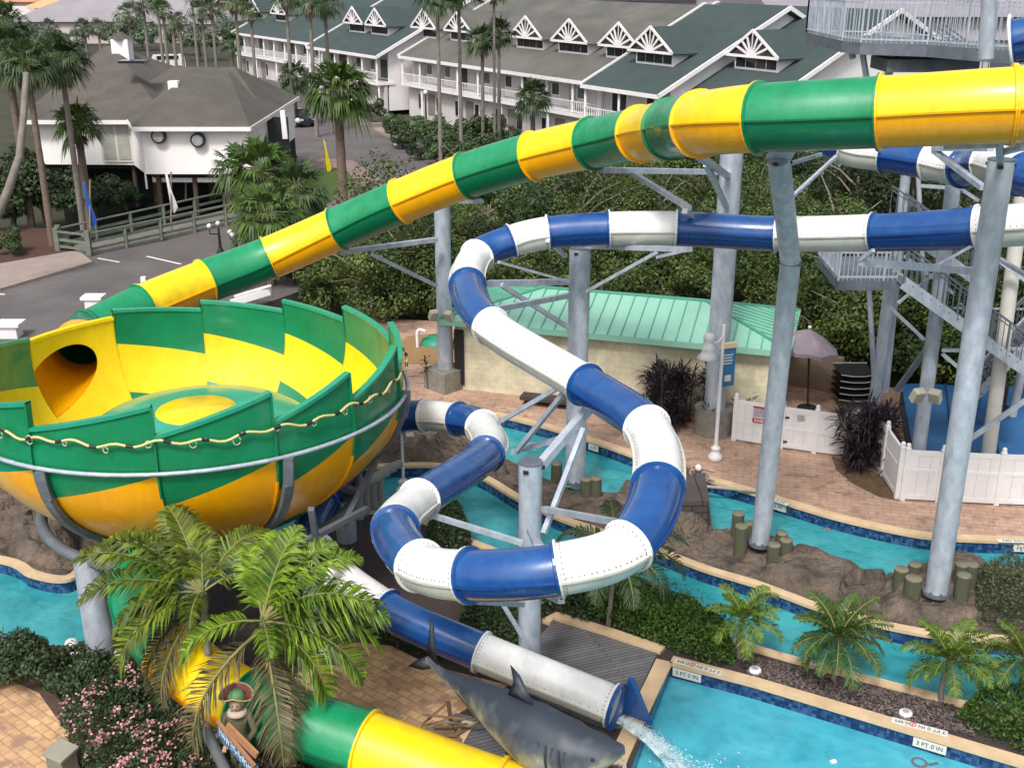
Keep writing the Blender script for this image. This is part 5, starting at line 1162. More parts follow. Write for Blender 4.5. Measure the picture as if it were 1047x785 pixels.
# mangrove / broadleaf tree prototypes (crown centre at z=h above base)
def make_tree(rad, h, n, size, lm, seed, name='tree', flat=.8, lobes=11, wood=BARK, zlo=-.45):
    rt = thing(name, (0, 0, 0), 'x', 'tree'); b = leaf_blob(n, rad, size, seed, lobes, flat, zlo=zlo); b.v = [(x, y, z+h) for x, y, z in b.v]; b.build('crown', lm, rt)
    b = branches(rad, h, seed+50, r0=rad*.045, n=7 if name == 'mangrove_tree' else 4); b.v = [(x, y, z+h) for x, y, z in b.v]; b.build('trunk', wood, rt); return rt
used = {}
def place(proto, loc, rz=0, scale=1, label='', group=None):
    if proto.name not in used: used[proto.name] = 1; o = proto; o.location = Vector(loc); o.rotation_euler = (0, 0, rz); o.scale = (scale,)*3 if not isinstance(scale, (tuple, list)) else scale; o['label'] = label; o['group'] = group if group else ''; 
    else: o = dup(proto, loc, rz, scale, label, group)
    if not group and 'group' in o: del o['group']
    return o
ORD = ['first', 'second', 'third', 'fourth', 'fifth', 'sixth', 'seventh', 'eighth', 'ninth', 'tenth', 'eleventh', 'twelfth', 'thirteenth', 'fourteenth', 'fifteenth', 'sixteenth', 'seventeenth', 'eighteenth', 'nineteenth', 'twentieth']
MG = [make_tree(2.7, 2.25, 10500, .15, LM, 100+i, 'mangrove_tree', lobes=16, zlo=-.8, wood=mat('pale_bark', (.24, .20, .16), .95, (.13, .11, .09), 3, 8)) for i in range(3)]+[make_tree(2.5, 2.35, 8500, .16, leafmat('deep_mangrove_leaf', (.020, .042, .014), (.06, .085, .022), .6, .35), 110+i, 'mangrove_tree', lobes=13, zlo=-.75, wood=mat('pale_bark', (.24, .20, .16))) for i in range(2)]
random.seed(5)
mrow = []
for (x, y) in [(870, 378), (930, 384), (975, 390), (840, 372), (1005, 394), (1060, 398), (330, 305), (375, 325), (395, 290), (425, 320), (505, 300), (470, 275), (540, 285), (500, 262), (590, 280), (640, 283), (690, 285), (745, 290), (800, 300), (855, 345), (905, 350), (850, 305), (955, 360), (1010, 380), (1060, 390), (900, 300), (960, 320), (1020, 330), (1070, 340)]: mrow.append((x, y, 1.0))
for (x, y) in [(440, 255), (485, 240), (530, 240), (580, 245), (625, 245), (675, 245), (720, 245), (770, 245), (820, 250), (870, 255), (925, 260), (985, 265), (1045, 280), (560, 215), (610, 215), (660, 218), (710, 215), (760, 215), (810, 215), (865, 215), (920, 218), (980, 222), (1050, 230), (420, 285)]: mrow.append((x, y, 1.05))
for (x, y) in [(640, 192), (700, 190), (760, 190), (820, 190), (880, 190), (940, 192), (1010, 195), (500, 212)]: mrow.append((x, y, .95))
for i, (x, y, s) in enumerate(mrow):
    p = G(x, y); c = ''
    sz = s*rnd(.78, 1.1); place(random.choice(MG), p, rnd(0, 6), (sz, sz, sz*rnd(.8, 1.25)), 'dense dark green mangrove tree in the thicket between slides and hotel', 'mangrove trees of the thicket behind the slides')
UB = [make_tree(1.9, 1.1, 4200, .16, LM, 150+i, 'mangrove_shrub', .8, 9, zlo=-.5) for i in range(2)]
for i in range(24): place(random.choice(UB), G(345+i*27+rnd(-8, 8), rnd(300, 326) if i < 17 else rnd(345, 372)), rnd(0, 6), rnd(.85, 1.2), 'low leafy mangrove shrub at the foot of the thicket behind the mint roof', 'mangrove shrubs at the foot of the thicket')
# bare pale stems in the thicket
for i, pts_ in enumerate([[(803, 358), (820, 330), (838, 306)], [(818, 356), (850, 335), (880, 308)], [(345, 270), (352, 245), (347, 222)], [(575, 225), (568, 200), (566, 178)], [(725, 195), (705, 180), (700, 172)], [(440, 245), (433, 232), (428, 222)]]):
    y0 = [41, 42, 50, 58, 60, 48][i]; Pp = [AY(x, y, y0+k*.3) for k, (x, y) in enumerate(pts_)]; base = Vector((Pp[0].x, Pp[0].y, 0)); b = MB(); b.tube(spline([base]+Pp, 4), [.09]*4+[.08]*4+[.06]*4+[.03], 6); o = b.build('bare_branch', mat('bare_wood', (.20, .16, .12), .9, (.13, .10, .08), 4))
    tag(o, ['bare stem left of the grey umbrella, nearer one', 'bare leaning stem above the grey umbrella', 'bare stem below the green tube in the thicket', 'thin bare stem under the yellow tube in the thicket', 'bare stem beside the thick rear column', 'bare leaning stem left of the rear left column'][i], 'branch')
# bushes : proto sizes
BU = [make_tree(1.5, 1.1, 3200, .15, LM2, 200+i, 'bush', .8, 9) for i in range(2)]
for (x, y, s, lb) in [(14, 232, 2.0, 'leafy dark bush at the left edge by the red brown mulch'), (48, 228, 2.0, 'dark bush between the curved and straight palm trunks'), (98, 226, 1.6, 'round dark bush by the footbridge end'), (130, 215, 1.1, 'dark bush below the stilt house window'), (12, 262, .75, 'low bush on the mulch at the left edge'),
                   (40, 195, 1.5, 'tall bush against the left wing of the stilt house'), (75, 200, 1.4, 'leafy bush behind the two straight palm trunks'), (320, 235, 1.0, 'bush right of the drooping sabal palms'), (330, 270, 1.2, 'bush under the green tube'), (300, 290, 1.2, 'dark bush above the bowl rim'), (350, 300, 1.2, 'dark bush right of the bowl rim top')]:
    place(random.choice(BU), G(x, y), rnd(0, 6), s, lb)
HS = [make_tree(1.3, .8, 1700, .2, leafmat('hotel_shrub_leaf', (.05, .085, .035), (.085, .12, .05), .5, .6), 220+i, 'shrub', .7, 9) for i in range(2)]
i = 0
for (x, y, s) in [(412, 152, 1.3), (425, 148, 1.6), (440, 155, 1.4), (455, 150, 1.6), (470, 158, 1.3), (400, 140, 1.2), (485, 150, 1.5), (505, 148, 1.7), (520, 155, 1.2), (450, 168, 1.1), (430, 163, 1.0), (495, 165, 1.3), (545, 158, 1.2), (300, 62, 1.4), (380, 122, 1.4), (470, 172, 1.3), (318, 72, 1.5), (336, 80, 1.3)]:
    place(random.choice(HS), G(x, y), rnd(0, 6), s, 'round green shrub in the planting along the hotel front', 'shrubs along the hotel front'); i += 1
# hazy distant trees
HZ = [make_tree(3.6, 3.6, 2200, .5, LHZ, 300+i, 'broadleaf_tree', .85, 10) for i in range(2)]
random.seed(8)
spots = []
for k in range(62): spots.append((rnd(-20, 330), rnd(44, 78)))
for (x, y) in spots:
    p = G(x, y);
    if 250 < x and y > 35: continue
    if y > 60 and 60 < x < 250: continue
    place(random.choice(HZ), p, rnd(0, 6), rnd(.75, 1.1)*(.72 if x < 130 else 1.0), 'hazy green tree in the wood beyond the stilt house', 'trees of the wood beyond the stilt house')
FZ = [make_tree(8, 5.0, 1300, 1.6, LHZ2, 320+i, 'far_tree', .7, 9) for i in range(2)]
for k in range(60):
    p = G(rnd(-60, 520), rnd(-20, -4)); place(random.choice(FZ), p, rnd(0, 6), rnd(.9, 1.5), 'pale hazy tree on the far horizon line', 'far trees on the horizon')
# far red roofed houses
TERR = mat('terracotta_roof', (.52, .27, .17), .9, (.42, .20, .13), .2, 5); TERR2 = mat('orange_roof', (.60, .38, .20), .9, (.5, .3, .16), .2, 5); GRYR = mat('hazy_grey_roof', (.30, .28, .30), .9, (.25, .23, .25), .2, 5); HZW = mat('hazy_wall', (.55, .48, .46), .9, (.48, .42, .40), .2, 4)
for i, (x, y, wv, hh, rm, lb) in enumerate([(45, 17, 16, 5, TERR, 'far house with terracotta roof, largest of the left group'), (62, 20, 13, 4, TERR2, 'far house with orange roof in front of the terracotta one'), (27, 14, 8, 5, TERR2, 'small far house with orange roof at the left'), (18, 24, 12, 3, HZW, 'far pale flat house at the top left'),
        (85, 14, 10, 4.5, TERR, 'far red roofed house right of the orange roof'), (112, 13, 14, 4.5, TERR2, 'far orange roofed house right of the centre of the far row'), (100, 33, 26, 3.5, GRYR, 'long hazy grey roofed house behind the cupola'), (128, 28, 24, 3.5, GRYR, 'hazy grey roofed hall right of the cupola'), (160, 8, 14, 6, TERR, 'far red roofed house above the tall thin palms'), (165, 32, 30, 3, GRYR, 'long low hazy grey building right of the cupola'), (60, 8, 12, 5, TERR, 'farthest small terracotta roofed house'), (200, 12, 18, 4, GRYR, 'far grey roofed house among the tall palms'), (310, 14, 22, 5, GRYR, 'far pale house left of the hotel roofs')]):
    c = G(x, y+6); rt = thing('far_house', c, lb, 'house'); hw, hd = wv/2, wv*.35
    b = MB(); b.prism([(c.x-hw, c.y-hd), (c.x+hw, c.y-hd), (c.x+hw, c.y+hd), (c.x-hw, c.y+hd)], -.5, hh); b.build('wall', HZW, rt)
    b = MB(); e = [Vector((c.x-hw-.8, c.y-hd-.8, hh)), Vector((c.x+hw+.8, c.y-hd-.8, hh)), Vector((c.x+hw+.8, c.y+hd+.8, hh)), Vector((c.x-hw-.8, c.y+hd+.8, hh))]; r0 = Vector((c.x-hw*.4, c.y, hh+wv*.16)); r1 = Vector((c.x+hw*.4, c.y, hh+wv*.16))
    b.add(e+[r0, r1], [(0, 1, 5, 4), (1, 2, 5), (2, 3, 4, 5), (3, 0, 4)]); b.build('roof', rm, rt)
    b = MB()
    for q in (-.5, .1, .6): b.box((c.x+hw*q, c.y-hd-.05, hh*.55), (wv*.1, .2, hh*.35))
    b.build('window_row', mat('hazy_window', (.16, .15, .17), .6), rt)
# ---------------- palms
def frond(b, base, az, el, L, droop, nl=34, lw=.055, ll=.5, mi=0, mi_r=1, vshape=.5, seed=0, twist=0):
    """feather frond: curved rachis with drooping leaflets on both sides"""
    rs = random.Random(seed); d = Vector((math.cos(az)*math.cos(el), math.sin(az)*math.cos(el), math.sin(el))); side = Vector((-math.sin(az), math.cos(az), 0)); p = Vector(base); pts = [p.copy()]; n = 14; e = el
    for i in range(n):
        e -= droop/n*(.4+1.2*i/n); d = Vector((math.cos(az)*math.cos(e), math.sin(az)*math.cos(e), math.sin(e))); p = p+d*L/n; pts.append(p.copy())
    b.tube(pts, [.028*(1-.8*i/n)*L/2+.004 for i in range(n+1)], 5, mi_r, caps=False)
    for j in range(nl):
        t = .14+.86*(j+.5)/nl; f = t*n; i = min(n-1, int(f)); q = pts[i].lerp(pts[i+1], f-i); dd = (pts[i+1]-pts[i]).normalized(); up = side.cross(dd)*-1
        if up.z < 0: up = -up
        l = ll*(math.sin(PI*min(1, t*.9+.12))**.6)*rs.uniform(.85, 1.1)
        for sg in (1, -1):
            out = (side*sg*rs.uniform(.75, 1)+dd*rs.uniform(.45, .75)+up*(vshape*rs.uniform(.3, 1))).normalized(); m1 = q+out*l*.5; m2 = q+out*l*.95+Vector((0, 0, -l*rs.uniform(.18, .5))); wv = lw*rs.uniform(.7, 1.1)
            wd = dd*wv*.5+up*wv*.12
            b.add([q-wd*.4, q+wd*.4, m1+wd, m1-wd, m2], [(0, 1, 2, 3), (3, 2, 4)], mi)
def feather_palm(name, fr_specs, trunk_pts, trunk_r, label, mats, cat='palm tree', group=None, ll=.5, lw=.055, nl=34, shaft=True, old=()):
    rt = thing(name, trunk_pts[0], label, cat, group); top = Vector(trunk_pts[-1]); b = MB()
    for k, (az, el, L, droop) in enumerate(fr_specs): frond(b, top+Vector((0, 0, .0)), az, el, L, droop, nl, lw, ll*L/2, 0, 1, seed=k*7+int(abs(top.x)*10))
    b.build('crown', mats, rt); P_ = spline(trunk_pts, 6); n = len(P_)
    if old:
        b = MB()
        for k, (az, el, L, droop) in enumerate(old): frond(b, top-Vector((0, 0, .15)), az, el, L, droop, nl, lw*.8, ll*L/2*.8, 0, 1, seed=k*11+3)
        b.build('withered_fronds', [LFO, RACH], rt)
    b = MB(); rr = [trunk_r*(1.15-.35*i/(n-1))+(.008 if i % 2 else 0) for i in range(n)]; b.tube(P_, rr, 12); b.build('trunk', TRUNKG, rt)
    if shaft: b = MB(); b.tube([top-Vector((0, 0, .35)), top+Vector((0, 0, .1))], [trunk_r*.95, trunk_r*.5], 10); b.build('crownshaft', mat('crownshaft_green', (.16, .20, .07), .5, (.10, .14, .05), 4), rt)
    return rt
LFP = leafmat('small_palm_leaf', (.13, .20, .02), (.05, .10, .012), .5, 1.5)
RACH = mat('frond_rachis', (.22, .22, .07), .6, (.16, .15, .05), 4)
# two foreground palms
random.seed(21)
T1 = G(207, 600, 3.3); T2 = G(268, 630, 3.25)
def specs(n, L, seed, elr=(-.1, 1.2), lo=.85):
    rs = random.Random(seed); out = []
    for i in range(n):
        t = i/n; out.append((i*2.399+rs.uniform(-.2, .2), elr[1]-(elr[1]-elr[0])*t, L*rs.uniform(lo, 1.1), 1.0+.75*t+rs.uniform(0, .35)))
    return out
feather_palm('feather_palm', [(PI*.98, .75, 2.6, 1.25), (PI*1.04, .5, 2.4, 1.3), (PI*.90, .85, 2.3, 1.25), (PI*.70, 1.1, 2.0, 1.1), (PI*1.16, .05, 2.0, 1.5), (PI*1.10, .25, 1.9, 1.5), (PI*.80, 1.0, 1.8, 1.4), (PI*.30, .9, 1.9, 1.4), (PI*1.22, .15, 2.2, 1.7), (PI*.55, 1.2, 1.4, 1.2), (PI*.1, .6, 1.8, 1.5), (PI*1.5, .5, 1.1, 1.6)],
    [G(225, 770, 0), G(220, 735, .9), G(213, 670, 2.1), T1-Vector((0, 0, .1))], .075, 'left foreground feather palm arching over the yellow tube', [LFY, RACH], ll=.64, lw=.060, nl=52, group=None, old=[(PI*1.18, -.35, 2.1, 1.4), (PI*1.30, -.5, 2.2, 1.2)])
feather_palm('feather_palm', [(.0, .6, 2.5, 1.5), (-.22, .1, 2.3, 1.5), (.45, .9, 2.2, 1.2), (.12, .3, 2.4, 1.6), (-.1, .8, 2.3, 1.5), (.75, 1.0, 2.0, 1.1), (PI*.48, 1.05, 1.9, 1.1),   (PI*.36, 1.15, 1.9, .9), (PI*.18, .95, 2.1, 1.3), (PI*.62, 1.1, 1.6, 1.1), (-.5, -.1, 2.0, 1.6), (-1.25, .6, 1.2, 1.7), (PI*1.12, .35, 1.7, 1.7)],
    [G(290, 785, 0), G(288, 752, .8), G(280, 690, 2.0), T2-Vector((0, 0, .1))], .08, 'right foreground feather palm with bright green fronds over the pirate hat', [LFB, RACH], ll=.66, lw=.060, nl=54, old=[(-1.22, -.5, 2.5, 1.1), (-2.35, -.25, 2.6, 1.5), (-.9, -.6, 2.0, .9)])
# small palms of the planting strip
for (x, y, h, L, n, sd, lb) in [(755, 672, .95, .85, 17, 1, 'leftmost small palm of the planting strip, above the end of the hedge'), (852, 695, 1.0, 1.02, 26, 2, 'largest small palm in the middle of the dark mulch strip'), (962, 717, .95, .92, 20, 3, 'third small palm of the strip beside the second skimmer lid'), (1040, 716, 1.0, .95, 18, 4, 'small palm at the right photo edge over the low green bush')]:
    base = G(x, y, 0); feather_palm('small_palm', specs(n, L*1.15, sd, (.0, 1.25)), [base, base+Vector((rnd(-.05, .05), 0, h*.5)), base+Vector((rnd(-.08, .08), .0, h))], .045, lb, [LFP if sd != 2 else LF, RACH], ll=.60, lw=.042, nl=30, shaft=False)
base = G(622, 640, 0); feather_palm('feather_palm', [(.25, .6, 1.9, 1.6), (-.15, .4, 1.9, 1.9), (-.6, .2, 1.7, 1.9), (.7, .8, 1.6, 1.5), (1.6, 1.0, 1.5, 1.3), (2.6, .6, 1.6, 1.7), (3.5, .4, 1.5, 1.8), (-1.3, .1, 1.6, 1.7), (-2.0, .2, 1.6, 1.7)], [base, base+Vector((.05, 0, .9)), base+Vector((.1, 0, 1.9))], .05, 'palm behind the hedge under the white loop section', [LFD, RACH], ll=.6, lw=.055, nl=34, shaft=False)
# fan palms
def fan_leaf(b, p0, az, el, Lp, r, seed, mi=0, seg=16, spread=2.5, droop=.35):
    rs = random.Random(seed); d = Vector((math.cos(az)*math.cos(el), math.sin(az)*math.cos(el), math.sin(el))); side = Vector((-math.sin(az), math.cos(az), 0)); up = side.cross(d)*-1
    if up.z < 0: up = -up
    hub = p0+d*Lp+Vector((0, 0, -Lp*.08)); b.tube([p0, p0+d*Lp*.5, hub], [.03, .025, .018], 4, 1, caps=False)
    tilt = rs.uniform(-.5, .5)
    for i in range(seg):
        an = -spread/2+spread*i/(seg-1); dr = (d*math.cos(an)+side*math.sin(an)*math.cos(tilt)+up*math.sin(an)*math.sin(tilt)).normalized(); rr = r*(1-.25*abs(an/spread*2)**2)*rs.uniform(.85, 1.08)
        w_ = rr*.06; wd = dr.cross(up).normalized()*w_
        m1 = hub+dr*rr*.55; m2 = hub+dr*rr+Vector((0, 0, -rr*droop*rs.uniform(.5, 1.5)))
        b.add([hub, m1+wd, m2, m1-wd], [(0, 1, 2, 3)], mi)
def fan_palm_proto(nleaf, Lp, r, seed, mats, shag=14, el=(-.5, 1.4), label='x', name='fan_palm', H=6, tr=.17, seg=16, lean=0, bark=TRUNK, flare=0.0):
    rs = random.Random(seed); rt = thing(name, (0, 0, 0), label, 'palm tree'); top = Vector((lean, 0, H)); b = MB()
    for i in range(nleaf):
        t = i/nleaf; e = el[1]-(el[1]-el[0])*t**.8; fan_leaf(b, top, i*2.399+rs.uniform(-.3, .3), e+rs.uniform(-.12, .12), Lp*rs.uniform(.75, 1.1), r*rs.uniform(.85, 1.1), seed*99+i, 0, seg, droop=.25+.45*t)
    b.build('crown', mats, rt)
    if shag:
        b = MB()
        for i in range(shag): fan_leaf(b, top-Vector((0, 0, .15)), i*2.399, rs.uniform(-1.3, -.8), Lp*.55, r*.65, seed*77+i, 0, 10, spread=1.6)
        b.build('dead_fronds', [SHAG, SHAG], rt)
    b = MB(); n = 14; P_ = [Vector((lean*(k/n)**1.5, 0, H*k/n-.3*(k == 0))) for k in range(n+1)]; b.tube(P_, [tr*(1+flare*math.exp(-k*.6))*(1-.25*k/n)+(.012 if k % 2 else 0) for k in range(n+1)], 10); b.build('trunk', bark, rt); return rt
def bare(nm, H, *a, **k): return fan_palm_proto(*a, H=H, name=nm, **k)
PM = mat('petiole_green', (.13, .16, .05), .6)
def put_fan(px, py, base_y, crown_r_px, label, kind='sabal', trunk_base=None, lean_px=0, seed=1, tr=.17, nleaf=26, shag=14, group=None, lm=None, elr=(-.5, 1.4), seg=16, bark=TRUNK):
    """crown centre at pixel (px,py) at distance base_y; trunk straight down, or to pixel base"""
    c = AY(px, py, base_y); H = c.z; dpx = 1150/(c.y*cp+(HC-c.z)*sp); R0 = crown_r_px/dpx; lean = 0
    rt = fan_palm_proto(nleaf, R0*.5, R0*.62, seed, [lm or LFD, PM], shag, elr, label, 'fan_palm', H, tr, seg, 0, bark); 
    rt.location = (c.x, c.y, 0); rt['label'] = label
    if group: rt['group'] = group
    return rt
put_fan(62, 62, 61, 36, 'tall fan palm with straight thin trunk and brown skirt left of the stilt house', seed=2, tr=.17, bark=TRUNKG, nleaf=34, shag=18)
put_fan(27, 66, 58, 34, 'leaning tall fan palm with shaggy brown skirt at the left edge', seed=3, tr=.18, nleaf=34, shag=18)
put_fan(6, 55, 63, 36, 'tall fan palm cut by the left photo edge', seed=4, tr=.2, nleaf=32, shag=16)
put_fan(79, 128, 62.5, 30, 'lower fan palm with reddish trunk in front of the stilt house window', seed=5, tr=.24, nleaf=30, shag=6, lm=LF)
put_fan(3, 25, 75, 30, 'dense fan palm at the top left corner', seed=6, tr=.2, nleaf=32, shag=6)
put_fan(345, 92, 66, 42, 'large fan palm with patterned trunk beside the yellow flag', seed=7, tr=.30, nleaf=40, shag=12, lm=LF)
put_fan(268, 176, 55, 45, 'drooping sabal palm, top of the clump by the road', seed=8, tr=.2, nleaf=36, shag=8, elr=(-.9, 1.3), lm=LF)
put_fan(243, 172, 56, 33, 'sabal palm at left of the clump overlapping the stilt house wall', seed=9, tr=.18, nleaf=28, shag=4, elr=(-.8, 1.3), lm=LFD)
put_fan(303, 192, 54, 38, 'sabal palm at right of the clump by the road', seed=10, tr=.2, nleaf=32, shag=8, elr=(-.9, 1.3), lm=LFD)
put_fan(272, 218, 50.5, 44, 'lowest drooping sabal palm of the clump above the bowl', seed=11, tr=.2, nleaf=34, shag=12, elr=(-1.0, 1.1), lm=LF)
put_fan(545, 99, 78, 23, 'lone round fan palm in front of the long hotel block', seed=12, tr=.2, nleaf=34, shag=2, elr=(-.6, 1.4))
put_fan(493, 42, 92, 22, 'taller palm of the pair before the hotel dormers, left one', seed=13, tr=.16, nleaf=26, shag=6, bark=TRUNKG)
put_fan(510, 34, 90, 20, 'right palm of the pair before the hotel dormers', seed=14, tr=.16, nleaf=26, shag=6, bark=TRUNKG)
put_fan(447, -2, 82, 26, 'very tall slender palm crossing the hotel front, left of two', seed=15, tr=.15, nleaf=24, shag=4, bark=TRUNKG)
put_fan(469, -10, 84, 24, 'very tall slender palm crossing the hotel front, right of two', seed=16, tr=.15, nleaf=24, shag=4, bark=TRUNKG)
put_fan(505, -6, 88, 16, 'tall palm whose crown tops the frame above the hotel pair', seed=31, tr=.12, nleaf=20, shag=4, bark=TRUNKG)
put_fan(300, 78, 105, 20, 'dense dark palm in front of the far left hotel block', seed=17, tr=.2, nleaf=34, shag=0, elr=(-.9, 1.4))
put_fan(236, 45, 120, 14, 'short palm with yellow green crown near the far hotel end', seed=18, tr=.2, nleaf=26, shag=4)
gl = 'tall palms lining the road by the hotel'
k = 0
tall = [(131, 14, 130, 14, 'tall palm directly above the cupola'), (146, 3, 125, 15, 'tall palm just right of the cupola'), (160, -2, 120, 12, 'slim palm above the white van, left trunk'), (166, 10, 118, 12, 'slim palm above the white van, right trunk'), (176, 24, 116, 9, 'low palm with thin trunk behind the brown roof'), (183, 20, 140, 10, 'slim hazy palm between brown roof and wood'), (206, 12, 128, 15, 'round headed palm above the right roof wing'),
        (216, 8, 122, 13, 'palm with tall pale trunk right of the round headed palm'), (240, 0, 110, 20, 'tall palm at the far end of the hotel'), (256, 14, 118, 12, 'small crowned palm at the far hotel roof'), (292, -4, 104, 18, 'tall palm crossing the far left hotel block, left trunk'), (316, 2, 98, 20, 'tall palm crossing the far left hotel block, right trunk'), (332, 4, 100, 20, 'tall palm beside the green roofed block, leaning crown'), (100, 28, 150, 10, 'hazy palm behind the brown roof, left of the cupola'), (86, 30, 140, 12, 'hazy palm rising left of the cupola'), (50, 30, 150, 12, 'hazy palm in front of the far terracotta roofs'), (196, -2, 150, 9, 'hazy thin palm at the top, left of the round headed palm')]
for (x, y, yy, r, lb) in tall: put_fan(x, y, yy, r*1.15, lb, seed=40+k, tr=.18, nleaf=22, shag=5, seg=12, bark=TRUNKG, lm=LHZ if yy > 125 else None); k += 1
# crossing curved trunk at far left
b = MB(); b.tube([AY(-4, 222, 50), AY(8, 196, 50), AY(20, 160, 50.5), AY(24, 120, 51), AY(27, 75, 52)], [.2, .19, .17, .15, .14], 10); o = b.build('leaning_palm_trunk', TRUNKG); tag(o, 'curved bare palm trunk leaning in from the left edge', 'palm trunk')
# dark spiky cordyline shrubs
def spiky(c, n, L, label, seed, stems=14):
    rt = thing('spiky_shrub', c, label, 'shrub'); rs = random.Random(seed); b = MB(); st = MB(); c = Vector(c)
    for k in range(stems):
        q = c+Vector((rs.uniform(-.75, .75), rs.uniform(-.6, .6), 0)); h = rs.uniform(.5, 1.9); top = q+Vector((rs.uniform(-.3, .3), rs.uniform(-.2, .2), h)); st.tube([q, top], .025, 5)
        for i in range(n):
            a = rs.uniform(0, 2*PI); e = rs.uniform(-.3, 1.2); p = top-Vector((0, 0, rs.uniform(0, .55))); l = L*rs.uniform(.7, 1.2); d = Vector((math.cos(a)*math.cos(e), math.sin(a)*math.cos(e), math.sin(e))); s = Vector((-math.sin(a), math.cos(a), 0))*.028
            m_ = p+d*l*.6; t = p+d*l+Vector((0, 0, -l*.35*rs.random())); b.add([p, m_+s, t, m_-s], [(0, 1, 2, 3)])
    b.build('foliage', LPUR, rt); st.build('stem', BARK, rt)
spiky(G(686, 432), 60, .6, 'dark purple spiky shrub against the cream wall behind the white lamp', 1, 18)
spiky(G(886, 474), 80, .62, 'dark purple spiky shrub between the two white fences', 2, 22)
spiky(G(708, 436), 40, .5, 'small dark purple spiky shrub beside the thick column footing', 3, 8)
spiky(G(738, 436), 20, .45, 'narrow dark spiky plant right of the thick column footing', 4, 5)
spiky(G(452, 392), 20, .3, 'thin dark spiky plant at the cream building corner', 5, 4)
# hedge, bushes by the pool : leafy volumes following the bed
def leafy_patch(pl, z0, z1, n, size, lm, label, name='hedge', cat='hedge', seed=1, blossoms=0, zjit=.25, stem=True):
    P_ = gp(pl); from mathutils.geometry import tessellate_polygon
    tri = tessellate_polygon([[Vector((p.x, p.y, 0)) for p in P_]]); rs = random.Random(seed); ar = [abs((P_[t[1]]-P_[t[0]]).cross(P_[t[2]]-P_[t[0]])) for t in tri]
    c = sum((Vector((p.x, p.y, 0)) for p in P_), Vector())/len(P_); rt = thing(name, c, label, cat); b = MB(); fl_ = MB()
    def edge(x, y):
        dm = 9; q = Vector((x, y))
        for i in range(len(P_)):
            a_ = P_[i]; e = P_[(i+1) % len(P_)]-a_; t = max(0, min(1, (q-a_).dot(e)/max(e.length_squared, 1e-9))); dm = min(dm, (a_+e*t-q).length)
        return dm
    for i in range(n):
        t = rs.choices(tri, ar)[0]; u, v = rs.random(), rs.random()
        if u+v > 1: u, v = 1-u, 1-v
        q = P_[t[0]]+(P_[t[1]]-P_[t[0]])*u+(P_[t[2]]-P_[t[0]])*v; ed = edge(q.x, q.y); hh = (z1-z0)*min(1, (ed/.35)**.5+.15)*(1+zjit*noise.noise(Vector((q.x*1.6, q.y*1.6, seed))))
        z = z0+hh*(1-rs.random()**2.2*.85)+(rs.expovariate(9) if rs.random() < .10 else 0); p = Vector((q.x, q.y, z)); nrm = Vector((rs.uniform(-1, 1), rs.uniform(-1, 1), rs.uniform(.0, 1.2))).normalized(); tt = nrm.orthogonal().normalized(); tt = Matrix.Rotation(rs.uniform(0, 6.3), 3, nrm)@tt; uu = nrm.cross(tt); s = size*rs.uniform(.6, 1.3)
        b.add([p-tt*s*.5, p-uu*s*.26, p+tt*s*.5, p+uu*s*.26], [(0, 1, 2, 3)])
        if blossoms and rs.random() < blossoms and noise.noise(Vector((q.x*1.3, q.y*1.3, 40))) > -.12:
            for k in range(5):
                pp = Vector((q.x+rs.uniform(-.08, .08), q.y+rs.uniform(-.08, .08), z0+hh*1.0+rs.uniform(-.05, .08))); nn = Vector((rs.uniform(-1, 1), rs.uniform(-1, 1), 1.2)).normalized(); a1 = nn.orthogonal().normalized()*.03; a2 = nn.cross(a1); fl_.add([pp-a1, pp-a2, pp+a1, pp+a2], [(0, 1, 2, 3)])
    b.build('foliage', lm, rt)
    if fl_.f: stuff(fl_.build('blossom', PINK, rt))
    for i in range(len(P_)):
        st = MB(); t = rs.choices(tri, ar)[0]; q = (P_[t[0]]+P_[t[1]]+P_[t[2]])/3; q = Vector((q.x+rs.uniform(-.3, .3), q.y+rs.uniform(-.3, .3), 0)); st.tube([q, q+Vector((0, 0, z1*.6))], .02, 5); st.build('stem', BARK, rt)
    return rt
leafy_patch([(600, 632), (625, 602), (690, 625), (745, 655), (752, 680), (735, 684), (690, 668), (640, 650)], 0, .75, 15000, .085, LHEDGE, 'trimmed green hedge along the pool coping left of the first small palm', seed=2)
leafy_patch([(520, 615), (560, 588), (625, 605), (600, 640), (566, 628)], 0, .6, 6000, .09, LM2, 'dark green hedge under the white loop section', seed=3)
leafy_patch([(478, 612), (520, 600), (545, 615), (560, 632), (520, 670), (470, 640)], 0, .5, 5000, .09, LM2, 'dark low bush behind the blue exit tube', 'bush', 'bush', seed=4)
leafy_patch([(436, 560), (440, 540), (470, 540), (482, 556), (470, 580), (445, 580)], 0, 1.05, 5000, .085, LM2, 'clipped olive green bush between the tube loop and river', 'bush', 'bush', seed=5)
leafy_patch([(998, 640), (992, 604), (1020, 592), (1120, 600), (1120, 650), (1030, 650)], 0, .85, 11000, .07, LSILV, 'grey green bush on the island at the right edge', 'bush', 'bush', seed=6)
leafy_patch([(975, 738), (1000, 715), (1100, 722), (1130, 790), (1060, 778), (1000, 752)], 0, .6, 8000, .08, LHEDGE, 'low green bush at the lower right corner of the strip', 'bush', 'bush', seed=7)
for (x, y, sc2, lb) in [(95, 712, .62, 'large dark loose bush left of the stout bowl column'), (52, 705, .66, 'dark upright bush between stone path and river'), (120, 725, .45, 'smaller dark bush at the foot of the bowl column, behind blossoms'), (8, 695, .6, 'dark bush at the left photo edge by the river'), (-25, 690, .6, 'dark bush cut off by the left photo edge')]:
    place(random.choice(BU), G(x, y), rnd(0, 6), sc2, lb)
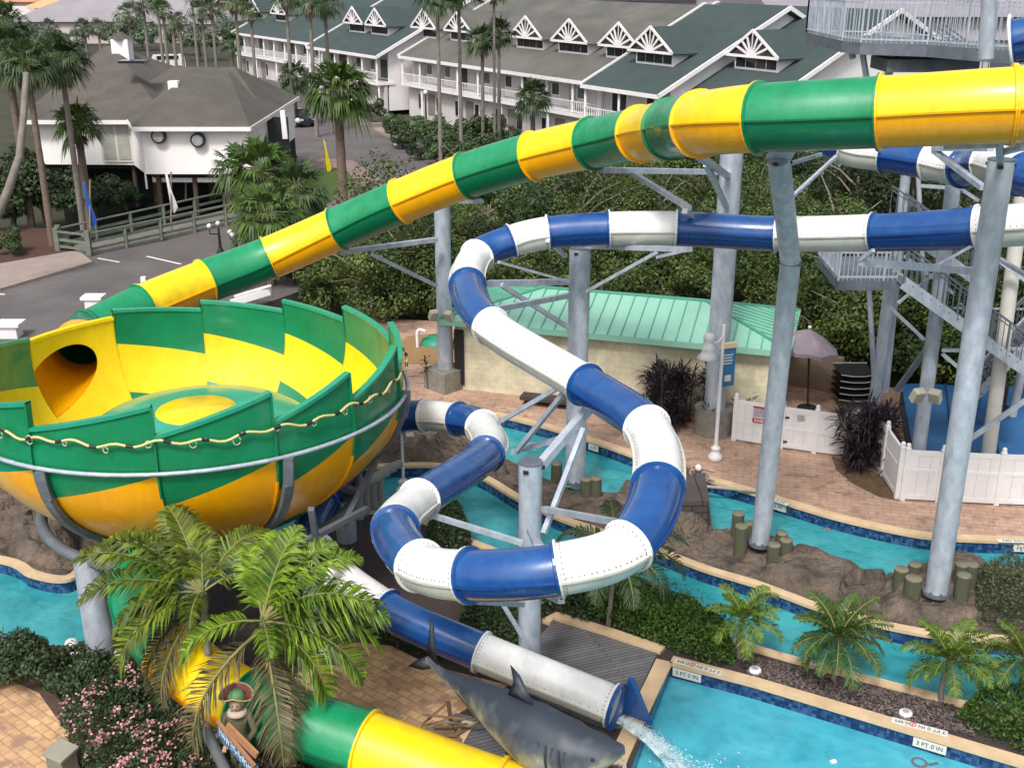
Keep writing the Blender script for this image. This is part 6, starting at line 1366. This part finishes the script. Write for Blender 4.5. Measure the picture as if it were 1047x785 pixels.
leafy_patch([(60, 740), (70, 715), (110, 705), (160, 715), (200, 740), (240, 780), (300, 800), (330, 830), (250, 900), (120, 900), (90, 800)], 0, .8, 26000, .075, LOLE, 'flowering oleander with small pink blossoms in the lower left', 'oleander', 'flowering shrub', seed=10, blossoms=.022, zjit=.5)
leafy_patch([(250, 745), (300, 740), (340, 790), (330, 850), (250, 830)], 0, .6, 8000, .075, LOLE, 'oleander patch right of the palm trunks, few blossoms', 'oleander', 'flowering shrub', seed=11, blossoms=.006)
leafy_patch([(125, 690), (135, 655), (180, 640), (190, 700), (160, 715)], 0, .5, 4000, .09, LM2, 'dark bush beneath the left palm fronds', 'bush', 'bush', seed=12)
leafy_patch([(340, 640), (360, 610), (400, 640), (480, 680), (430, 672), (380, 652)], 0, .35, 4000, .08, LM2, 'low dark ground shrub beneath the white and blue tube run', 'bush', 'bush', seed=13)
# mulch chips
rs = random.Random(4); b = MB()
P_ = gp([(755, 668), (870, 697), (975, 722), (1000, 755), (930, 738), (860, 718), (765, 692)]); 
from mathutils.geometry import tessellate_polygon
tri = tessellate_polygon([[Vector((p.x, p.y, 0)) for p in P_]]); ar = [abs((P_[t[1]]-P_[t[0]]).cross(P_[t[2]]-P_[t[0]])) for t in tri]
for i in range(2600):
    t = rs.choices(tri, ar)[0]; u, v = rs.random(), rs.random()
    if u+v > 1: u, v = 1-u, 1-v
    q = P_[t[0]]+(P_[t[1]]-P_[t[0]])*u+(P_[t[2]]-P_[t[0]])*v; p = Vector((q.x, q.y, .02+rs.random()*.03)); a = rs.uniform(0, PI); d = Vector((math.cos(a), math.sin(a), rs.uniform(-.3, .3)))*rs.uniform(.02, .055); s = Vector((-math.sin(a), math.cos(a), rs.uniform(-.5, .5)))*.012
    b.add([p-d-s, p+d-s, p+d+s, p-d+s], [(0, 1, 2, 3)])
o = b.build('wood_chips', mat('wood_chip', (.13, .10, .095), .9, island=.6)); stuff(o); tag(o, 'dark wood chip mulch scattered over the planting strip', 'mulch')
# ================================================================== SHARK
sh0 = G(548, 770, 0); shark = thing('shark_sculpture', sh0, 'large grey shark sculpture with open jaws beside the tube exit', 'shark sculpture')
SP = [D(437, 672, 20.9), D(452, 688, 20.7), D(478, 704, 20.2), D(512, 728, 19.5), D(548, 752, 18.9), D(586, 768, 18.5), D(616, 768, 18.3), D(638, 766, 18.2)]
rad = [(.05, .06), (.09, .11), (.19, .23), (.40, .47), (.56, .62), (.54, .56), (.36, .30), (.09, .08)]
S = spline(SP, 6); n = len(S)
def interp(i): 
    f = i/6; k = min(len(rad)-2, int(f)); t = f-k; t = t*t*(3-2*t) if False else t; return (rad[k][0]*(1-t)+rad[k+1][0]*t, rad[k][1]*(1-t)+rad[k+1][1]*t)
m_sh = bpy.data.materials.new('shark_skin'); m_sh.use_nodes = True; nn_ = m_sh.node_tree.nodes; ll_ = m_sh.node_tree.links; pb_ = nn_['Principled BSDF']; pb_.inputs['Roughness'].default_value = .5
at_ = nn_.new('ShaderNodeVertexColor'); at_.layer_name = 'belly'; nz_ = nn_.new('ShaderNodeTexNoise'); nz_.inputs['Scale'].default_value = 2.5; nz_.inputs['Detail'].default_value = 7; tc_ = nn_.new('ShaderNodeTexCoord'); ll_.new(tc_.outputs['Object'], nz_.inputs[0])
mth = nn_.new('ShaderNodeMath'); mth.operation = 'MULTIPLY_ADD'; mth.inputs[1].default_value = 1.5; mth.inputs[2].default_value = -.70; ll_.new(nz_.outputs[0], mth.inputs[0]); ad = nn_.new('ShaderNodeMath'); ad.operation = 'ADD'; ll_.new(mth.outputs[0], ad.inputs[0]); ll_.new(at_.outputs[0], ad.inputs[1])
cr_ = nn_.new('ShaderNodeValToRGB'); e_ = cr_.color_ramp.elements; e_[0].color = (.035, .045, .065, 1); e_[0].position = .2; e_[1].color = (.30, .30, .27, 1); e_[1].position = .85; x_ = e_.new(.5); x_.color = (.085, .10, .11, 1); x_ = e_.new(.64); x_.color = (.19, .18, .13, 1); ll_.new(ad.outputs[0], cr_.inputs[0]); ll_.new(cr_.outputs[0], pb_.inputs['Base Color'])
def skin(o, fn):
    ca = o.data.color_attributes.new('belly', 'FLOAT_COLOR', 'POINT')
    for i, v in enumerate(o.data.vertices): q = fn(i); ca.data[i].color = (q, q, q, 1)
b = MB(); seg = 28; vs = []; bel = []; frames = []; pside = None
for i, p in enumerate(S):
    t = (S[min(i+1, n-1)]-S[max(i-1, 0)]).normalized(); sd_ = t.cross(mi_).normalized(); u = sd_.cross(t); rw, rh = [v*.93 for v in interp(i)]; frames.append((p, t, sd_, u, rw, rh))
    for j in range(seg):
        an = 2*PI*j/seg; ca_, sa_ = math.cos(an), math.sin(an); rr = 1
        if sa_ > .8: rr = 1.04
        x = ca_*rw; z = sa_*rh*(1 if sa_ > 0 else .92)
        # gill slits
        gi = 0
        if .62 < i/(n-1) < .78 and -.3 < sa_ < .55 and abs(ca_) > .5: gi = .03*(1 if i % 2 else -1)
        vs.append(p+sd_*x*(1+gi*2)+u*z*rr); bel.append(max(0, min(1, .52-sa_*.62)))
b.add(vs, [(i*seg+j, i*seg+(j+1) % seg, (i+1)*seg+(j+1) % seg, (i+1)*seg+j) for i in range(n-1) for j in range(seg)], 0, True); b.add([vs[j] for j in range(seg)], [tuple(range(seg))]); b.add([vs[-seg+j] for j in range(seg)], [tuple(range(seg))])
body = b.build('body', m_sh, shark); bel += [.5]*(2*seg); skin(body, lambda i: bel[i])
def fin(base_i, pts2, name, thick=.05, dirv=None, span=None):
    """pts2 in (along, out) metres from frame base_i; out direction dirv"""
    p, t, sd_, u, rw, rh = frames[base_i]; d = dirv(sd_, u, t).normalized(); nr = t.cross(d).normalized(); b = MB(); L = len(pts2); c = Vector()
    o1 = [p+t*a+d*o for a, o in pts2]; cc = sum(o1, Vector())/L
    v1 = o1+[cc+nr*thick, cc-nr*thick]
    b.add(v1, [(k, (k+1) % L, L) for k in range(L)]+[((k+1) % L, k, L+1) for k in range(L)], 0, True); f = b.build(name, m_sh, shark); skin(f, lambda i: .1); return f
fin(22, [(-.42, .45), (.30, .48), (.12, .75), (-.10, 1.02), (-.34, 1.12), (-.26, .8)], 'dorsal_fin', .05, lambda s, u, t: u)
fin(1, [(-.1, 0), (.22, .05), (.02, .35), (-.22, .78), (-.40, .98), (-.26, .55)], 'tail_fin', .04, lambda s, u, t: u)
fin(1, [(-.1, 0), (.2, -.03), (-.02, .30), (-.32, .52), (-.24, .28)], 'tail_fin', .04, lambda s, u, t: -u+s*.2)
fin(28, [(-.3, .4), (.35, .4), (.0, .95), (-.45, 1.25), (-.32, .75)], 'pectoral_fin', .05, lambda s, u, t: s*.9-u*.6)
fin(28, [(-.3, .4), (.35, .4), (.0, .85), (-.35, 1.05), (-.32, .7)], 'pectoral_fin', .05, lambda s, u, t: -s*.9-u*.4)
# lower jaw, mouth, teeth, gills, eyes
p, t, sd_, u, rw, rh = frames[35]; p = p-u*.10-t*.12; b = MB(); J = []
for k in range(9):
    an = -PI/2+PI*k/8; J.append(p+t*(.05+.42*math.cos(an))+sd_*.40*math.sin(an)-u*.52)
b.tube(J, [.05, .07, .08, .08, .08, .08, .08, .07, .05], 8); b.add(J, [tuple(range(9))]); jw = b.build('lower_jaw', m_sh, shark); skin(jw, lambda i: .8)
b = MB(); b.ball(p-t*.02-u*.30, .33, 14, sc_=(1, 1, .5)); b.build('mouth', mat('dark_red_mouth', (.10, .02, .02), .5), shark)
b = MB()
for row, zz, sc2 in ((0, -.40, -1), (1, -.22, 1)):
    for k in range(13):
        an = -PI/2+PI*k/12; q = p+t*(.08+.40*math.cos(an))+sd_*.36*math.sin(an)+u*(zz-.02); s1 = sd_*.03; tip = q-u*.09*(-1 if row == 0 else 1); b.add([q-s1, q+s1, q+t*.02, tip], [(0, 1, 3), (1, 2, 3), (2, 0, 3)])
stt = b.build('teeth', mat('tooth_white', (.75, .72, .62), .3), shark)
for sg in (1, -1):
    p, t, sd2, u2, rw, rh = frames[35]; b = MB(); b.ball(p+sd2*sg*rw*.93+u2*.10, .035, 12); b.build('eye', BLACK, shark)
    for k in range(5):
        p, t, sd2, u2, rw, rh = frames[27+k]; b = MB(); b.tube([p+sd2*sg*rw*1.0*math.cos(a)+u2*rh*math.sin(a)*1.0-t*.04*math.sin(a*2) for a in (-.6, -.35, -.1, .15, .4, .6)], .022, 6); b.build('gill_slit', mat('gill_dark', (.03, .035, .045), .6), shark)
b = MB(); b.tube([S[20]-mi_*.2, (S[20].x, S[20].y, 0)], .12, 10); b.build('stand', BLACK, shark); b = MB(); b.tube([S[30]-mi_*.2, (S[30].x, S[30].y, 0)], .12, 10); b.build('stand', BLACK, shark)
# splash water from the tube mouth
p, t, a, u = frW[-1]; rs = random.Random(5); b = MB()
for i in range(7000):
    s = rs.random()**.8; q = p+t*(.15+1.55*s)-mi_*(.25+.75*s*s)+a*rs.gauss(0, .05+.10*s)+mi_*rs.gauss(0, .03+.04*s); q.z = max(q.z, -.32); r = rs.uniform(.003, .012); b.add([q+Vector((r, 0, 0)), q+Vector((-r*.5, r*.87, 0)), q+Vector((-r*.5, -r*.87, 0)), q+Vector((0, 0, r*1.4))], [(0, 1, 3), (1, 2, 3), (2, 0, 3)], 0, True)
m_ = 14; vs = []
for i in range(m_+1):
    s = i/m_
    for j in range(9):
        q = p+t*(.1+1.5*s)-mi_*(.28+.80*s*s)+a*(j-4)*(.028+.03*s)+mi_*.03*noise.noise(Vector((i*.6, j*.8, 1))); vs.append(q)
b.add(vs, [(i*9+j, i*9+j+1, (i+1)*9+j+1, (i+1)*9+j) for i in range(m_) for j in range(8)], 0, True)
fm = mat('foam_white', (.85, .92, .96), .3, (.60, .80, .86), 9)
if True:
    n_ = fm.node_tree.nodes; l_ = fm.node_tree.links; nz2 = n_.new('ShaderNodeTexNoise'); nz2.inputs['Scale'].default_value = 7; nz2.inputs['Detail'].default_value = 8; mr2 = n_.new('ShaderNodeMapRange'); mr2.inputs[1].default_value = .38; mr2.inputs[2].default_value = .62; mr2.inputs[3].default_value = .15; mr2.inputs[4].default_value = .95; l_.new(nz2.outputs[0], mr2.inputs[0]); l_.new(mr2.outputs[0], n_['Principled BSDF'].inputs['Alpha']); o = b.build('splash', fm); stuff(o); tag(o, 'white splash of water pouring from the blue tube mouth into the pool', 'splash')
b = MB(); q0 = p+t*1.6; vs = []
for i in range(900):
    r = abs(rs.gauss(0, .35)); an = rs.uniform(0, 6.3); q = Vector((q0.x+t.x*.2+r*math.cos(an)*1.5, q0.y+t.y*.2+r*math.sin(an), -.322)); s = rs.uniform(.008, .03); b.add([q+Vector((s, 0, 0)), q+Vector((0, s, .004)), q+Vector((-s, 0, 0)), q+Vector((0, -s, 0))], [(0, 1, 2, 3)])
o = b.build('foam', fm); stuff(o); tag(o, 'speckled white foam on the pool where the splash lands', 'foam')
# little floating bits
b = MB(); b.box(G(852, 778, -.31), (.12, .08, .03), .3); o = b.build('floating_tile', WHITE); tag(o, 'tiny white float on the main pool near the bottom edge', 'float')
b = MB(); c = G(845, 541, -.33); b.tube([c+Vector((.12*math.cos(q), .05*math.sin(q), 0)) for q in [i*.7 for i in range(9)]], .02, 6); o = b.build('drain_ring', GALD); tag(o, 'dark drain ring in the river right of the kinked column', 'drain')
b = MB(); c = G(940, 779, -.33); b.lathe((c.x, c.y, -.325), [(.16, 0), (.10, .004)], 20); b.box((c.x+.25, c.y-.05, -.32), (.2, .06, .01), .3); o = b.build('pool_drain', GALD); tag(o, 'dark drain on the pool floor below the second depth marker', 'drain')
# ================================================================== TIMBER EASEL beside the shark
ez_ = thing('timber_trestle', G(452, 745), 'weathered brown timber trestle between shark tail and yellow tube', 'trestle')
for a_, c_, wv in [((426, 746, .1), (478, 741, .1), .09), ((424, 748, .1), (455, 758, .1), .09), ((455, 758, .1), (480, 742, .1), .09), ((432, 740, .1), (458, 718, .7), .07), ((458, 715, .9), (462, 742, .1), .08), ((454, 690, 1.3), (490, 735, .15), .12), ((460, 700, 1.1), (486, 712, .9), .06), ((432, 730, .5), (475, 735, .4), .05)]:
    b = MB(); b.beam(G(*a_), G(*c_), wv, wv*.5); b.build('timber', TANW, ez_)
b = MB()
for i in range(4): b.beam(G(430+i*2, 744+i*4, .14), G(462+i*3, 744+i*4, .14), .14, .03)
b.build('slat_top', TANW, ez_)
b = MB(); b.tube(spline([G(484, 716, .9), G(490, 735, .5), G(478, 742, .2), G(458, 738, .5), G(442, 742, .3)], 6), .03, 6); b.build('rope_loop', mat('old_rope', (.20, .17, .11), .9), ez_)
# ================================================================== PIRATE STATUE
c = Vector((-4.72, 16.15, .6)); st_ = thing('pirate_statue', c, 'pirate statue in a maroon and green cocked hat under the right palm', 'statue')
me = bpy.data.meshes.new('body'); H = 1.55
J = {'pel': (0, 0, .82), 'ch': (0, 0, 1.18), 'nk': (0, 0, 1.36), 'hd': (0, -.03, 1.52), 'ls': (-.2, 0, 1.28), 'le': (-.3, -.1, 1.02), 'lw': (-.16, -.34, .92), 'rs': (.2, 0, 1.28), 're': (.3, -.12, 1.04), 'rw': (.2, -.36, 1.0), 'lh': (-.1, 0, .78), 'lk': (-.12, -.04, .42), 'lf': (-.12, 0, .06), 'rh': (.1, 0, .78), 'rk': (.12, -.02, .42), 'rf': (.12, .02, .06), 'lt': (-.12, -.16, .04), 'rt': (.12, -.14, .04)}
rads = {'pel': .15, 'ch': .18, 'nk': .065, 'hd': .10, 'ls': .08, 'le': .06, 'lw': .045, 'rs': .08, 're': .06, 'rw': .045, 'lh': .10, 'lk': .075, 'lf': .055, 'rh': .10, 'rk': .075, 'rf': .055, 'lt': .04, 'rt': .04}
keys = list(J); ed = [('pel', 'ch'), ('ch', 'nk'), ('nk', 'hd'), ('ch', 'ls'), ('ls', 'le'), ('le', 'lw'), ('ch', 'rs'), ('rs', 're'), ('re', 'rw'), ('pel', 'lh'), ('lh', 'lk'), ('lk', 'lf'), ('lf', 'lt'), ('pel', 'rh'), ('rh', 'rk'), ('rk', 'rf'), ('rf', 'rt')]
me.from_pydata([J[k] for k in keys], [(keys.index(a_), keys.index(c_)) for a_, c_ in ed], []); o = bpy.data.objects.new('body', me); col.objects.link(o); o.parent = st_
sk = o.modifiers.new('skin', 'SKIN'); 
for i, k in enumerate(keys): v = me.skin_vertices[0].data[i]; v.radius = (rads[k], rads[k]); v.use_root = (k == 'pel')
ss = o.modifiers.new('sub', 'SUBSURF'); ss.levels = ss.render_levels = 2; bpy.context.view_layer.update()
nm = bpy.data.meshes.new_from_object(o.evaluated_get(bpy.context.evaluated_depsgraph_get())); o.modifiers.clear(); o.data = nm; nm.materials.clear(); nm.materials.append(mat('olive_coat', (.13, .13, .07), .7, (.09, .085, .05), 5)); nm.polygons.foreach_set('use_smooth', [True]*len(nm.polygons))
def loc(x, y, z): return c+Vector((x, y, z))
MB().ball(loc(0, -.035, 1.53), .115, 16, sc_=(.9, 1, 1.15)).build('face', mat('statue_skin', (.45, .30, .20), .6, (.38, .25, .17), 4), st_)
b = MB(); b.ball(loc(0, -.15, 1.52), .022, 8, sc_=(1, 1.4, 1.3)); b.build('nose', mat('statue_skin', (.45, .3, .2)), st_)
for sg in (1, -1): MB().ball(loc(sg*.04, -.135, 1.56), .015, 8).build('eye', BLACK, st_); MB().ball(loc(sg*.11, -.03, 1.53), .03, 8, sc_=(.5, 1, 1.2)).build('ear', mat('statue_skin', (.45, .3, .2)), st_)
b = MB(); b.lathe(loc(0, -.02, 1.36), [(.14, -.03), (.19, .0), (.15, .05), (.08, .06)], 16); b.build('collar', mat('cream_collar', (.55, .46, .36), .8, (.42, .34, .26), 4), st_)
MB().lathe((c.x, c.y, 0), [(.34, 0), (.30, .3), (.33, .58), (.01, .60)], 16).build('pedestal', TANW, st_)
# cocked hat : crown + upturned brim
hat = MB(); hat.lathe(loc(0, .02, 1.64), [(.15, 0), (.135, .07), (.09, .12), (.01, .135)], 20, 1)
vs = []; N_ = 36
for i in range(N_):
    an = 2*PI*i/N_; r1 = .15; x = math.cos(an); y = math.sin(an); lift = .13*max(0, y)+.10*max(0, -y)**.5*(1-abs(x))+.01; ro = .27
    vs += [loc(r1*x, r1*y, 1.66), loc(ro*x*1.05, ro*y*.78, 1.64+lift), loc(ro*x*1.08, ro*y*.82, 1.65+lift)]
hat.add(vs, [(3*i+k, 3*((i+1) % N_)+k, 3*((i+1) % N_)+k+1, 3*i+k+1) for i in range(N_) for k in range(2)], 0, True)
ht = hat.build('cocked_hat', [mat('maroon_felt', (.13, .018, .02), .6, (.09, .012, .015), 4), mat('hat_green', (.10, .22, .09), .6, (.07, .16, .07), 4)], st_)
tr_ = MB(); L_ = [vs[3*i+2] for i in range(N_)]; tr_.tube(L_+[L_[0]], .014, 5); tr_.build('hat_trim', mat('gold_trim', (.45, .34, .16), .5, (.35, .26, .12), 5), ht)
for nm_, px_ in (('hand', 'lw'), ('hand', 'rw')):
    w0_ = Vector(J[px_])+c; b = MB(); b.ball(w0_+Vector((0, -.04, 0)), .045, 10, sc_=(.8, 1.1, .5))
    for k in range(4): b.tube([w0_+Vector((-.025+.017*k, -.07, 0)), w0_+Vector((-.025+.017*k, -.12, -.01)), w0_+Vector((-.025+.017*k, -.125, -.045))], .009, 6)
    b.tube([w0_+Vector((.03, -.03, 0)), w0_+Vector((.05, -.08, -.02))], .011, 6); b.build(nm_, mat('statue_skin', (.45, .3, .2)), st_)
sgn = thing('painted_board', G(252, 788, 0), 'blue painted plank sign with pale scribbled lettering held before the pirate statue', 'sign')
a_, c_ = G(224, 744, 1.85), G(262, 790, 1.45)
b = MB(); b.beam(a_, c_, .05, .30); b.build('blue_board', mat('board_blue', (.05, .16, .30), .7, (.03, .10, .20), 4), sgn)
b = MB(); b.beam(a_+Vector((-.0, -.05, .18)), c_+Vector((0, -.05, .18)), .05, .06); b.beam(G(232, 741, 2.1), G(263, 772, 1.8), .05, .14); b.build('tan_plank', mat('orange_timber', (.42, .20, .09), .7, (.3, .14, .07), 4), sgn)
rs = random.Random(9); d = (c_-a_).normalized(); nrm = Vector((d.y, -d.x, 0)).normalized(); b = MB(); x = .06
while x < (c_-a_).length-.06:
    q = a_+d*x+nrm*.03; hgt = rs.uniform(.05, .11)
    b.beam(q-Vector((0, 0, hgt)), q+Vector((0, 0, hgt))+d*rs.uniform(-.02, .03), .012, .018); b.beam(q+Vector((0, 0, rs.uniform(-.05, .06))), q+d*.04+Vector((0, 0, rs.uniform(-.05, .06))), .012, .018); x += .065
b.build('scribbled_lettering', mat('board_white', (.5, .58, .62), .7), sgn)
b = MB(); b.tube([G(210, 745, 1.6), G(232, 790, 1.0)], .10, 10); o = b.build('grey_log', mat('slate_log', (.12, .13, .14), .8, (.08, .085, .09), 4)); tag(o, 'slate grey round beam beside the blue painted board', 'beam')
# utility box lower left
c = G(66, 792, 0); ub = thing('utility_box', c, 'grey green utility box with sloping lid at the edge of the stone path', 'box'); BX = mat('box_grey', (.20, .20, .16), .7, (.15, .15, .12), 3)
b = MB(); b.box(c+mi_*.25, (.42, .36, .5), -.5); b.build('housing', BX, ub, .015); b = MB(); M = Matrix.Rotation(-.5, 3, 'Z')@Matrix.Rotation(.15, 3, 'X'); b.box(c+mi_*.54, (.50, .44, .06), mtx=M); b.build('lid', mat('box_lid', (.30, .29, .24), .6, (.25, .24, .2), 3), ub, .012)
# benches / planter left of tower: cluttered small things near footing
for ob in list(bpy.data.objects):
    if ob.parent is None and 'label' not in ob and ob.get('kind') != 'structure' and ob.type in ('MESH', 'EMPTY') : ob['kind'] = 'structure'
